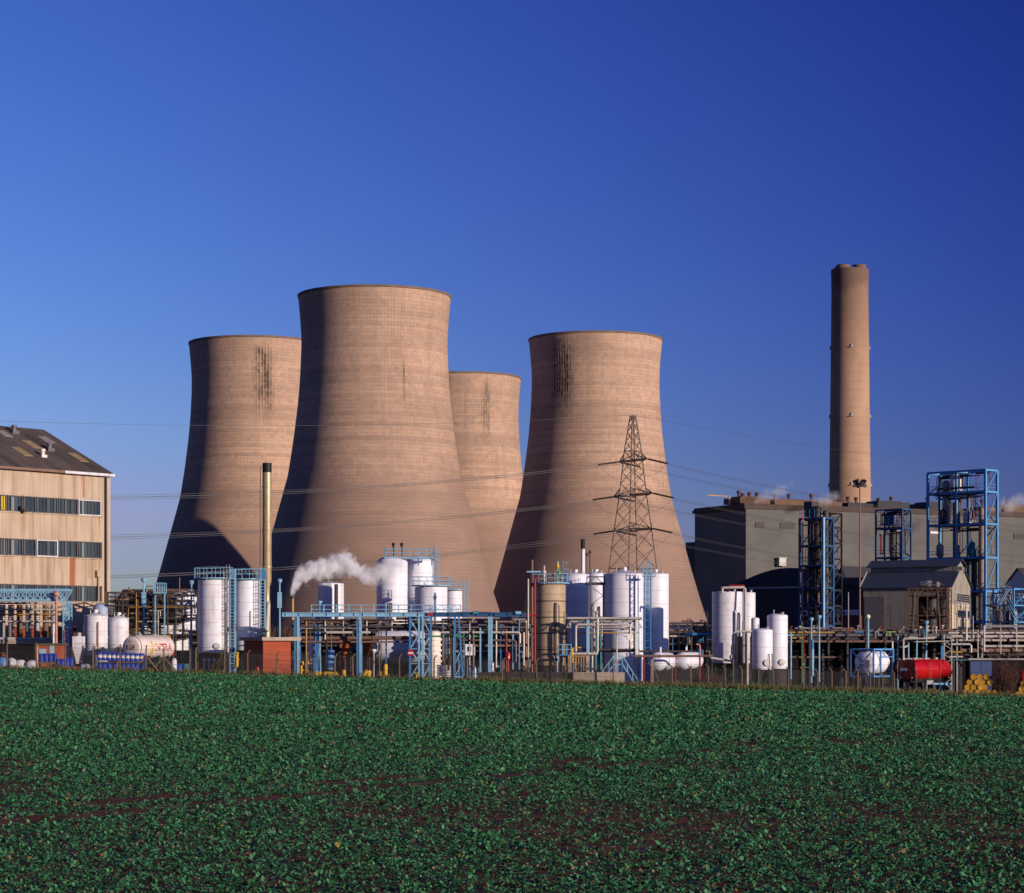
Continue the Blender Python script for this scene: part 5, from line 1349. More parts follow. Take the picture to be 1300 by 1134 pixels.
# ------------------------------------------------------------------ things under and behind the gantry
t = T('octagonal_tank', 'white eight sided tank with a thin top rail, half in shade, beside the steam plume', 'storage tank', 420, 386, rz=8, group='upright storage tanks of the chemical works')
r_ = t.w(33) / 2; z1 = t.h(742)
t.part(MB().lathe([(r_, -.3), (r_, z1), (r_ * .96, z1 + .12), (.001, z1 + .3)], 8), 'shell', WHITE, smooth=False)
t.part(rail_ring(MB(), r_ * .85, z1 + .15, .9, 10, .03), 'railing', STEEL)
t.part(MB().box(r_ * .3, r_ * .5, -r_ * 1.02, -r_ * .9, .2, z1), 'pipe', PIPED)
tank('left big white tank of the tall pair behind the gantry, steam drifting before it', 478, 517.5, 715, None, 364, WHITE, 'dome', .9, rail=None, pipes=((-5, .09, 8.8, .3, PIPED), (2, .07, 8.8, .3, STEEL)))
tank('big white tank on the right of the tall pair behind the gantry', 514, 550.5, 715, None, 368, WHITE, 'dome', .9, rail=None, pipes=((-8, .09, 8.8, 2, PIPEP), (40, .08, 9.4, .3, PIPED)), lad=70, ladm=BLUE)
t = T('tank_top_walkway', 'light blue railed walkway on top of the tall pair of white tanks', 'walkway', 488, 363, z=Z(707, 363))
L = t.w(64)
t.part(MB().box(0, L, -.6, .8, -.25, -.05), 'deck', BLUE)
b = MB(); rail_line(b, (0, -.6, -.05), (L, -.6, -.05), 1.05, 1.0, .04); rail_line(b, (0, .8, -.05), (L, .8, -.05), 1.05, 1.0, .04); t.part(b, 'railing', BLUE)
for q in (.35, .85): t.part(MB().tube((L * q * .33 + .4, -.2, -.4), (L * q * .33 + .4, -.2, 1.4), .1).lathe([(.1, 1.3), (.2, 1.4), (.2, 1.65), (.001, 1.8)], 10, (L * q * .33 + .4, -.2, 0)), 'vent', BLACK)
for q in (.3, 2.0, 4.2, 5.9): t.part(MB().bar((q, .1, -1.1), (q, .1, -.2), .14), 'bracket', BLUED)
t.part(ladder(MB(), L + .1, -.5, -2.6, 1.0, .5, cage=True), 'ladder', BLUE)
tank('broad white tank in front of the tall pair, with a blue railed rim', 526.5, 568, 746, None, 352, WHITE, 'flat', rail=BLUE, railh=1.0, pipes=((-62, .1, 6, .3, PIPED),))
tank('rightmost white tank of the group behind the gantry, with a blue ladder frame', 564, 587, 751, None, 360, WHITE, 'flat', rail=BLUE, railh=.9, lad=80, ladm=BLUE)

t = T('drum_vessel', 'large lavender shaded horizontal drum lying under the gantry behind the lattice trestle', 'vessel', 517, 342, rz=-4)
r_ = t.w(42) / 2; L = t.w(76); zc = t.h(821)
b = MB().lathe([(.001, -.5), (r_ * .6, -.38), (r_ * .9, -.1), (r_, .3), (r_, L - .3), (r_ * .9, L + .1), (r_ * .6, L + .38), (.001, L + .5)], 48).xf(Matrix.Translation((-L / 2, 0, zc)) @ Matrix.Rotation(math.pi / 2, 4, 'Y')); t.part(b, 'shell', WHITE)
for q in (-L * .3, L * .3): t.part(MB().box(q - .2, q + .2, -1.2, 1.2, -.4, zc - r_ * .7), 'saddle', DARKCONC)
for k in range(2): t.part(MB().path([(-L / 2 + .4 + k * .3, -r_ - .15, t.h(800)), (-L / 2 + .4 + k * .3, -r_ - .15, .4)], .06, 7), 'pipe', STEEL)
t = T('ribbed_vessel', 'cream horizontally ribbed upright vessel just right of the lattice trestle', 'vessel', 550, 336)
r_ = t.w(19) / 2; b = MB().lathe([(r_ * .9, .2), (r_, .3), (r_, t.h(803)), (r_ * .5, t.h(799)), (.001, t.h(798))], 36); t.part(b, 'shell', CREAMW)
for k in range(7):
    z = .8 + k * (t.h(803) - 1.0) / 7; t.part(MB().lathe([(r_ + .002, z - .13), (r_ + .14, z - .12), (r_ + .14, z + .12), (r_ + .002, z + .13)], 36, cap=False), 'rib', CREAMW)
t.part(MB().lathe([(r_ * .8, -.5), (r_ * .8, .22)], 24), 'plinth', CONC)
tank('small white tank behind the white spiral coils right of the ribbed vessel', 562, 581, 806, 838, 341, WHITE, 'dome', .5, base='skirt')
t = T('cooling_coil', 'stack of white spiral coils on the ground right of the ribbed vessel', 'coil', 563.5, 330)
for k, sx in enumerate((-.42, .42)):
    pts = [(sx + .36 * math.cos(q * .5), .36 * math.sin(q * .5), .25 + q * .0125 * 1.15) for q in range(0, 100)]
    t.part(MB().path(pts, .055, 6), 'coil', WHITE)
t.part(MB().box(-.9, .9, -.5, .5, -.4, .15), 'base', CONC)
for px, lb in ((439, 'orange red hopper on the left under the gantry pipes'), (467, 'orange red hopper on the right under the gantry pipes')):
    t = T('hopper', lb, 'hopper', px, 327, group='orange red hoppers under the gantry')
    a = t.w(14) / 2; z1, z0 = t.h(809), t.h(818); zl = t.h(835)
    t.part(MB().box(-a, a, -a, a, z0, z1).box(-a - .1, a + .1, -a - .1, a + .1, z1 + .001, z1 + .1), 'body', ORANGE)
    b = MB(); b.add([(-a, -a, z0 - .003), (a, -a, z0 - .003), (a, a, z0 - .003), (-a, a, z0 - .003), (-.25, -.25, zl), (.25, -.25, zl), (.25, .25, zl), (-.25, .25, zl)], [(0, 4, 5, 1), (1, 5, 6, 2), (2, 6, 7, 3), (3, 7, 4, 0), (4, 7, 6, 5)])
    t.part(b, 'cone', ORANGE, smooth=False); t.part(MB().tube((0, 0, zl + .05), (0, 0, .7), .22), 'chute', ORANGE)
    for q in ((-a, -a), (a, -a), (a, a), (-a, a)): t.part(MB().bar((q[0] * .97, q[1] * .97, -.5), (q[0] * .97, q[1] * .97, z0 + .05), .13), 'leg', STEEL)
tank('narrow white tank standing behind the first pair of gantry columns', 391, 405.5, 811, 848, 331, WHITE, 'dome', .35, base='skirt', nozzle=False)
tank('dark blue round tank low under the gantry, left of the hoppers', 413, 425, 825, 850, 336, BLUET, 'flat', base='skirt', nozzle=False)
t = T('bollard_lamp', 'pale mushroom headed post under the gantry between the hoppers and the big drum', 'post', 474.5, 322)
t.part(MB().tube((0, 0, -.3), (0, 0, t.h(829)), .09), 'pole', GALV); t.part(MB().lathe([(.1, 0), (.28, .25), (.28, .4), (.1, .42)], 14, (0, 0, t.h(829))), 'head', CREAMW)
t = T('warning_sign', 'round red and white warning disc fixed to the lattice trestle', 'sign', 521.5, 317, z=Z(829, 317))
b = MB(); i0 = 0; b.lathe([(.001, -.03), (.36, -.03), (.36, .03), (.001, .03)], 24); b.xf(Matrix.Rotation(math.pi / 2, 4, 'X')); t.part(b, 'disc', RED)
t.part(MB().box(-.26, .26, -.06, -.035, -.09, .09), 'bar', WHITE); t.part(MB().bar((0, .06, -t.z + ground(t.x, 317) - .3), (0, .06, .2), .07), 'post', BLUED)
# yellow bollards and drums at the gantry foot
yd = drum_mesh(.28, .85).build('yellow_drum', YELLOW)
for k, px in enumerate((402, 407, 412, 417, 422, 426)):
    D = 318.5; x_ = X(px, D); o = put(yd, x_, D, ground(x_, D) + .3, 0, 'small yellow drum lying in the row left of the middle gantry columns', 'drum', 'yellow drums lying under the gantry'); o.rotation_euler = (math.pi / 2, 0, R.uniform(-.3, .3))
for px, lb in ((437, 'yellow drum standing alone left of the middle gantry columns'), (461.5, 'tilted yellow drum immediately right of the middle gantry columns'), (468, 'yellow drum second to the right of the middle gantry columns'), (484, 'yellow drum standing left of the tall ochre bollard'), (527, 'yellow drum inside the lattice trestle legs')):
    D = 319.5; x_ = X(px, D); o = put(yd, x_, D, ground(x_, D), 0, lb, 'drum', 'yellow drums standing under the gantry')
    if px == 461.5: o.rotation_euler = (0, .5, 0); o.location.z += .1
t = T('bollard', 'tall ochre bollard under the gantry left of the lattice trestle', 'bollard', 489.5, 319)
t.part(MB().lathe([(.22, -.2), (.22, 1.5), (.15, 1.62), (.001, 1.66)], 16), 'post', YELLOW); t.part(MB().box(-.35, .35, -.35, .35, -.3, .12), 'foot', CONC)
for px, y0 in ((382.5, 842), (389, 841)):
    t = T('fill_pipe', 'yellow hose valve left of the narrow white tank' if px < 385 else 'yellow hose valve in front of the narrow white tank', 'pipe', px, 320, group='yellow hose valves by the gantry')
    t.part(MB().path([(0, 0, .3), (0, 0, t.h(y0)), (.15, -.2, t.h(y0) + .1), (.2, -.3, t.h(y0) - .2)], .14, 9), 'pipe', YELLOW); t.part(MB().lathe([(.25, 0), (.25, .12)], 14, (0, 0, .6)), 'flange', YELLOW); t.part(MB().tube((0, 0, -.3), (0, 0, .32), .1), 'riser', STEEL)

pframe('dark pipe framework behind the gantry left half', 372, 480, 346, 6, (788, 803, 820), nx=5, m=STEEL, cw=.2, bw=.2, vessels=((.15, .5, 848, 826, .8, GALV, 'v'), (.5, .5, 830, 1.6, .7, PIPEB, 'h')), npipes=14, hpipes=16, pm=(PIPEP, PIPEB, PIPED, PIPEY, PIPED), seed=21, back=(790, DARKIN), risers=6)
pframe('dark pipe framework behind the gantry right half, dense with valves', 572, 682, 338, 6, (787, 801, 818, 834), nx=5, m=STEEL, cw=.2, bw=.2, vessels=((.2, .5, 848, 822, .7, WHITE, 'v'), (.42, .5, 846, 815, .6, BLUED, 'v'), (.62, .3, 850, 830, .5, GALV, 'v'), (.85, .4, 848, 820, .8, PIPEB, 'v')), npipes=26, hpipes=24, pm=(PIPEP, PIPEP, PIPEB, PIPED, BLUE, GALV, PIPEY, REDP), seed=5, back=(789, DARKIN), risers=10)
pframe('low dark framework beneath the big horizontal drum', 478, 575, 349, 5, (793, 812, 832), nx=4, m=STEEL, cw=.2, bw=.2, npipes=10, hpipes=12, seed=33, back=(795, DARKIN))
t = T('gas_bottle_rack', 'rack of blue and white gas bottles beside the double gantry column', 'gas bottle rack', 592, 324)
for k in range(5): t.part(MB().lathe([(.13, .05), (.13, 1.25), (.09, 1.42), (.04, 1.5), (.04, 1.6), (.001, 1.61)], 12, (k * .33, 0, 0)), 'bottle', WHITE if k % 2 else BLUE)
b = MB(); b.bar((-.3, -.2, .8), (1.7, -.2, .8), .06); b.bar((-.3, -.2, -.3), (-.3, -.2, 1.3), .07); b.bar((1.7, -.2, -.3), (1.7, -.2, 1.3), .07); b.box(-.3, 1.7, -.25, .25, -.1, .045); t.part(b, 'frame', BLUED)
t = T('control_panel', 'white instrument panel on a stand among the pipes right of the leaning gantry legs', 'panel', 597, 328)
t.part(MB().box(-.55, .55, -.12, .12, t.h(832), t.h(818)), 'cabinet', WHITE); t.part(MB().bar((-.4, 0, -.3), (-.4, 0, t.h(831)), .1).bar((.4, 0, -.3), (.4, 0, t.h(831)), .1), 'stand', STEEL); t.part(MB().box(-.3, .1, -.16, -.125, t.h(827), t.h(821)), 'window', BLACK)
t = T('valve_wheel', 'bright red fire valve standing among pipes behind the black wall', 'valve', 645, 318)
t.part(MB().tube((0, 0, -.3), (0, 0, t.h(836)), .12), 'pipe', REDP); t.part(MB().lathe([(.16, 0), (.26, .1), (.26, .7), (.16, .85), (.001, .9)], 16, (0, 0, t.h(838))), 'valve_body', RED)
t = T('marker_post', 'pair of white and blue marker posts beside the double gantry column', 'post', 626.5, 316.5)
t.part(MB().lathe([(.13, -.3), (.13, 1.2), (.001, 1.25)], 12), 'post', BLUE); t.part(MB().lathe([(.14, 1.26), (.14, 2.1), (.001, 2.15)], 12, (-.1, 0, 0)), 'sleeve', WHITE)

t = T('bund_wall', 'low near black bund wall in front of the beige tank', 'wall', 609, 314)
b = MB(); L = t.w(118)
b.box(0, L, 0, .3, -.7, t.h(853.5)); t.part(b, 'wall', DARKCONC)  # near-black stretch of the low wall, continued by the pale one
for k in range(7): t.part(MB().box(k * L / 6.5 - .1, k * L / 6.5 + .12, -.12, -.003, -.7, t.h(853.5) - .03), 'pier', DARKCONC)
t = T('bund_wall', 'low pale concrete bund wall at the end of the black one, under the blue stairs', 'wall', 728, 313.3)
t.part(MB().box(0, t.w(50), 0, .3, -.7, t.h(853.5)), 'wall', CONC); t.part(MB().box(t.w(50) + .03, t.w(65), .04, .34, -.7, t.h(853.5) - .03), 'end_panel', CONC)

# ------------------------------------------------------------------ beige tank and the bright white tanks
t = tank('beige lagged tank with a light blue rim walkway and red riser pipe', 679, 718, 743, 845, 331, BEIGE, 'flat', rail=BLUE, railh=1.0, base='skirt', pipes=((18, .08, 9.0, .4, PIPED), (24, .07, 9.0, .4, PIPEP), (30, .06, 8.8, .4, STEEL), (62, .07, 8, .3, PIPEY)), bands=0)
for k in range(1, 5):
    z = t.z0 + (t.z1 - t.z0) * k / 5; t.part(MB().lathe([(t.r + .002, z - .06), (t.r + .05, z - .05), (t.r + .05, z + .05), (t.r + .002, z + .06)], 48, cap=False), 'band', STEEL)
for x_, hh, m_ in ((-.7, 2.2, PIPEP), (-.2, 1.2, PIPEB), (.45, 1.7, PIPEB), (1.0, 2.0, GREENP), (1.3, 1.0, GALV)):
    t.part(MB().tube((x_, -.4, t.z1), (x_, -.4, t.z1 + hh), .11).lathe([(.11, 0), (.24, .05), (.24, .3), (.11, .35)], 12, (x_, -.4, t.z1 + hh * .6)), 'nozzle', m_)
t = T('riser_pipe', 'dark red riser pipe climbing the left side of the beige tank', 'pipe', 679, 327)
t.part(MB().path([(0, 0, -.3), (0, 0, t.h(735)), (.5, .4, t.h(733))], .12, 10), 'pipe', REDP); run_pipe(t, t.lx(660), t.lx(681), -.1, t.h(781), .12, REDP)
t = T('riser_pipe', 'pale riser pipe left of the dark red one', 'pipe', 670.5, 326)
t.part(MB().tube((0, 0, -.3), (0, 0, t.h(735)), .09), 'pipe', PIPEP)
t = T('vent_stack', 'slim brown vent stack rising above the left edge of the beige tank', 'vent stack', 675.5, 330)
t.part(MB().tube((0, 0, -.3), (0, 0, t.h(711)), .13), 'pipe', PIPEB); t.part(MB().box(-.6, 1.0, -.2, .4, t.h(727), t.h(725)), 'platform', BLUE)
t = T('vent_stack', 'pale green vent stack rising above the right edge of the beige tank', 'vent stack', 708, 334)
t.part(MB().tube((0, 0, -.3), (0, 0, t.h(713)), .11), 'pipe', paint('pale_green_paint', (.45, .55, .45), .5)); t.part(MB().lathe([(.11, 0), (.18, .1), (.18, .4), (.11, .5)], 12, (0, 0, t.h(722))), 'flange', YELLOW)
tank('white tank between the beige tank and the widest white tank, half shaded by its neighbour', 714, 748, 730.5, None, 356, WHITE, 'cone', .35, lad=-38, ladm=BLUE)
tank('narrow white tank in the gap behind two white tanks, with dark pipes up its front', 744, 770, 729.5, None, 364, WHITE, 'cone', .3, pipes=((-12, .10, 9.5, .3, PIPEP), (2, .08, 8.6, .3, PIPEP), (14, .09, 9.2, .3, STEEL)))
t = T('pipe_bridge', 'dark pipe bridge joining the tops of the white tanks above the narrow one', 'pipe bridge', 745, 346, z=Z(742, 346))
b = MB(); L = t.w(22); b.bar((0, 0, 0), (L, 0, 0), .2); b.bar((0, 0, .9), (L, 0, .9), .12); b.bar((0, 0, 0), (0, 0, .9), .1); b.bar((L, 0, 0), (L, 0, .9), .1); b.bar((0, 0, 0), (L / 2, 0, .9), .08); b.bar((L, 0, 0), (L / 2, 0, .9), .08); t.part(b, 'frame', STEEL)
t.part(MB().tube((-.2, .4, .1), (L + .2, .4, .1), .16), 'pipe', PIPED)
for q in (.12, L - .12): t.part(MB().bar((q, .2, ground(t.x, 346) - t.z - .3), (q, .2, 0), .13), 'leg', STEEL)
t.part(lattice(MB(), (.12, .2, -8), (L - .12, .2, -8), (0, 0, 8), 0, 6, .07), 'bracing', STEEL)
tank('widest bright white tank with a low conical roof, in front of the pylon', 766, 820, 730, None, 347, WHITE, 'cone', .55, lad=62, ladm=BLUE)
tank('bright white tank immediately right of the widest one, in front of the pylon', 816, 849, 730, None, 350, WHITE, 'cone', .3, lad=-48, ladm=BLUE)
t = T('ladder_tower', 'tall light blue ladder tower in the gap between the two bright white tanks', 'ladder', 822.5, 342)
b = MB()
for q in (-.35, .35): b.bar((q, 0, -.4), (q, 0, t.h(727)), .13); b.bar((q, .7, -.4), (q, .7, t.h(727)), .1)
z = .4
while z < t.h(728): b.bar((-.35, 0, z), (.35, 0, z), .06); b.bar((-.35, 0, z), (-.35, .7, z + .4), .05); z += .8
t.part(b, 'frame', BLUED)
b = MB(); rail_line(b, (-.6, -.2, t.h(731)), (.9, -.2, t.h(731)), 1.0, .5, .04); t.part(b.box(-.6, .9, -.25, .8, t.h(731) - .1, t.h(731)), 'landing', BLUE)
tank('small dome topped vessel casting a shadow on the white tanks behind it', 876, 893, 783, 846, 330, WHITEB, 'dome', .6, base='skirt', nozzle=False) if False else None
t = T('slim_chimney', 'slim white chimney with a black top behind the white tanks', 'chimney', 740, 400)
t.part(MB().tube((0, 0, -.3), (0, 0, t.h(697)), t.w(5) / 2, None, 16), 'shaft', WHITE); t.part(MB().tube((0, 0, t.h(697) + .004), (0, 0, t.h(684.5)), t.w(5.4) / 2, None, 16), 'cap', BLACK)
for px, lb in ((745.5, 'thin rusty mast beside the slim white chimney'), (749, 'thin dark mast with a small head right of the slim white chimney')):
    t = T('mast', lb, 'mast', px, 402); t.part(MB().tube((0, 0, -.3), (0, 0, t.h(703 if px > 747 else 706)), .07), 'pole', PIPEB if px < 747 else STEEL)
    t.part(MB().lathe([(.07, 0), (.2, .1), (.2, .35), (.001, .5)], 10, (0, 0, t.h(703 if px > 747 else 706))), 'head', STEEL)

PB = T('pipe_rack', 'pale pipe rack on light blue columns before the widest white tank', 'pipe rack', 719, 326)
for px, w_, mt, yt in ((746.5, .36, BLUE, 786), (763.5, .2, TEAL, 790), (757, .2, TEAL, 797), (808.5, .3, CREAMW, 786), (811.5, .14, BLUE, 786), (719, .14, STEEL, 786), (731, .12, BLUE, 830)):
    PB.part(MB().bar((PB.lx(px), 0 if w_ > .2 else .8, -.4), (PB.lx(px), 0 if w_ > .2 else .8, PB.h(yt)), w_), 'column', mt)
zz = (PB.h(796.5), PB.h(786.5))
for yy in (0, .9):
    b = MB(); b.bar((0, yy, zz[0]), (PB.lx(815), yy, zz[0]), .13); b.bar((0, yy, zz[1]), (PB.lx(815), yy, zz[1]), .12); PB.part(lattice(b, (0, yy, zz[0]), (0, yy, zz[1]), (PB.lx(815), 0, 0), 0, 14, .06), 'truss', GALV)
for a, c, yy, py, r_, mt, d0, d1 in ((720, 815, -.3, 785, .13, PIPEP, 0, 0), (724, 812, .3, 789, .11, PIPEP, 4.6, 0), (731, 800, -.3, 793, .12, PIPEP, 3.0, 2.5), (757, 806, .5, 799, .10, PIPEP, 0, 4), (783, 812, -.2, 803, .08, PIPEP, 3, 0), (735, 806, .6, 803.5, .07, PIPEY, 0, 0), (718, 812, .3, 825, .12, PIPED, 0, 0), (760, 880, .9, 827, .11, PIPED, 0, 0), (724, 759, -.4, 830, .14, PIPEP, 0, 0)):
    run_pipe(PB, PB.lx(a), PB.lx(c), yy, PB.h(py), r_, mt, d0, d1)
PB.part(MB().path([(PB.lx(757), -.4, PB.h(830)), (PB.lx(758.5), -.4, PB.h(826)), (PB.lx(758.5), -.4, PB.h(786)), (PB.lx(759.5), -.3, PB.h(785))], .14, 9), 'pipe', PIPEP)
PB.part(MB().path([(PB.lx(752), 0, PB.h(789)), (PB.lx(752), 0, 0)], .1, 8), 'pipe', PIPEP)
b = MB().lathe([(.05, 0), (.05, .1), (.35, .1), (.35, .2), (.05, .2)], 16); b.xf(Matrix.Translation((PB.lx(797.5), -.5, PB.h(809))) @ Matrix.Rotation(math.pi / 2, 4, 'X') @ Matrix.Rotation(.5, 4, 'Y')); b.bar((PB.lx(783), -.45, PB.h(805)), (PB.lx(797), -.45, PB.h(809)), .06); PB.part(b, 'valve', GALV)
b = MB(); t = T('platform_stairs', 'light blue steel platform with two flights of steps straddling the pale bund wall', 'stairs', 785, 316)
for x0, x1, z0, z1 in ((-2.2, -.45, .0, 2.4), (2.2, .45, -.4, 2.4)):
    for yy in (0, .8):
        b.bar((x0, yy, z0), (x1, yy, z1), .16, .1)
    for k in range(8): u = (k + .5) / 8; b.box(min(x0 + (x1 - x0) * u - .14, x0 + (x1 - x0) * u + .14), x0 + (x1 - x0) * u + .14, .06, .74, z0 + (z1 - z0) * u, z0 + (z1 - z0) * u + .04)
t.part(b, 'steps', BLUE)
t.part(MB().box(-.44, .44, 0, .8, 2.35, 2.43), 'landing', BLUE)
b = MB()
for yy in (-.05, .85):
    for x0, x1, z0, z1 in ((-2.2, -.45, .0, 2.4), (2.2, .45, -.4, 2.4)):
        b.bar((x0, yy, z0 + 1), (x1, yy, z1 + .9), .07)
        for u in (.02, .35, .68, 1): b.bar((x0 + (x1 - x0) * u, yy, z0 + (z1 - z0) * u), (x0 + (x1 - x0) * u, yy, z0 + (z1 - z0) * u + 1 - .1 * u), .06)
    b.bar((-.45, yy, 3.3), (.45, yy, 3.3), .07); b.bar((-.45, yy, 2.85), (.45, yy, 2.85), .05)
t.part(b, 'handrail', BLUE)
for q in (-.4, .4):
    for yy in (.02, .78): t.part(MB().bar((q, yy, -.5), (q, yy, 2.34), .09), 'leg', BLUED)
t = T('guard_rail', 'ochre guard rail cage right of the beige tank base', 'railing', 722, 320)
for yy in (0, 1.6):
    b = MB(); L = t.w(26)
    for k in range(9): b.bar((L * k / 8, yy, -.3), (L * k / 8, yy, t.h(833)), .06)
    b.bar((0, yy, t.h(833)), (L, yy, t.h(833)), .08); b.bar((0, yy, t.h(843)), (L, yy, t.h(843)), .06); t.part(b, 'railing', PIPEY)
t.part(MB().path([(t.lx(727), .5, -.3), (t.lx(727), .5, t.h(823)), (t.lx(738), .5, t.h(822))], .09, 8), 'pipe', YELLOW)
t = T('access_platform', 'small light blue access platform clipped to the right side of the beige tank', 'platform', 715, 325, z=Z(831, 325))
b = MB().box(-.6, .9, 0, 1, -.12, 0); t.part(b, 'deck', BLUED); b = MB(); rail_line(b, (-.6, 0, 0), (.9, 0, 0), 1.1, .5, .05); t.part(b, 'railing', BLUE)
for q in (-.5, .8): t.part(MB().bar((q, .5, ground(t.x, 325) - t.z - .3), (q, .5, -.1), .14), 'leg', BLUE)
def hvessel(label, px, D, py, rpx, L, rz, mat, legs=True, bandm=None, group='horizontal vessels by the white tanks'):
    t = T('pressure_vessel', label, 'vessel', px, D, rz=rz, group=group); r = t.w(rpx); zc = t.h(py)
    b = MB().lathe([(.001, -r * .45), (r * .5, -r * .38), (r * .85, -r * .18), (r, .08), (r, L - .08), (r * .85, L + r * .18), (r * .5, L + r * .38), (.001, L + r * .45)], 36).xf(Matrix.Translation((0, 0, zc)) @ Matrix.Rotation(math.pi / 2, 4, 'Y')); t.part(b, 'shell', mat)
    for q in (L * .2, L * .8): t.part(MB().box(q - .15, q + .15, -r * .8, r * .8, -.4, zc - r * .6), 'saddle', STEEL)
    t.part(MB().lathe([(r + .002, L * .1 - .04), (r + .03, L * .1 - .04), (r + .03, L * .1 + .04), (r + .002, L * .1 + .04)], 36, cap=False).xf(Matrix.Translation((0, 0, zc)) @ Matrix.Rotation(math.pi / 2, 4, 'Y')), 'band', mat)
    t.part(MB().tube((L * .3, 0, zc + r - .05), (L * .3, 0, zc + r + .6), .12), 'nozzle', WHITE)
    return t
hvessel('white horizontal pressure vessel with its rounded end facing the pale leaning post', 834, 322, 840, 11.5, 4.5, 70, WHITE)
hvessel('second white horizontal pressure vessel, right of the pale leaning post', 866, 327, 839, 11, 4.5, 66, WHITE)
t = T('ground_pipe', 'rusty pipe on thin posts running past the two horizontal pressure vessels', 'pipe', 805, 319)
run_pipe(t, 0, t.lx(905), 0, t.h(833), .13, PIPEB)
for px in (818, 858, 889): t.part(MB().bar((t.lx(px), .03, -.8), (t.lx(px), .03, t.h(834)), .1), 'post', REDP)
t = T('salmon_pipe', 'salmon coloured hooked standpipe right of the horizontal vessels', 'pipe', 888.5, 320)
t.part(MB().path([(0, 0, -.5), (0, 0, t.h(820)), (-.12, 0, t.h(818.4)), (-.4, 0, t.h(818))], .10, 9), 'pipe', paint('salmon_paint', (.55, .22, .14), .5, dirt=.3))
pframe('low dark pipe framework behind the two horizontal vessels', 846, 910, 352, 6, (791, 803, 818), nx=4, m=STEEL, cw=.18, bw=.18, vessels=((.3, .5, 800, 1.3, .6, WHITEB, 'h'), (.7, .4, 838, 806, .5, BLUED, 'v')), npipes=12, hpipes=18, pm=(PIPED, PIPEP, PIPEB, BLUED, GALV), seed=12, back=(793, DARKIN), risers=6)

# ------------------------------------------------------------------ group of four white tanks right of centre
tank('tall stained white tank with a looped pipe over its top, by the cranked fence posts', 904, 942.5, 752, 842, 338, WHITEB, 'flat', base='legs', pipes=((24, .14, 8.8, .4, WHITEB), (40, .10, 8.6, .4, STEEL), (15, .06, 5, .3, PIPEB)))
tank('tall white tank mostly hidden behind the stained one with the looped pipe', 937, 959, 753, 842, 347, WHITEB, 'flat', base='skirt', pipes=((35, .09, 7.5, .4, STEEL),))
tank('shortest domed white tank in front of the plain white cylinder', 954.5, 981, 801, 850, 329, WHITE, 'dome', .3, base='legs', pipes=((30, .05, 4, .3, STEEL), (52, .05, 4, .3, STEEL)))
tank('plain white cylinder on a dark base at the right end of the tank group', 974, 1000, 782, 849, 335, WHITE, 'dome', .25, base='skirt')
t = T('loop_pipe', 'pale pipe looping over the tops of the two tall tanks by the cranked fence posts', 'pipe', 917, 335)
t.part(MB().path([(0, 0, t.h(753)), (0, 0, t.h(747.5)), (.2, 0, t.h(746)), (t.lx(944), 0, t.h(746)), (t.lx(946), 0, t.h(748)), (t.lx(946), -.3, t.h(800)), (t.lx(948), -.6, t.h(803)), (t.lx(948), -.6, 0)], .14, 10), 'pipe', PIPEP)
t.part(MB().path([(t.lx(926), .5, t.h(751)), (t.lx(927), .5, t.h(743.5)), (t.lx(945), .5, t.h(743.5)), (t.lx(946), .5, t.h(747))], .10, 8), 'pipe', REDP)
t.part(MB().path([(t.lx(900), -2.6, t.h(835)), (t.lx(925), -2.6, t.h(839)), (t.lx(928), -2.6, t.h(835)), (t.lx(928), -2.6, t.h(806)), (t.lx(931), -2.6, t.h(802)), (t.lx(953), -2.6, t.h(802)), (t.lx(954), -2.6, t.h(806))], .13, 9), 'pipe', PIPEP)
b = MB()
for px in (932, 937, 944, 951): b.tube((t.lx(px), -2.3, -.3), (t.lx(px), -2.3, t.h(804)), .07)
t.part(b, 'supports', STEEL)
for px, m_ in ((935, PIPEB), (939.5, PIPEY), (951, CREAMW)): t.part(MB().tube((t.lx(px), -1.9, -.2), (t.lx(px), -1.9, t.h(808)), .12), 'riser', m_)
tank('very small blue white cylinder between the tall tanks and the plain cylinder', 953.5, 964, 786, 848, 343, WHITEB, 'dome', .2, base='skirt', nozzle=False)

# ------------------------------------------------------------------ lattice towers and sheds on the right
VB = [(.22, .5, 668, 612, .6, GALV, 'c'), (.42, .4, 800, 640, .6, PIPEB, 'c'), (.42, .35, 625, 606, .95, CREAMW, 'c'), (.72, .5, 800, 700, .6, STEEL, 'c'), (.9, .25, 820, 649, .62, BEIGE, 'c'), (.6, .5, 667, 650, .75, WHITEB, 'v'), (.2, .35, 665, 648, .7, STEEL, 'v'), (.15, .3, 706, 692, .6, GALV, 'v'), (.7, .3, 706, 690, .6, TEAL, 'v')]
bt = pframe('tallest blue open steel tower with vessels on four floors, far end of the works', 1178, 1243.5, 476, 3.35, (601, 628, 668, 710, 752, 790), nx=2, m=BLUEM, rz=-45, cw=.36, bw=.32, wid=11.0, vessels=VB, npipes=60, hpipes=8, pm=(PIPED, STEEL, REDP, GREYP, PIPEB, PIPED), seed=6, risers=3)
dt = pframe('dark slender lattice tower with a bright red riser pipe, left of the floodlight mast', 1015.5, 1041, 402, 2.2, (659, 694, 719, 747, 772, 795), nx=1, m=BLUEK, rz=-45, cw=.30, bw=.26, wid=4.0, vessels=((.5, .5, 812, 645, .62, BLACK, 'c'), (.2, .6, 800, 660, .32, PIPEB, 'c'), (.82, .7, 800, 650, .4, STEEL, 'c')), npipes=70, hpipes=14, pm=(PIPED, PIPED, BLACK, PIPEB, STEEL), seed=17)
dt.part(MB().bar((4.02, -.02, -.4), (4.02, -.02, dt.hs[0] + .1), .36), 'column', BLUE)  # light blue copy paints the sunlight on this corner column
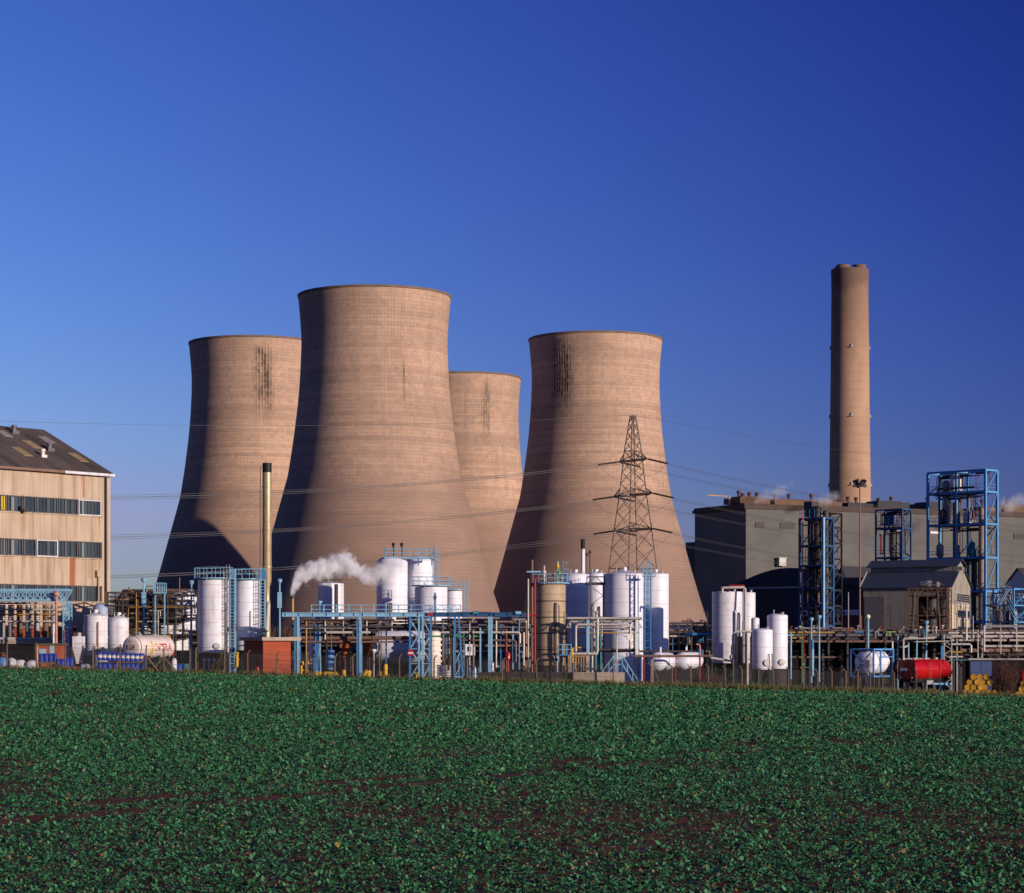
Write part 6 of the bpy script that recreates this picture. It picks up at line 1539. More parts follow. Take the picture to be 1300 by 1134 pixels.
dt.part(MB().box(.2, 1.6, .6, 2.2, dt.hs[0] + .3, dt.hs[0] + 2.4), 'top_cabin', STEEL)
b = MB(); rail_line(b, (0, 0, dt.hs[0] + .2), (3.3, 0, dt.hs[0] + .2), 1.1, .8, .04); dt.part(b, 'railing', BLUED)
dt.part(MB().tube((.75, -.35, -.3), (.75, -.35, dt.h(647)), .085), 'riser', RED)
for q in range(12):
    z = .5 + q * 1.55; dt.part(ladder(MB(), 3.1, -.4, z, z + 1.5, .4, cage=False), 'ladder', STEEL) if q % 4 == 0 else None
sc2 = pframe('black scaffold hoist bolted to the back of the dark slender lattice tower', 1040, 1052, 406, 2.6, (652, 670, 690, 710, 730, 750, 770, 792), nx=1, m=BLACK, rz=-45, cw=.2, bw=.2, wid=1.9, vessels=((.5, .5, 812, 660, .5, BLACK, 'c'),), npipes=18, hpipes=4, pm=(PIPED, STEEL, BLACK), seed=4, rails=False)
pframe('small blue open steel tower rising behind the clerestory shed roof', 1112, 1140, 462, 2.4, (648, 672, 709, 745, 790), nx=1, m=BLUEK, rz=-45, cw=.26, bw=.24, wid=5.0, vessels=((.45, .5, 668, 655, 1.1, BLUEK, 'c'), (.5, .5, 790, 672, .55, STEEL, 'c'), (.8, .6, 790, 675, .3, PIPED, 'c')), npipes=34, hpipes=8, pm=(PIPED, STEEL, REDP, BLACK), seed=9)

t = T('floodlight_mast', 'tall thin floodlight mast with a ring of lamps in front of the power station chimney', 'floodlight mast', 1091.5, 470)
t.part(MB().tube((0, 0, -.4), (0, 0, t.h(612)), .19, .10, 12), 'pole', paint('brown_mast', (.22, .12, .09), .6, dirt=.3))
z = t.h(614); t.part(MB().ring(.75, z, .07, 24), 'lamp_ring', STEEL)
for k in range(8):
    a = k * math.pi / 4 + .2; b = MB().box(-.28, .28, -.18, .18, -.25, .25); b.xf(Matrix.Translation((.85 * math.cos(a), .85 * math.sin(a), z + (.35 if k % 2 else -.3))) @ Matrix.Rotation(a, 4, 'Z') @ Matrix.Rotation(.5, 4, 'Y')); b.bar((0, 0, z), (.8 * math.cos(a), .8 * math.sin(a), z), .06); t.part(b, 'floodlight', STEEL)

t = T('clerestory_shed', 'grey sheet clad process shed with a blue grey clerestory roof and pale gable end', 'shed', 1096, 440, rz=-32)
W_ = 13.9; Dp = 8.0; he = t.h(746); hc0, hc1 = t.h(728), t.h(720); hr = t.h(712)
b = MB()
ins = 1.6
xy = [(0, 0), (W_, 0), (W_, Dp), (0, Dp)]
b.add([(x, y, -.6) for x, y in xy] + [(x, y, he) for x, y in xy] + [(W_, Dp * .32, hc0 + .02), (W_, Dp * .68, hc0 + .02), (0, Dp * .32, hc0 + .02), (0, Dp * .68, hc0 + .02)],
      [(0, 1, 5, 4), (1, 2, 6, 9, 8, 5), (2, 3, 7, 6), (3, 0, 4, 10, 11, 7)])
t.part(b, 'wall', SHEETG, smooth=False)
t.part(MB().add([(W_ + .02, .35, -.6), (W_ + .02, Dp - .35, -.6), (W_ + .02, Dp - .35, t.h(767)), (W_ + .02, .35, t.h(767))], [(0, 1, 2, 3)]).box(W_ + .001, W_ + .06, Dp * .2, Dp * .75, -.5, t.h(780)), 'gable_panel', SHEETP, smooth=False)
b = MB()
for y0, y1, s_ in ((-.35, Dp * .32, 1), (Dp + .35, Dp * .68, -1)):
    z0, z1 = he - .18, hc0 + .05
    vs = [(-.4, y0, z0), (W_ + .35, y0, z0), (W_ + .35, y1, z1), (-.4, y1, z1)]; vs += [(p[0], p[1], p[2] + .14) for p in vs]
    fs = [(0, 3, 2, 1), (4, 5, 6, 7), (0, 1, 5, 4), (1, 2, 6, 5), (2, 3, 7, 6), (3, 0, 4, 7)]
    b.add(vs, fs if s_ > 0 else [tuple(reversed(f)) for f in fs])
t.part(b, 'roof', ROOFSL, smooth=False)
t.part(MB().add([(.1, Dp * .33, hc0), (W_ - .1, Dp * .33, hc0), (W_ - .1, Dp * .67, hc0), (.1, Dp * .67, hc0), (.1, Dp * .33, hc1), (W_ - .1, Dp * .33, hc1), (W_ - .1, Dp * .67, hc1), (.1, Dp * .67, hc1), (W_ - .1, Dp * .5, hr - .1), (.1, Dp * .5, hr - .1)], [(0, 1, 5, 4), (1, 2, 6, 8, 5), (2, 3, 7, 6), (3, 0, 4, 9, 7)]), 'clerestory', SHEETG, smooth=False)
b = MB()
for k in range(9): b.box(.5 + k * 1.6, 1.9 + k * 1.6, Dp * .33 - .04, Dp * .33 - .002, hc0 + .25, hc1 - .1)
t.part(b, 'clerestory_glazing', paint('dusty_rooflight', (.30, .29, .27), .4, dirt=.3))
b = MB()
for y0, y1, s_ in ((Dp * .24, Dp * .5, 1), (Dp * .76, Dp * .5, -1)):
    z0, z1 = hc1 - .1, hr
    vs = [(-.4, y0, z0), (W_ + .3, y0, z0), (W_ + .3, y1, z1), (-.4, y1, z1)]; vs += [(p[0], p[1], p[2] + .12) for p in vs]
    fs = [(0, 3, 2, 1), (4, 5, 6, 7), (0, 1, 5, 4), (1, 2, 6, 5), (3, 0, 4, 7)]
    b.add(vs, fs if s_ > 0 else [tuple(reversed(f)) for f in fs])
t.part(b, 'upper_roof', ROOFSL, smooth=False)
t.part(MB().path([(-.5, -.3, he + .05), (-.45, Dp * .3, hc0 + .25)], .12, 6), 'bargeboard', GALV)
t.part(MB().tube((W_ - .1, -.2, -.3), (W_ - .1, -.2, he), .12), 'downpipe', SHEETP)
t.part(MB().box(.2, 3.4, -.05, .0 - .002, .5, he - 1.4), 'louvre', paint('grey_louvre', (.16, .15, .14), .7, dirt=.3))

sf = pframe('rusty scaffold stage carrying dark vessels in front of the clerestory shed', 1153, 1196, 424, 4, (747, 757, 782, 797), nx=4, m=SCAFF, rz=-20, cw=.14, bw=.12, vessels=((.3, .6, 812, 760, .75, BLACK, 'c'), (.55, .5, 812, 758, .8, STEEL, 'c'), (.8, .6, 812, 762, .7, BLACK, 'c')), npipes=14, hpipes=6, pm=(PIPED, PIPEB, STEEL), seed=14, rails=True, wid=5.6)
sf.part(MB().bar((.2, -.1, 0), (1.0, -.1, sf.h(752)), .15).bar((5.2, -.1, 0), (4.3, -.1, sf.h(752)), .14), 'raking_pole', TIMBER)
b = MB()
for k in range(12):
    q = (R.uniform(1.8, 4.5), R.uniform(.3, 2.5)); b.bar((q[0] - R.uniform(.3, 1), q[1], sf.hs[0] + R.uniform(.3, 1.0)), (q[0] + R.uniform(.3, 1), q[1] + .2, sf.hs[0] + R.uniform(.3, 1.0)), .12)
b.lathe([(.5, sf.hs[0] + .2), (.62, sf.hs[0] + .6), (.5, sf.hs[0] + 1.1), (.001, sf.hs[0] + 1.25)], 18, (2.6, 1.4, 0)); b.lathe([(.4, sf.hs[0] + .2), (.5, sf.hs[0] + .6), (.4, sf.hs[0] + .9), (.001, sf.hs[0] + 1.0)], 18, (3.9, 1.4, 0))
sf.part(b, 'ductwork', GREYP)

st = pframe('lower light blue platform with flights of steps at the far end of the works', 1248, 1290, 430, 5, (748, 769, 790), nx=3, m=BLUEM, rz=-40, cw=.2, bw=.18, vessels=((.2, .4, 815, 772, .5, WHITEB, 'v'), (.5, .4, 812, 774, .6, STEEL, 'v'), (.8, .4, 815, 776, .45, GALV, 'v')), npipes=10, hpipes=5, seed=23, wid=5.0)
b = MB()
for yy in (-.6, -1.3):
    b.bar((3.0, yy, st.h(769)), (4.6, yy, st.h(748)), .14); b.bar((3.0, yy, st.h(769) + 1), (4.6, yy, st.h(748) + 1), .06); b.bar((4.6, yy, st.h(769)), (6.2, yy, st.h(792)), .14); b.bar((4.6, yy, st.h(769) + 1), (6.2, yy, st.h(792) + 1), .06)
for k in range(10): u = k / 10; b.box(3.0 + 1.6 * u, 3.25 + 1.6 * u, -1.25, -.65, st.h(769) + (st.h(748) - st.h(769)) * u, st.h(769) + (st.h(748) - st.h(769)) * u + .04)
st.part(b, 'steps', BLUE)

lamp_post(1077, 420, 752, 800, 'white double headed street lamp in front of the dark workshop', None, .09, head=False, m=GALV, group=None).part(MB().bar((-.9, 0, 7.0), (.9, 0, 7.2), .12).box(-1.2, -.6, -.15, .15, 6.95, 7.2).box(.6, 1.2, -.15, .15, 6.95, 7.2), 'lamp_head', WHITE)
t = T('globe_lamp', 'light blue lamp standard with a pale yellow globe before the clerestory shed', 'lamp', 1102, 356)
t.part(MB().tube((0, 0, -.3), (0, 0, t.h(786)), .13), 'pole', BLUE); t.part(MB().lathe([(.001, -.3), (.2, -.22), (.3, 0), (.2, .22), (.001, .3)], 18, (0, 0, t.h(783))), 'globe', LAMPG)
for px, yt, lb in ((1030, 786, 'light blue stub post left of the twin one above the dark rack'), (1040, 783, 'taller light blue stub post below the dark slender lattice tower'), (1176, 790, 'light blue stub post in front of the rusty scaffold stage'), (1018, 789, 'thin green stub post at the foot of the red riser pipe')):
    lamp_post(px, 358, yt, 800, lb, None, .12 if px != 1018 else .06, head=px != 1018, m=BLUE if px != 1018 else GREENP)

# the long rack of pipes on the right
RK = T('pipe_rack', 'long low rack of dark and grey pipes right of the white tank group', 'pipe rack', 1001, 360)
rl = RK.lx
for px in range(1004, 1325, 24):
    for yy in (0, 5): RK.part(MB().bar((rl(px), yy, -.6), (rl(px), yy, RK.h(798)), .22), 'post', STEEL if px % 48 else BLUED)
b = MB()
for px in range(1004, 1325, 24): b.bar((rl(px), -.3, RK.h(808)), (rl(px), 5.3, RK.h(808)), .2); b.bar((rl(px), -.3, RK.h(817)), (rl(px), 5.3, RK.h(817)), .18)
RK.part(b, 'crossbeam', STEEL)
for a, c, yy, py, r_, mt in ((1002, 1215, .2, 806.5, .2, GREYP), (1005, 1150, .6, 811, .20, PIPED), (1000, 1330, 1.2, 803.5, .14, PIPED), (1000, 1330, 1.8, 800.5, .12, PIPEB), (1010, 1330, 2.5, 805, .16, PIPED), (1000, 1160, .1, 814.5, .14, PIPEB), (1140, 1330, .3, 809, .16, PIPEP), (1001, 1060, -.1, 803, .11, PIPEY), (1002, 1022, -.2, 810, .11, PIPEY), (1010, 1070, .4, 797.5, .09, GALV), (1060, 1330, 3.2, 800, .13, PIPED), (1002, 1068, -.2, 834.5, .11, TIMBER), (1000, 1330, 3.8, 806, .2, PIPED), (1000, 1330, 4.4, 812, .2, PIPED), (1045, 1085, .3, 798, .08, PIPEB), (1085, 1115, .2, 802.5, .12, BLUED)):
    run_pipe(RK, rl(a), rl(c), yy, RK.h(py), r_, mt)
for k in range(34):
    px = R.uniform(1005, 1200); z = RK.h(R.uniform(797, 805)); b = MB().lathe([(.06, -.5), (.06, .25), (.2, .26), (.2, .34), (.06, .36)], 10, (rl(px), R.uniform(-.2, 1.5), z)); RK.part(b, 'valve', R.choice((BLUE, GALV, BLUED, REDP, CREAMW, PIPEB)))
b = MB().path([(rl(1125), -.3, RK.h(808)), (rl(1125), -.3, RK.h(802.4)), (rl(1143), -.3, RK.h(802.4))], .07, 7).path([(rl(1129), -.35, RK.h(808)), (rl(1129), -.35, RK.h(803))], .07, 7); RK.part(b, 'green_pipe', paint('lime_paint', (.30, .50, .15), .5))
RK.part(MB().box(rl(1001), rl(1330), 5.4, 5.6, -.6, RK.h(801)), 'shade_screen', DARKIN)  # added dark sheet in place of the shade under the rack
pframe('added dark backing frame standing in for the shade under the long pipe rack', 1004, 1330, 368, 7, (812, 832), nx=9, m=BLACK, cw=.25, bw=.3, npipes=20, hpipes=16, pm=(PIPED, STEEL, PIPEB), seed=31, deck=DARKIN, rails=False, braces=False, back=(812, DARKIN), name='dark_backing_frame', cat='shed')  # added filler, its black colour stands for the shade there

PR = T('pipe_rack', 'pale cream stacked pipe rack with looped pipes near the yellow drums', 'pipe rack', 1200, 352)
pl = PR.lx
for a, c, yy, py, r_, mt, d0, d1 in ((1249, 1330, 0, 795.5, .10, PIPEP, 0, 0), (1205, 1330, .4, 803.5, .13, PIPEP, 0, 0), (1209, 1330, .1, 808, .15, PIPEP, 0, 0), (1210, 1330, .7, 813, .13, PIPEP, 0, 0), (1204, 1233, 0, 818, .12, PIPEP, 0, 1.0), (1249, 1330, .2, 820.5, .14, PIPEP, 0, 0), (1206, 1221, -.2, 828, .10, PIPEY, 0, 0), (1205, 1222, -.2, 834, .10, PIPEP, 0, 0), (1212, 1330, .9, 799, .09, PIPED, 0, 0), (1211, 1260, -.1, 838, .07, TEAL, 0, 0), (1220, 1300, .5, 826, .25, PIPEB, 0, 0), (1190, 1330, 1.2, 831, .2, PIPED, 0, 0)):
    run_pipe(PR, pl(a), pl(c), yy, PR.h(py), r_, mt, d0, d1)
for px, y0, y1, r_ in ((1226.5, 766, 813, .13), (1249, 795, 827, .13), (1241, 800, 838, .07), (1270, 797, 830, .06), (1290, 797, 826, .07), (1235, 782, 812, .05)):
    PR.part(MB().path([(pl(px) - (.0 if px != 1226.5 else 1.6), -.2, PR.h(y0)), (pl(px), -.2, PR.h(y0)), (pl(px), -.2, PR.h(y1)), (pl(px) + .5, -.2, PR.h(y1) - .05)], r_, 8), 'riser', PIPEP)
b = MB()
for q in (-.45, .45): b.bar((pl(1203) + q, -.2, -.5), (pl(1203) + q, -.2, PR.h(806)), .13)
lattice(b, (pl(1203) - .45, -.2, 0), (pl(1203) + .45, -.2, 0), (0, 0, PR.h(806)), 0, 12, .08); PR.part(b, 'lattice_post', GALV)
for px in (1216, 1248, 1282, 1318):
    PR.part(MB().bar((pl(px), .5, -.6), (pl(px), .5, PR.h(800)), .16), 'post', GALV if px < 1250 else STEEL)
b = MB()
rail_line(b, (pl(1249), -.3, PR.h(795)), (pl(1330), -.3, PR.h(795)), .1, 1.3, .04); PR.part(b, 'handrail', GALV)
FR = T('loading_frame', 'pale hooped pipe frame on light blue posts above the red tank trailer', 'pipe frame', 1147, 350)
fl_ = FR.lx
FR.part(MB().path([(fl_(1147), 0, FR.h(838)), (fl_(1147), 0, FR.h(812)), (fl_(1148), 0, FR.h(811)), (fl_(1186), 0, FR.h(810.5))], .10, 8), 'hoop', PIPEP)
FR.part(MB().bar((fl_(1142), .3, FR.h(837)), (fl_(1181), .3, FR.h(836.5)), .22), 'rail', GALV)
for px, mt, yt in ((1141, BLUE, 808), (1154.5, BLUE, 816), (1165, BLUE, 809), (1176.5, BLUE, 829), (1197, BLUED, 820)): FR.part(MB().bar((fl_(px), .5, -.5), (fl_(px), .5, FR.h(yt)), .14 if px != 1197 else .3), 'post', mt)
FR.part(MB().path([(fl_(1142), .4, FR.h(821)), (fl_(1147), .3, FR.h(822.5)), (fl_(1153), .4, FR.h(820))], .12, 8).path([(fl_(1162), .6, FR.h(815)), (fl_(1205), .6, FR.h(814))], .07, 7), 'pipe', PIPEP)
FR.part(MB().tube((fl_(1133), 0, -.5), (fl_(1133), 0, FR.h(814)), .1), 'standpipe', CREAMW)
for px, lb, yt, yb, m_, r_ in ((1004, 'slim light blue post with a crosshead beside the plain white cylinder', 804, 862, BLUE, .11), (1031.5, 'thick light blue column standing in front of the dark rack', 824, 858, BLUE, .17)):
    t = T('blue_post', lb, 'post', px, 340, group='light blue posts in front of the long pipe rack'); t.part(MB().tube((0, 0, t.h(yb) if yb else -.3), (0, 0, t.h(yt)), r_), 'pole', m_)
    t.part(MB().box(-.4, .4, -.08, .08, t.h(yt) - .3, t.h(yt) - .15), 'crosshead', BLUE) if px < 1010 else t.part(MB().lathe([(r_ * 1.6, 0), (r_ * 1.6, .08)], 14, (0, 0, t.h(yb))), 'foot', BLUED)
    if px > 1010: t.part(MB().tube((0, 0, t.h(yt)), (0, 0, t.h(812)), r_ * .95), 'pole_top', BLUED)
t = T('red_riser', 'thin red riser dropping from the dark rack left of the thick light blue column', 'pipe', 1020, 342); t.part(MB().tube((0, 0, -.3), (0, 0, t.h(797)), .07), 'pipe', RED); t.part(MB().box(0, .9, -.04, .04, t.h(848), t.h(847)).lathe([(.12, 0), (.12, .25)], 10, (.0, 0, t.h(845))), 'valve', GREENP)

# ------------------------------------------------------------------ tank container, red tank trailer, yellow drums
t = T('tank_container', 'white tank container in a bright blue frame behind the wire fence', 'tank container', 1109, 335, rz=51)
L, Wc, Hc, z0 = 4.5, 3.0, t.h(824.5) - t.h(859), t.h(859); r_ = Hc * .44
t.part(MB().lathe([(.001, -.1), (r_ * .6, 0), (r_ * .9, .2), (r_, .5), (r_, L - .8), (r_ * .9, L - .5), (r_ * .6, L - .3), (.001, L - .2)], 40).xf(Matrix.Translation((.2, Wc / 2, z0 + Hc * .52)) @ Matrix.Rotation(math.pi / 2, 4, 'Y')), 'tank_barrel', WHITE)
b = MB(); fw = .17
for y in (0, Wc):
    for z in (z0, z0 + Hc): b.bar((0, y, z), (L, y, z), fw)
for x in (0, L):
    for y in (0, Wc): b.bar((x, y, z0), (x, y, z0 + Hc), fw * 1.03)
    for z in (z0, z0 + Hc): b.bar((x, 0, z), (x, Wc, z), fw * .97)
    b.bar((x, 0, z0 + Hc), (x, Wc * .45, z0 + Hc * .55), .12); b.bar((x, Wc, z0 + Hc), (x, Wc * .55, z0 + Hc * .55), .12); b.bar((x, 0, z0), (x, Wc * .45, z0 + Hc * .45), .12); b.bar((x, Wc, z0), (x, Wc * .55, z0 + Hc * .45), .12)
b.bar((L * .36, 0, z0), (L * .36, 0, z0 + Hc), fw * .9); b.bar((L * .36, 0, z0 + Hc * .72), (L, 0, z0 + Hc * .72), .09); b.bar((L * .36, 0, z0 + Hc), (L * .62, 0, z0 + Hc * .72), .09)
t.part(b, 'frame', BLUET)
t.part(MB().box(.4, L - .4, Wc * .35, Wc * .65, z0 + Hc * .97, z0 + Hc * .985).lathe([(.3, 0), (.3, .15), (.001, .2)], 14, (L * .5, Wc * .5, z0 + Hc * .95)), 'top_fitting', GALV)
t.part(MB().box(-.06, -.02, .5, 1.2, z0 + 1.0, z0 + 1.9), 'end_plate', CREAMW)
b = MB()
for x in (.3, L - .3):
    for y in (.15, Wc - .15): t.part(MB().bar((x, y, -.4), (x, y, z0 - .06), .2), 'stand_leg', STEEL)

t = T('tank_trailer', 'glossy red ribbed tank trailer on a dark chassis beside the yellow drums', 'tank trailer', 1151.5, 337, rz=48)
L = 8.0; r_ = t.w(24.5) / 2 * 1.02; zc = t.h(850.5)
prof = [(.001, -.05), (r_ * .75, -.03), (r_ * .96, .06), (r_, .2)]
for k in range(1, 6): q = L * k / 6; prof += [(r_, q - .14), (r_ * 1.05, q - .1), (r_ * 1.05, q + .1), (r_, q + .14)]
prof += [(r_, L - .2), (r_ * .96, L - .06), (r_ * .7, L + .05), (.001, L + .08)]
t.part(MB().lathe(prof, 44).xf(Matrix.Translation((0, 0, zc)) @ Matrix.Rotation(math.pi / 2, 4, 'Y')), 'tank_barrel', RED)
t.part(MB().box(-.14, -.07, -r_ * 1.02, r_ * 1.02, zc - r_ * .98, zc + r_ * .98).bar((-.16, -r_ * .6, zc - r_ * .6), (-.16, 0, zc + r_ * .7), .12).bar((-.16, r_ * .6, zc - r_ * .6), (-.16, 0, zc + r_ * .7), .12), 'end_frame', paint('shaded_red_paint', (.22, .006, .008), .35, dirt=.3))  # darker copy of the red, the end's shade put into its colour
t.part(MB().box(-.25, -.225, -.1, .75, zc - .12, zc + .22), 'plate', WHITEB)
t.part(MB().box(.2, L - .2, -.45, .45, zc + r_ * 1.0, zc + r_ * 1.06), 'top_walkway', REDP)
t.part(MB().box(0, L, -.5, .5, zc - r_ * 1.28, zc - r_ * .92).box(.3, .6, -1.0, 1.0, zc - r_ * 1.1, zc - r_ * .7).box(L - .8, L - .5, -1.0, 1.0, zc - r_ * 1.1, zc - r_ * .7), 'chassis', BLACK)
for q in (.9, 2.0, 6.6):
    for yy in (-.95, .95):
        b = MB().lathe([(.22, -.14), (.46, -.14), (.5, -.1), (.5, .1), (.46, .14), (.22, .14)], 24).xf(Matrix.Translation((q, yy, .38)) @ Matrix.Rotation(math.pi / 2, 4, 'X')); wl2 = t.part(b, 'wheel', BLACK)
        b = MB().lathe([(.001, -.1), (.23, -.1), (.23, .1), (.001, .1)], 16).xf(Matrix.Translation((q, yy, .38)) @ Matrix.Rotation(math.pi / 2, 4, 'X')); t.part(b, 'hub', STEEL, wl2)
for q in (1.6, 3.9, 6.2): t.part(MB().lathe([(.26, -.05), (.26, .14), (.31, .15), (.31, .2), (.001, .24)], 16, (q, 0, zc + r_ * 1.05)), 'manlid', GALV)
for y_ in (-.75, .75): t.part(MB().lathe([(.001, -.02), (.09, -.02), (.09, .03), (.001, .05)], 12).xf(Matrix.Translation((-.19, y_, zc - r_ * .8)) @ Matrix.Rotation(-math.pi / 2, 4, 'Y')), 'tail_lamp', CREAMW)
t.part(ladder(MB(), 3.0, -r_ * 1.12, zc - r_ * 1.1, zc + r_ * .75, .4, cage=False), 'ladder', GREYP)
t.part(MB().box(2.6, 4.0, -1.05, -.95, zc - r_ * 1.5, zc - r_ * 1.1), 'side_guard', GALV)
t = T('trough', 'light blue steel trough on the ground in front of the red tank trailer', 'trough', 1184, 331)
t.part(MB().box(0, t.w(24), 0, .6, t.h(869.5), t.h(867)), 'tray', BLUE)
for q in (.2, 1.1, 2.0): t.part(MB().bar((q, .3, -.3), (q, .3, t.h(869.5)), .09), 'leg', BLUED)
o = drum_mesh(.26, .3).build('white_drum', WHITEB); x_ = X(1139.5, 333); o.location = (x_, K * 333, ground(x_, 333) + .3); o.rotation_euler = (math.pi / 2, 0, .3); tag(o, 'small white drum lying on its side below the left end of the red tank trailer', 'drum')
o = drum_mesh(.2, .28).build('white_can', WHITEB); x_ = X(1130, 318); o.location = (x_, K * 318, ground(x_, 318)); tag(o, 'tiny white can in the grass below the tank container', 'can')

od = drum_mesh(.335, .95).build('steel_drum', OCHRE)
rows = [(8, 0), (7, .5), (6, 1.0), (3, 1.6)]
base_px, D = 1222.5, 338
x0 = X(base_px, D); sp_ = .70
for r_i, (n, off) in enumerate(rows):
    for k in range(n):
        if (r_i, k) in ((1, 4), (2, 4), (3, 3)): continue
        x_ = x0 + (k + off) * sp_ + R.uniform(-.03, .03)
        y_ = D + R.uniform(-.2, .2)
        z_ = ground(x0, D) + .34 + r_i * .61
        o = put(od, x_, y_, z_, 0, 'ochre drum lying end on in the pile right of the red tank trailer', 'drum', 'ochre drums piled by the fence')
        o.rotation_euler = (math.pi / 2, R.uniform(0, 6), R.uniform(-.12, .12))
for k, (px, lv) in enumerate(((1291, 0), (1297, 0), (1303, 0), (1294, 1), (1300, 1), (1297, 2))):
    x_ = X(px, 339); o = put(od, x_, 339, ground(X(1297, 339), 339) + .34 + lv * .62, 0, 'ochre drum in the second smaller pile beyond the brown bush', 'drum', 'ochre drums in the far pile'); o.rotation_euler = (math.pi / 2, R.uniform(0, 6), R.uniform(-.1, .1))
o = drum_mesh(.33, .95).build('teal_drum', TEAL); x_ = X(1253, 339.6); o.location = (x_, K * 339.6, ground(x_, 339.6) + 2.1); o.rotation_euler = (math.pi / 2, 0, .1); tag(o, 'single teal drum lying on top of the ochre drum pile', 'drum')
o = drum_mesh(.4, 1.3).build('red_drum', RED); x_ = X(1299, 341); o.location = (x_, K * 341, ground(x_, 341) + 1.75); tag(o, 'red drum standing behind the second ochre drum pile', 'drum')
o = MB().box(-.5, .5, -.5, .5, -.2, 1.745).build('drum_stand', STEEL); o.location = (x_, K * 341, ground(x_, 341)); tag(o, 'dark steel stand under the red drum', 'stand')
t = T('blue_shelter', 'dark blue corrugated shelter panels behind the ochre drum pile', 'shelter', 1232, 343)
for k in range(5): t.part(MB().box(k * 1.3, k * 1.3 + 1.22, 0, .08, -.3, t.h(838)), 'panel', paint('navy_panel', (.05, .08, .20), .5, dirt=.3) if k in (0, 1) else DARKIN)
t.part(MB().box(-.3, 6.8, -.5, 1.5, t.h(838), t.h(836)), 'roof', GALV)

# bare bush by the second drum pile
def bush(name, label, px, D, r, h, n, col):
    g = random.Random(name + str(px)); b = MB(); x0 = X(px, D); z0 = ground(x0, D)
    for k in range(n):
        a = g.uniform(0, 6.28); q = g.random() ** .5 * r; sp0 = Vector((math.cos(a) * q * .25, math.sin(a) * q * .25, -.1)); hh = h * g.uniform(.5, 1.05)
        p = Vector((math.cos(a) * q, math.sin(a) * q, hh)); m_ = sp0.lerp(p, .5) + Vector((g.gauss(0, .15), g.gauss(0, .15), .1))
        b.path([sp0, m_, p], [.035, .022, .008], 4, False)
        for _ in range(5):
            s_ = sp0.lerp(p, g.uniform(.35, 1)) if g.random() < .5 else m_.lerp(p, g.random()); e_ = s_ + Vector((g.gauss(0, .35), g.gauss(0, .35), g.uniform(0, .5)))
            b.path([s_, s_.lerp(e_, .5) + Vector((0, 0, .05)), e_], [.016, .012, .005], 3, False)
    o = b.build(name, col, smooth=False); o.location = (x0, K * D, z0); return tag(o, label, 'bush')
TWIG = paint('twig_bark', (.11, .055, .045), .9, dirt=.4)
bush('bare_bush', 'leafless reddish brown bush between the two ochre drum piles', 1277, 337, 1.9, 4.6, 150, TWIG)
bush('bare_bush', 'smaller leafless bush right of the second ochre drum pile', 1311, 338, 1.2, 2.4, 70, TWIG)
bush('bare_bush', 'low leafless bush at the foot of the fence below the stained tall tank', 905, 330, 1.5, 1.6, 90, TWIG)

# ------------------------------------------------------------------ perimeter fence along the field
def mesh_mat():
    m, t = newmat('chain_link')
    co = t.n('ShaderNodeTexCoord').outputs['Object']; sp_ = t.n('ShaderNodeSeparateXYZ'); t.link(co, sp_.inputs[0])
    u = t.m('DIVIDE', t.m('ADD', sp_.outputs[0], sp_.outputs[2]), .075); v = t.m('DIVIDE', t.m('SUBTRACT', sp_.outputs[0], sp_.outputs[2]), .075)
    k = t.m('MAXIMUM', t.m('LESS_THAN', t.m('FRACT', u), .10), t.m('LESS_THAN', t.m('FRACT', v), .10))
    p = t.n('ShaderNodeBsdfPrincipled'); p.inputs['Base Color'].default_value = (.055, .05, .05, 1); p.inputs['Roughness'].default_value = .7
    tr = t.n('ShaderNodeBsdfTransparent'); mx = t.n('ShaderNodeMixShader'); o = t.n('ShaderNodeOutputMaterial')
    t.link(k, mx.inputs[0]); t.link(tr.outputs[0], mx.inputs[1]); t.link(p.outputs[0], mx.inputs[2]); t.link(mx.outputs[0], o.inputs[0])
    return m
CHL = mesh_mat()
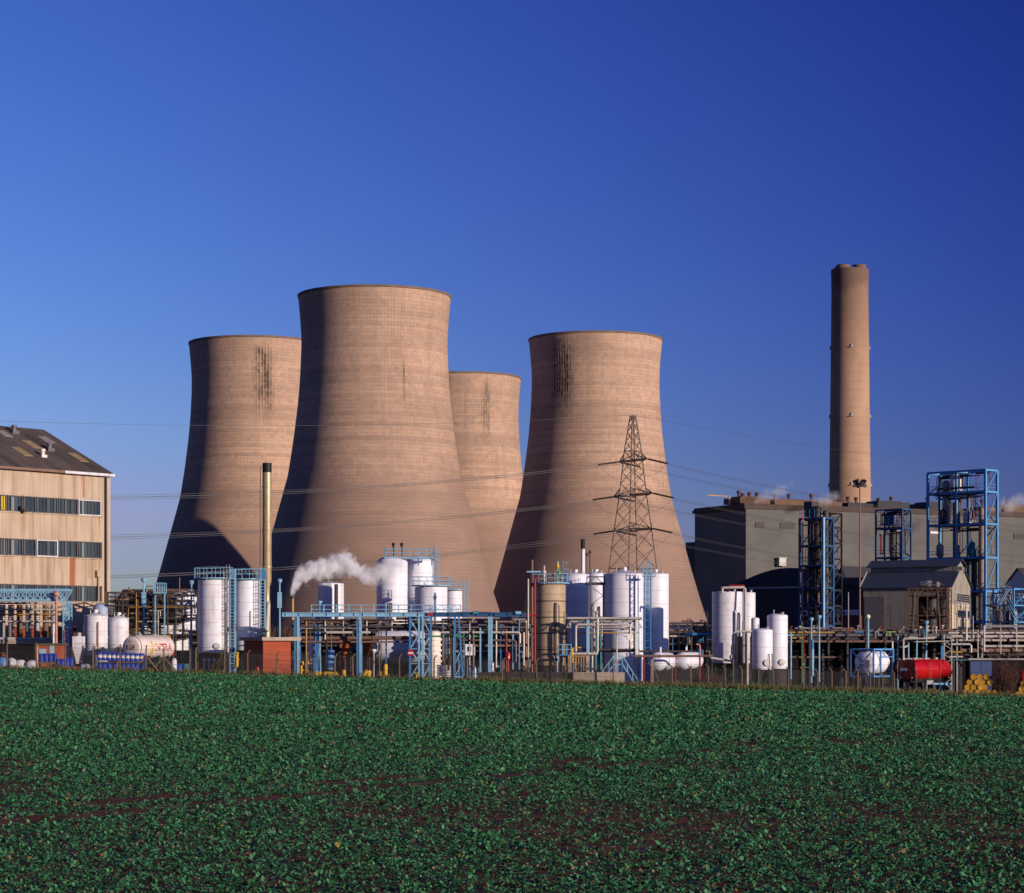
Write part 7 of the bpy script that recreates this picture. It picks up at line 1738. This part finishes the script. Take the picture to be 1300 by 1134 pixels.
def fence(label, pxs, crank, hpost=2.45, mesh=True, struts=()):
    px0 = pxs[0]; D0 = fence_D(px0); t = T('boundary_fence', label, 'fence', px0, D0, group='wire fence between the field and the works')
    P = []
    for px in pxs:
        D = fence_D(px); x = X(px, D); P.append(Vector((x - t.x, K * (D - t.D), ground(x, D) - t.z)))
    for p, px in zip(P, pxs):
        b = MB(); tl = R.uniform(-.02, .02); hh = hpost * R.uniform(.96, 1.04); q = p + Vector((tl * hh, 0, hh))
        b.path([p - Vector((0, 0, .4)), q, q + Vector((crank * .30, 0, .36))], [.085, .075, .06], 6)
        t.part(b, 'post', POSTC if R.random() < .75 else TIMBER)
        if px in struts:
            for s_ in (-1, 1): t.part(MB().bar(p + Vector((s_ * 1.5, .1, 0)), p + Vector((0, .05, hh * .72)), .13), 'strut', TIMBER)
    b = MB()
    for z in (.25, 1.0, 1.75, hpost - .05): b.path([p + Vector((0, -.08, z)) for p in P], .012, 4)
    for z, dx in ((.12, .1), (.34, .28)): b.path([p + Vector((crank * dx, -.03, hpost + z)) for p in P], .012, 4)
    t.part(b, 'wire', STEEL)
    if mesh:
        b = MB()
        for a, c in zip(P, P[1:]): b.add([a + Vector((0, -.05, .02)), c + Vector((0, -.05, .02)), c + Vector((0, -.05, hpost)), a + Vector((0, -.05, hpost))], [(0, 1, 2, 3)])
        t.part(b, 'chain_link', CHL, smooth=False)
fence('rusty post and wire fence along the left end of the field, with raking timber struts', [-24, 8.5, 46, 83, 118, 152, 185, 208, 241, 248.5, 285], .12, 2.5, True, (185, 208))
fence('cranked post fence passing in front of the brick hut and the gantry', [285, 314.5, 351, 390, 425, 448, 482, 507, 551, 564, 593, 638, 681, 728, 779], 1, 2.35)
fence('cranked post fence with chain link in front of the white tank group and tank container', [826, 853, 877, 899, 921, 942, 963, 982, 1001, 1020, 1038, 1056, 1074, 1089, 1105, 1121, 1135.5], -1, 2.3)
t = T('gate_post', 'stout pale timber gate post with a raking strut right of the blue stairs', 'post', 828, 316)
t.part(MB().bar((0, 0, -.4), (0, 0, t.h(838)), .28), 'post', paint('bleached_timber', (.34, .26, .19), .85, dirt=.4)); t.part(MB().bar((.2, .1, t.h(848)), (.95, -.1, -.1), .14), 'strut', TIMBER)
for px, y0 in ((1193, 840), (1211, 836), (1217, 844), (1163, 852)):
    t = T('fence_post', {1193: 'thin dark post before the right part of the red tank trailer', 1211: 'thin post between the red trailer and the ochre drums', 1217: 'short post beside the ochre drum pile', 1163: 'thin dark post before the middle of the red tank trailer'}[px], 'post', px, 330); t.part(MB().tube((0, 0, -.4), (0, 0, t.h(y0)), .07), 'pole', STEEL); t.part(MB().tube((0, 0, t.h(y0)), (0, 0, t.h(y0) + .06), .1), 'cap', STEEL)
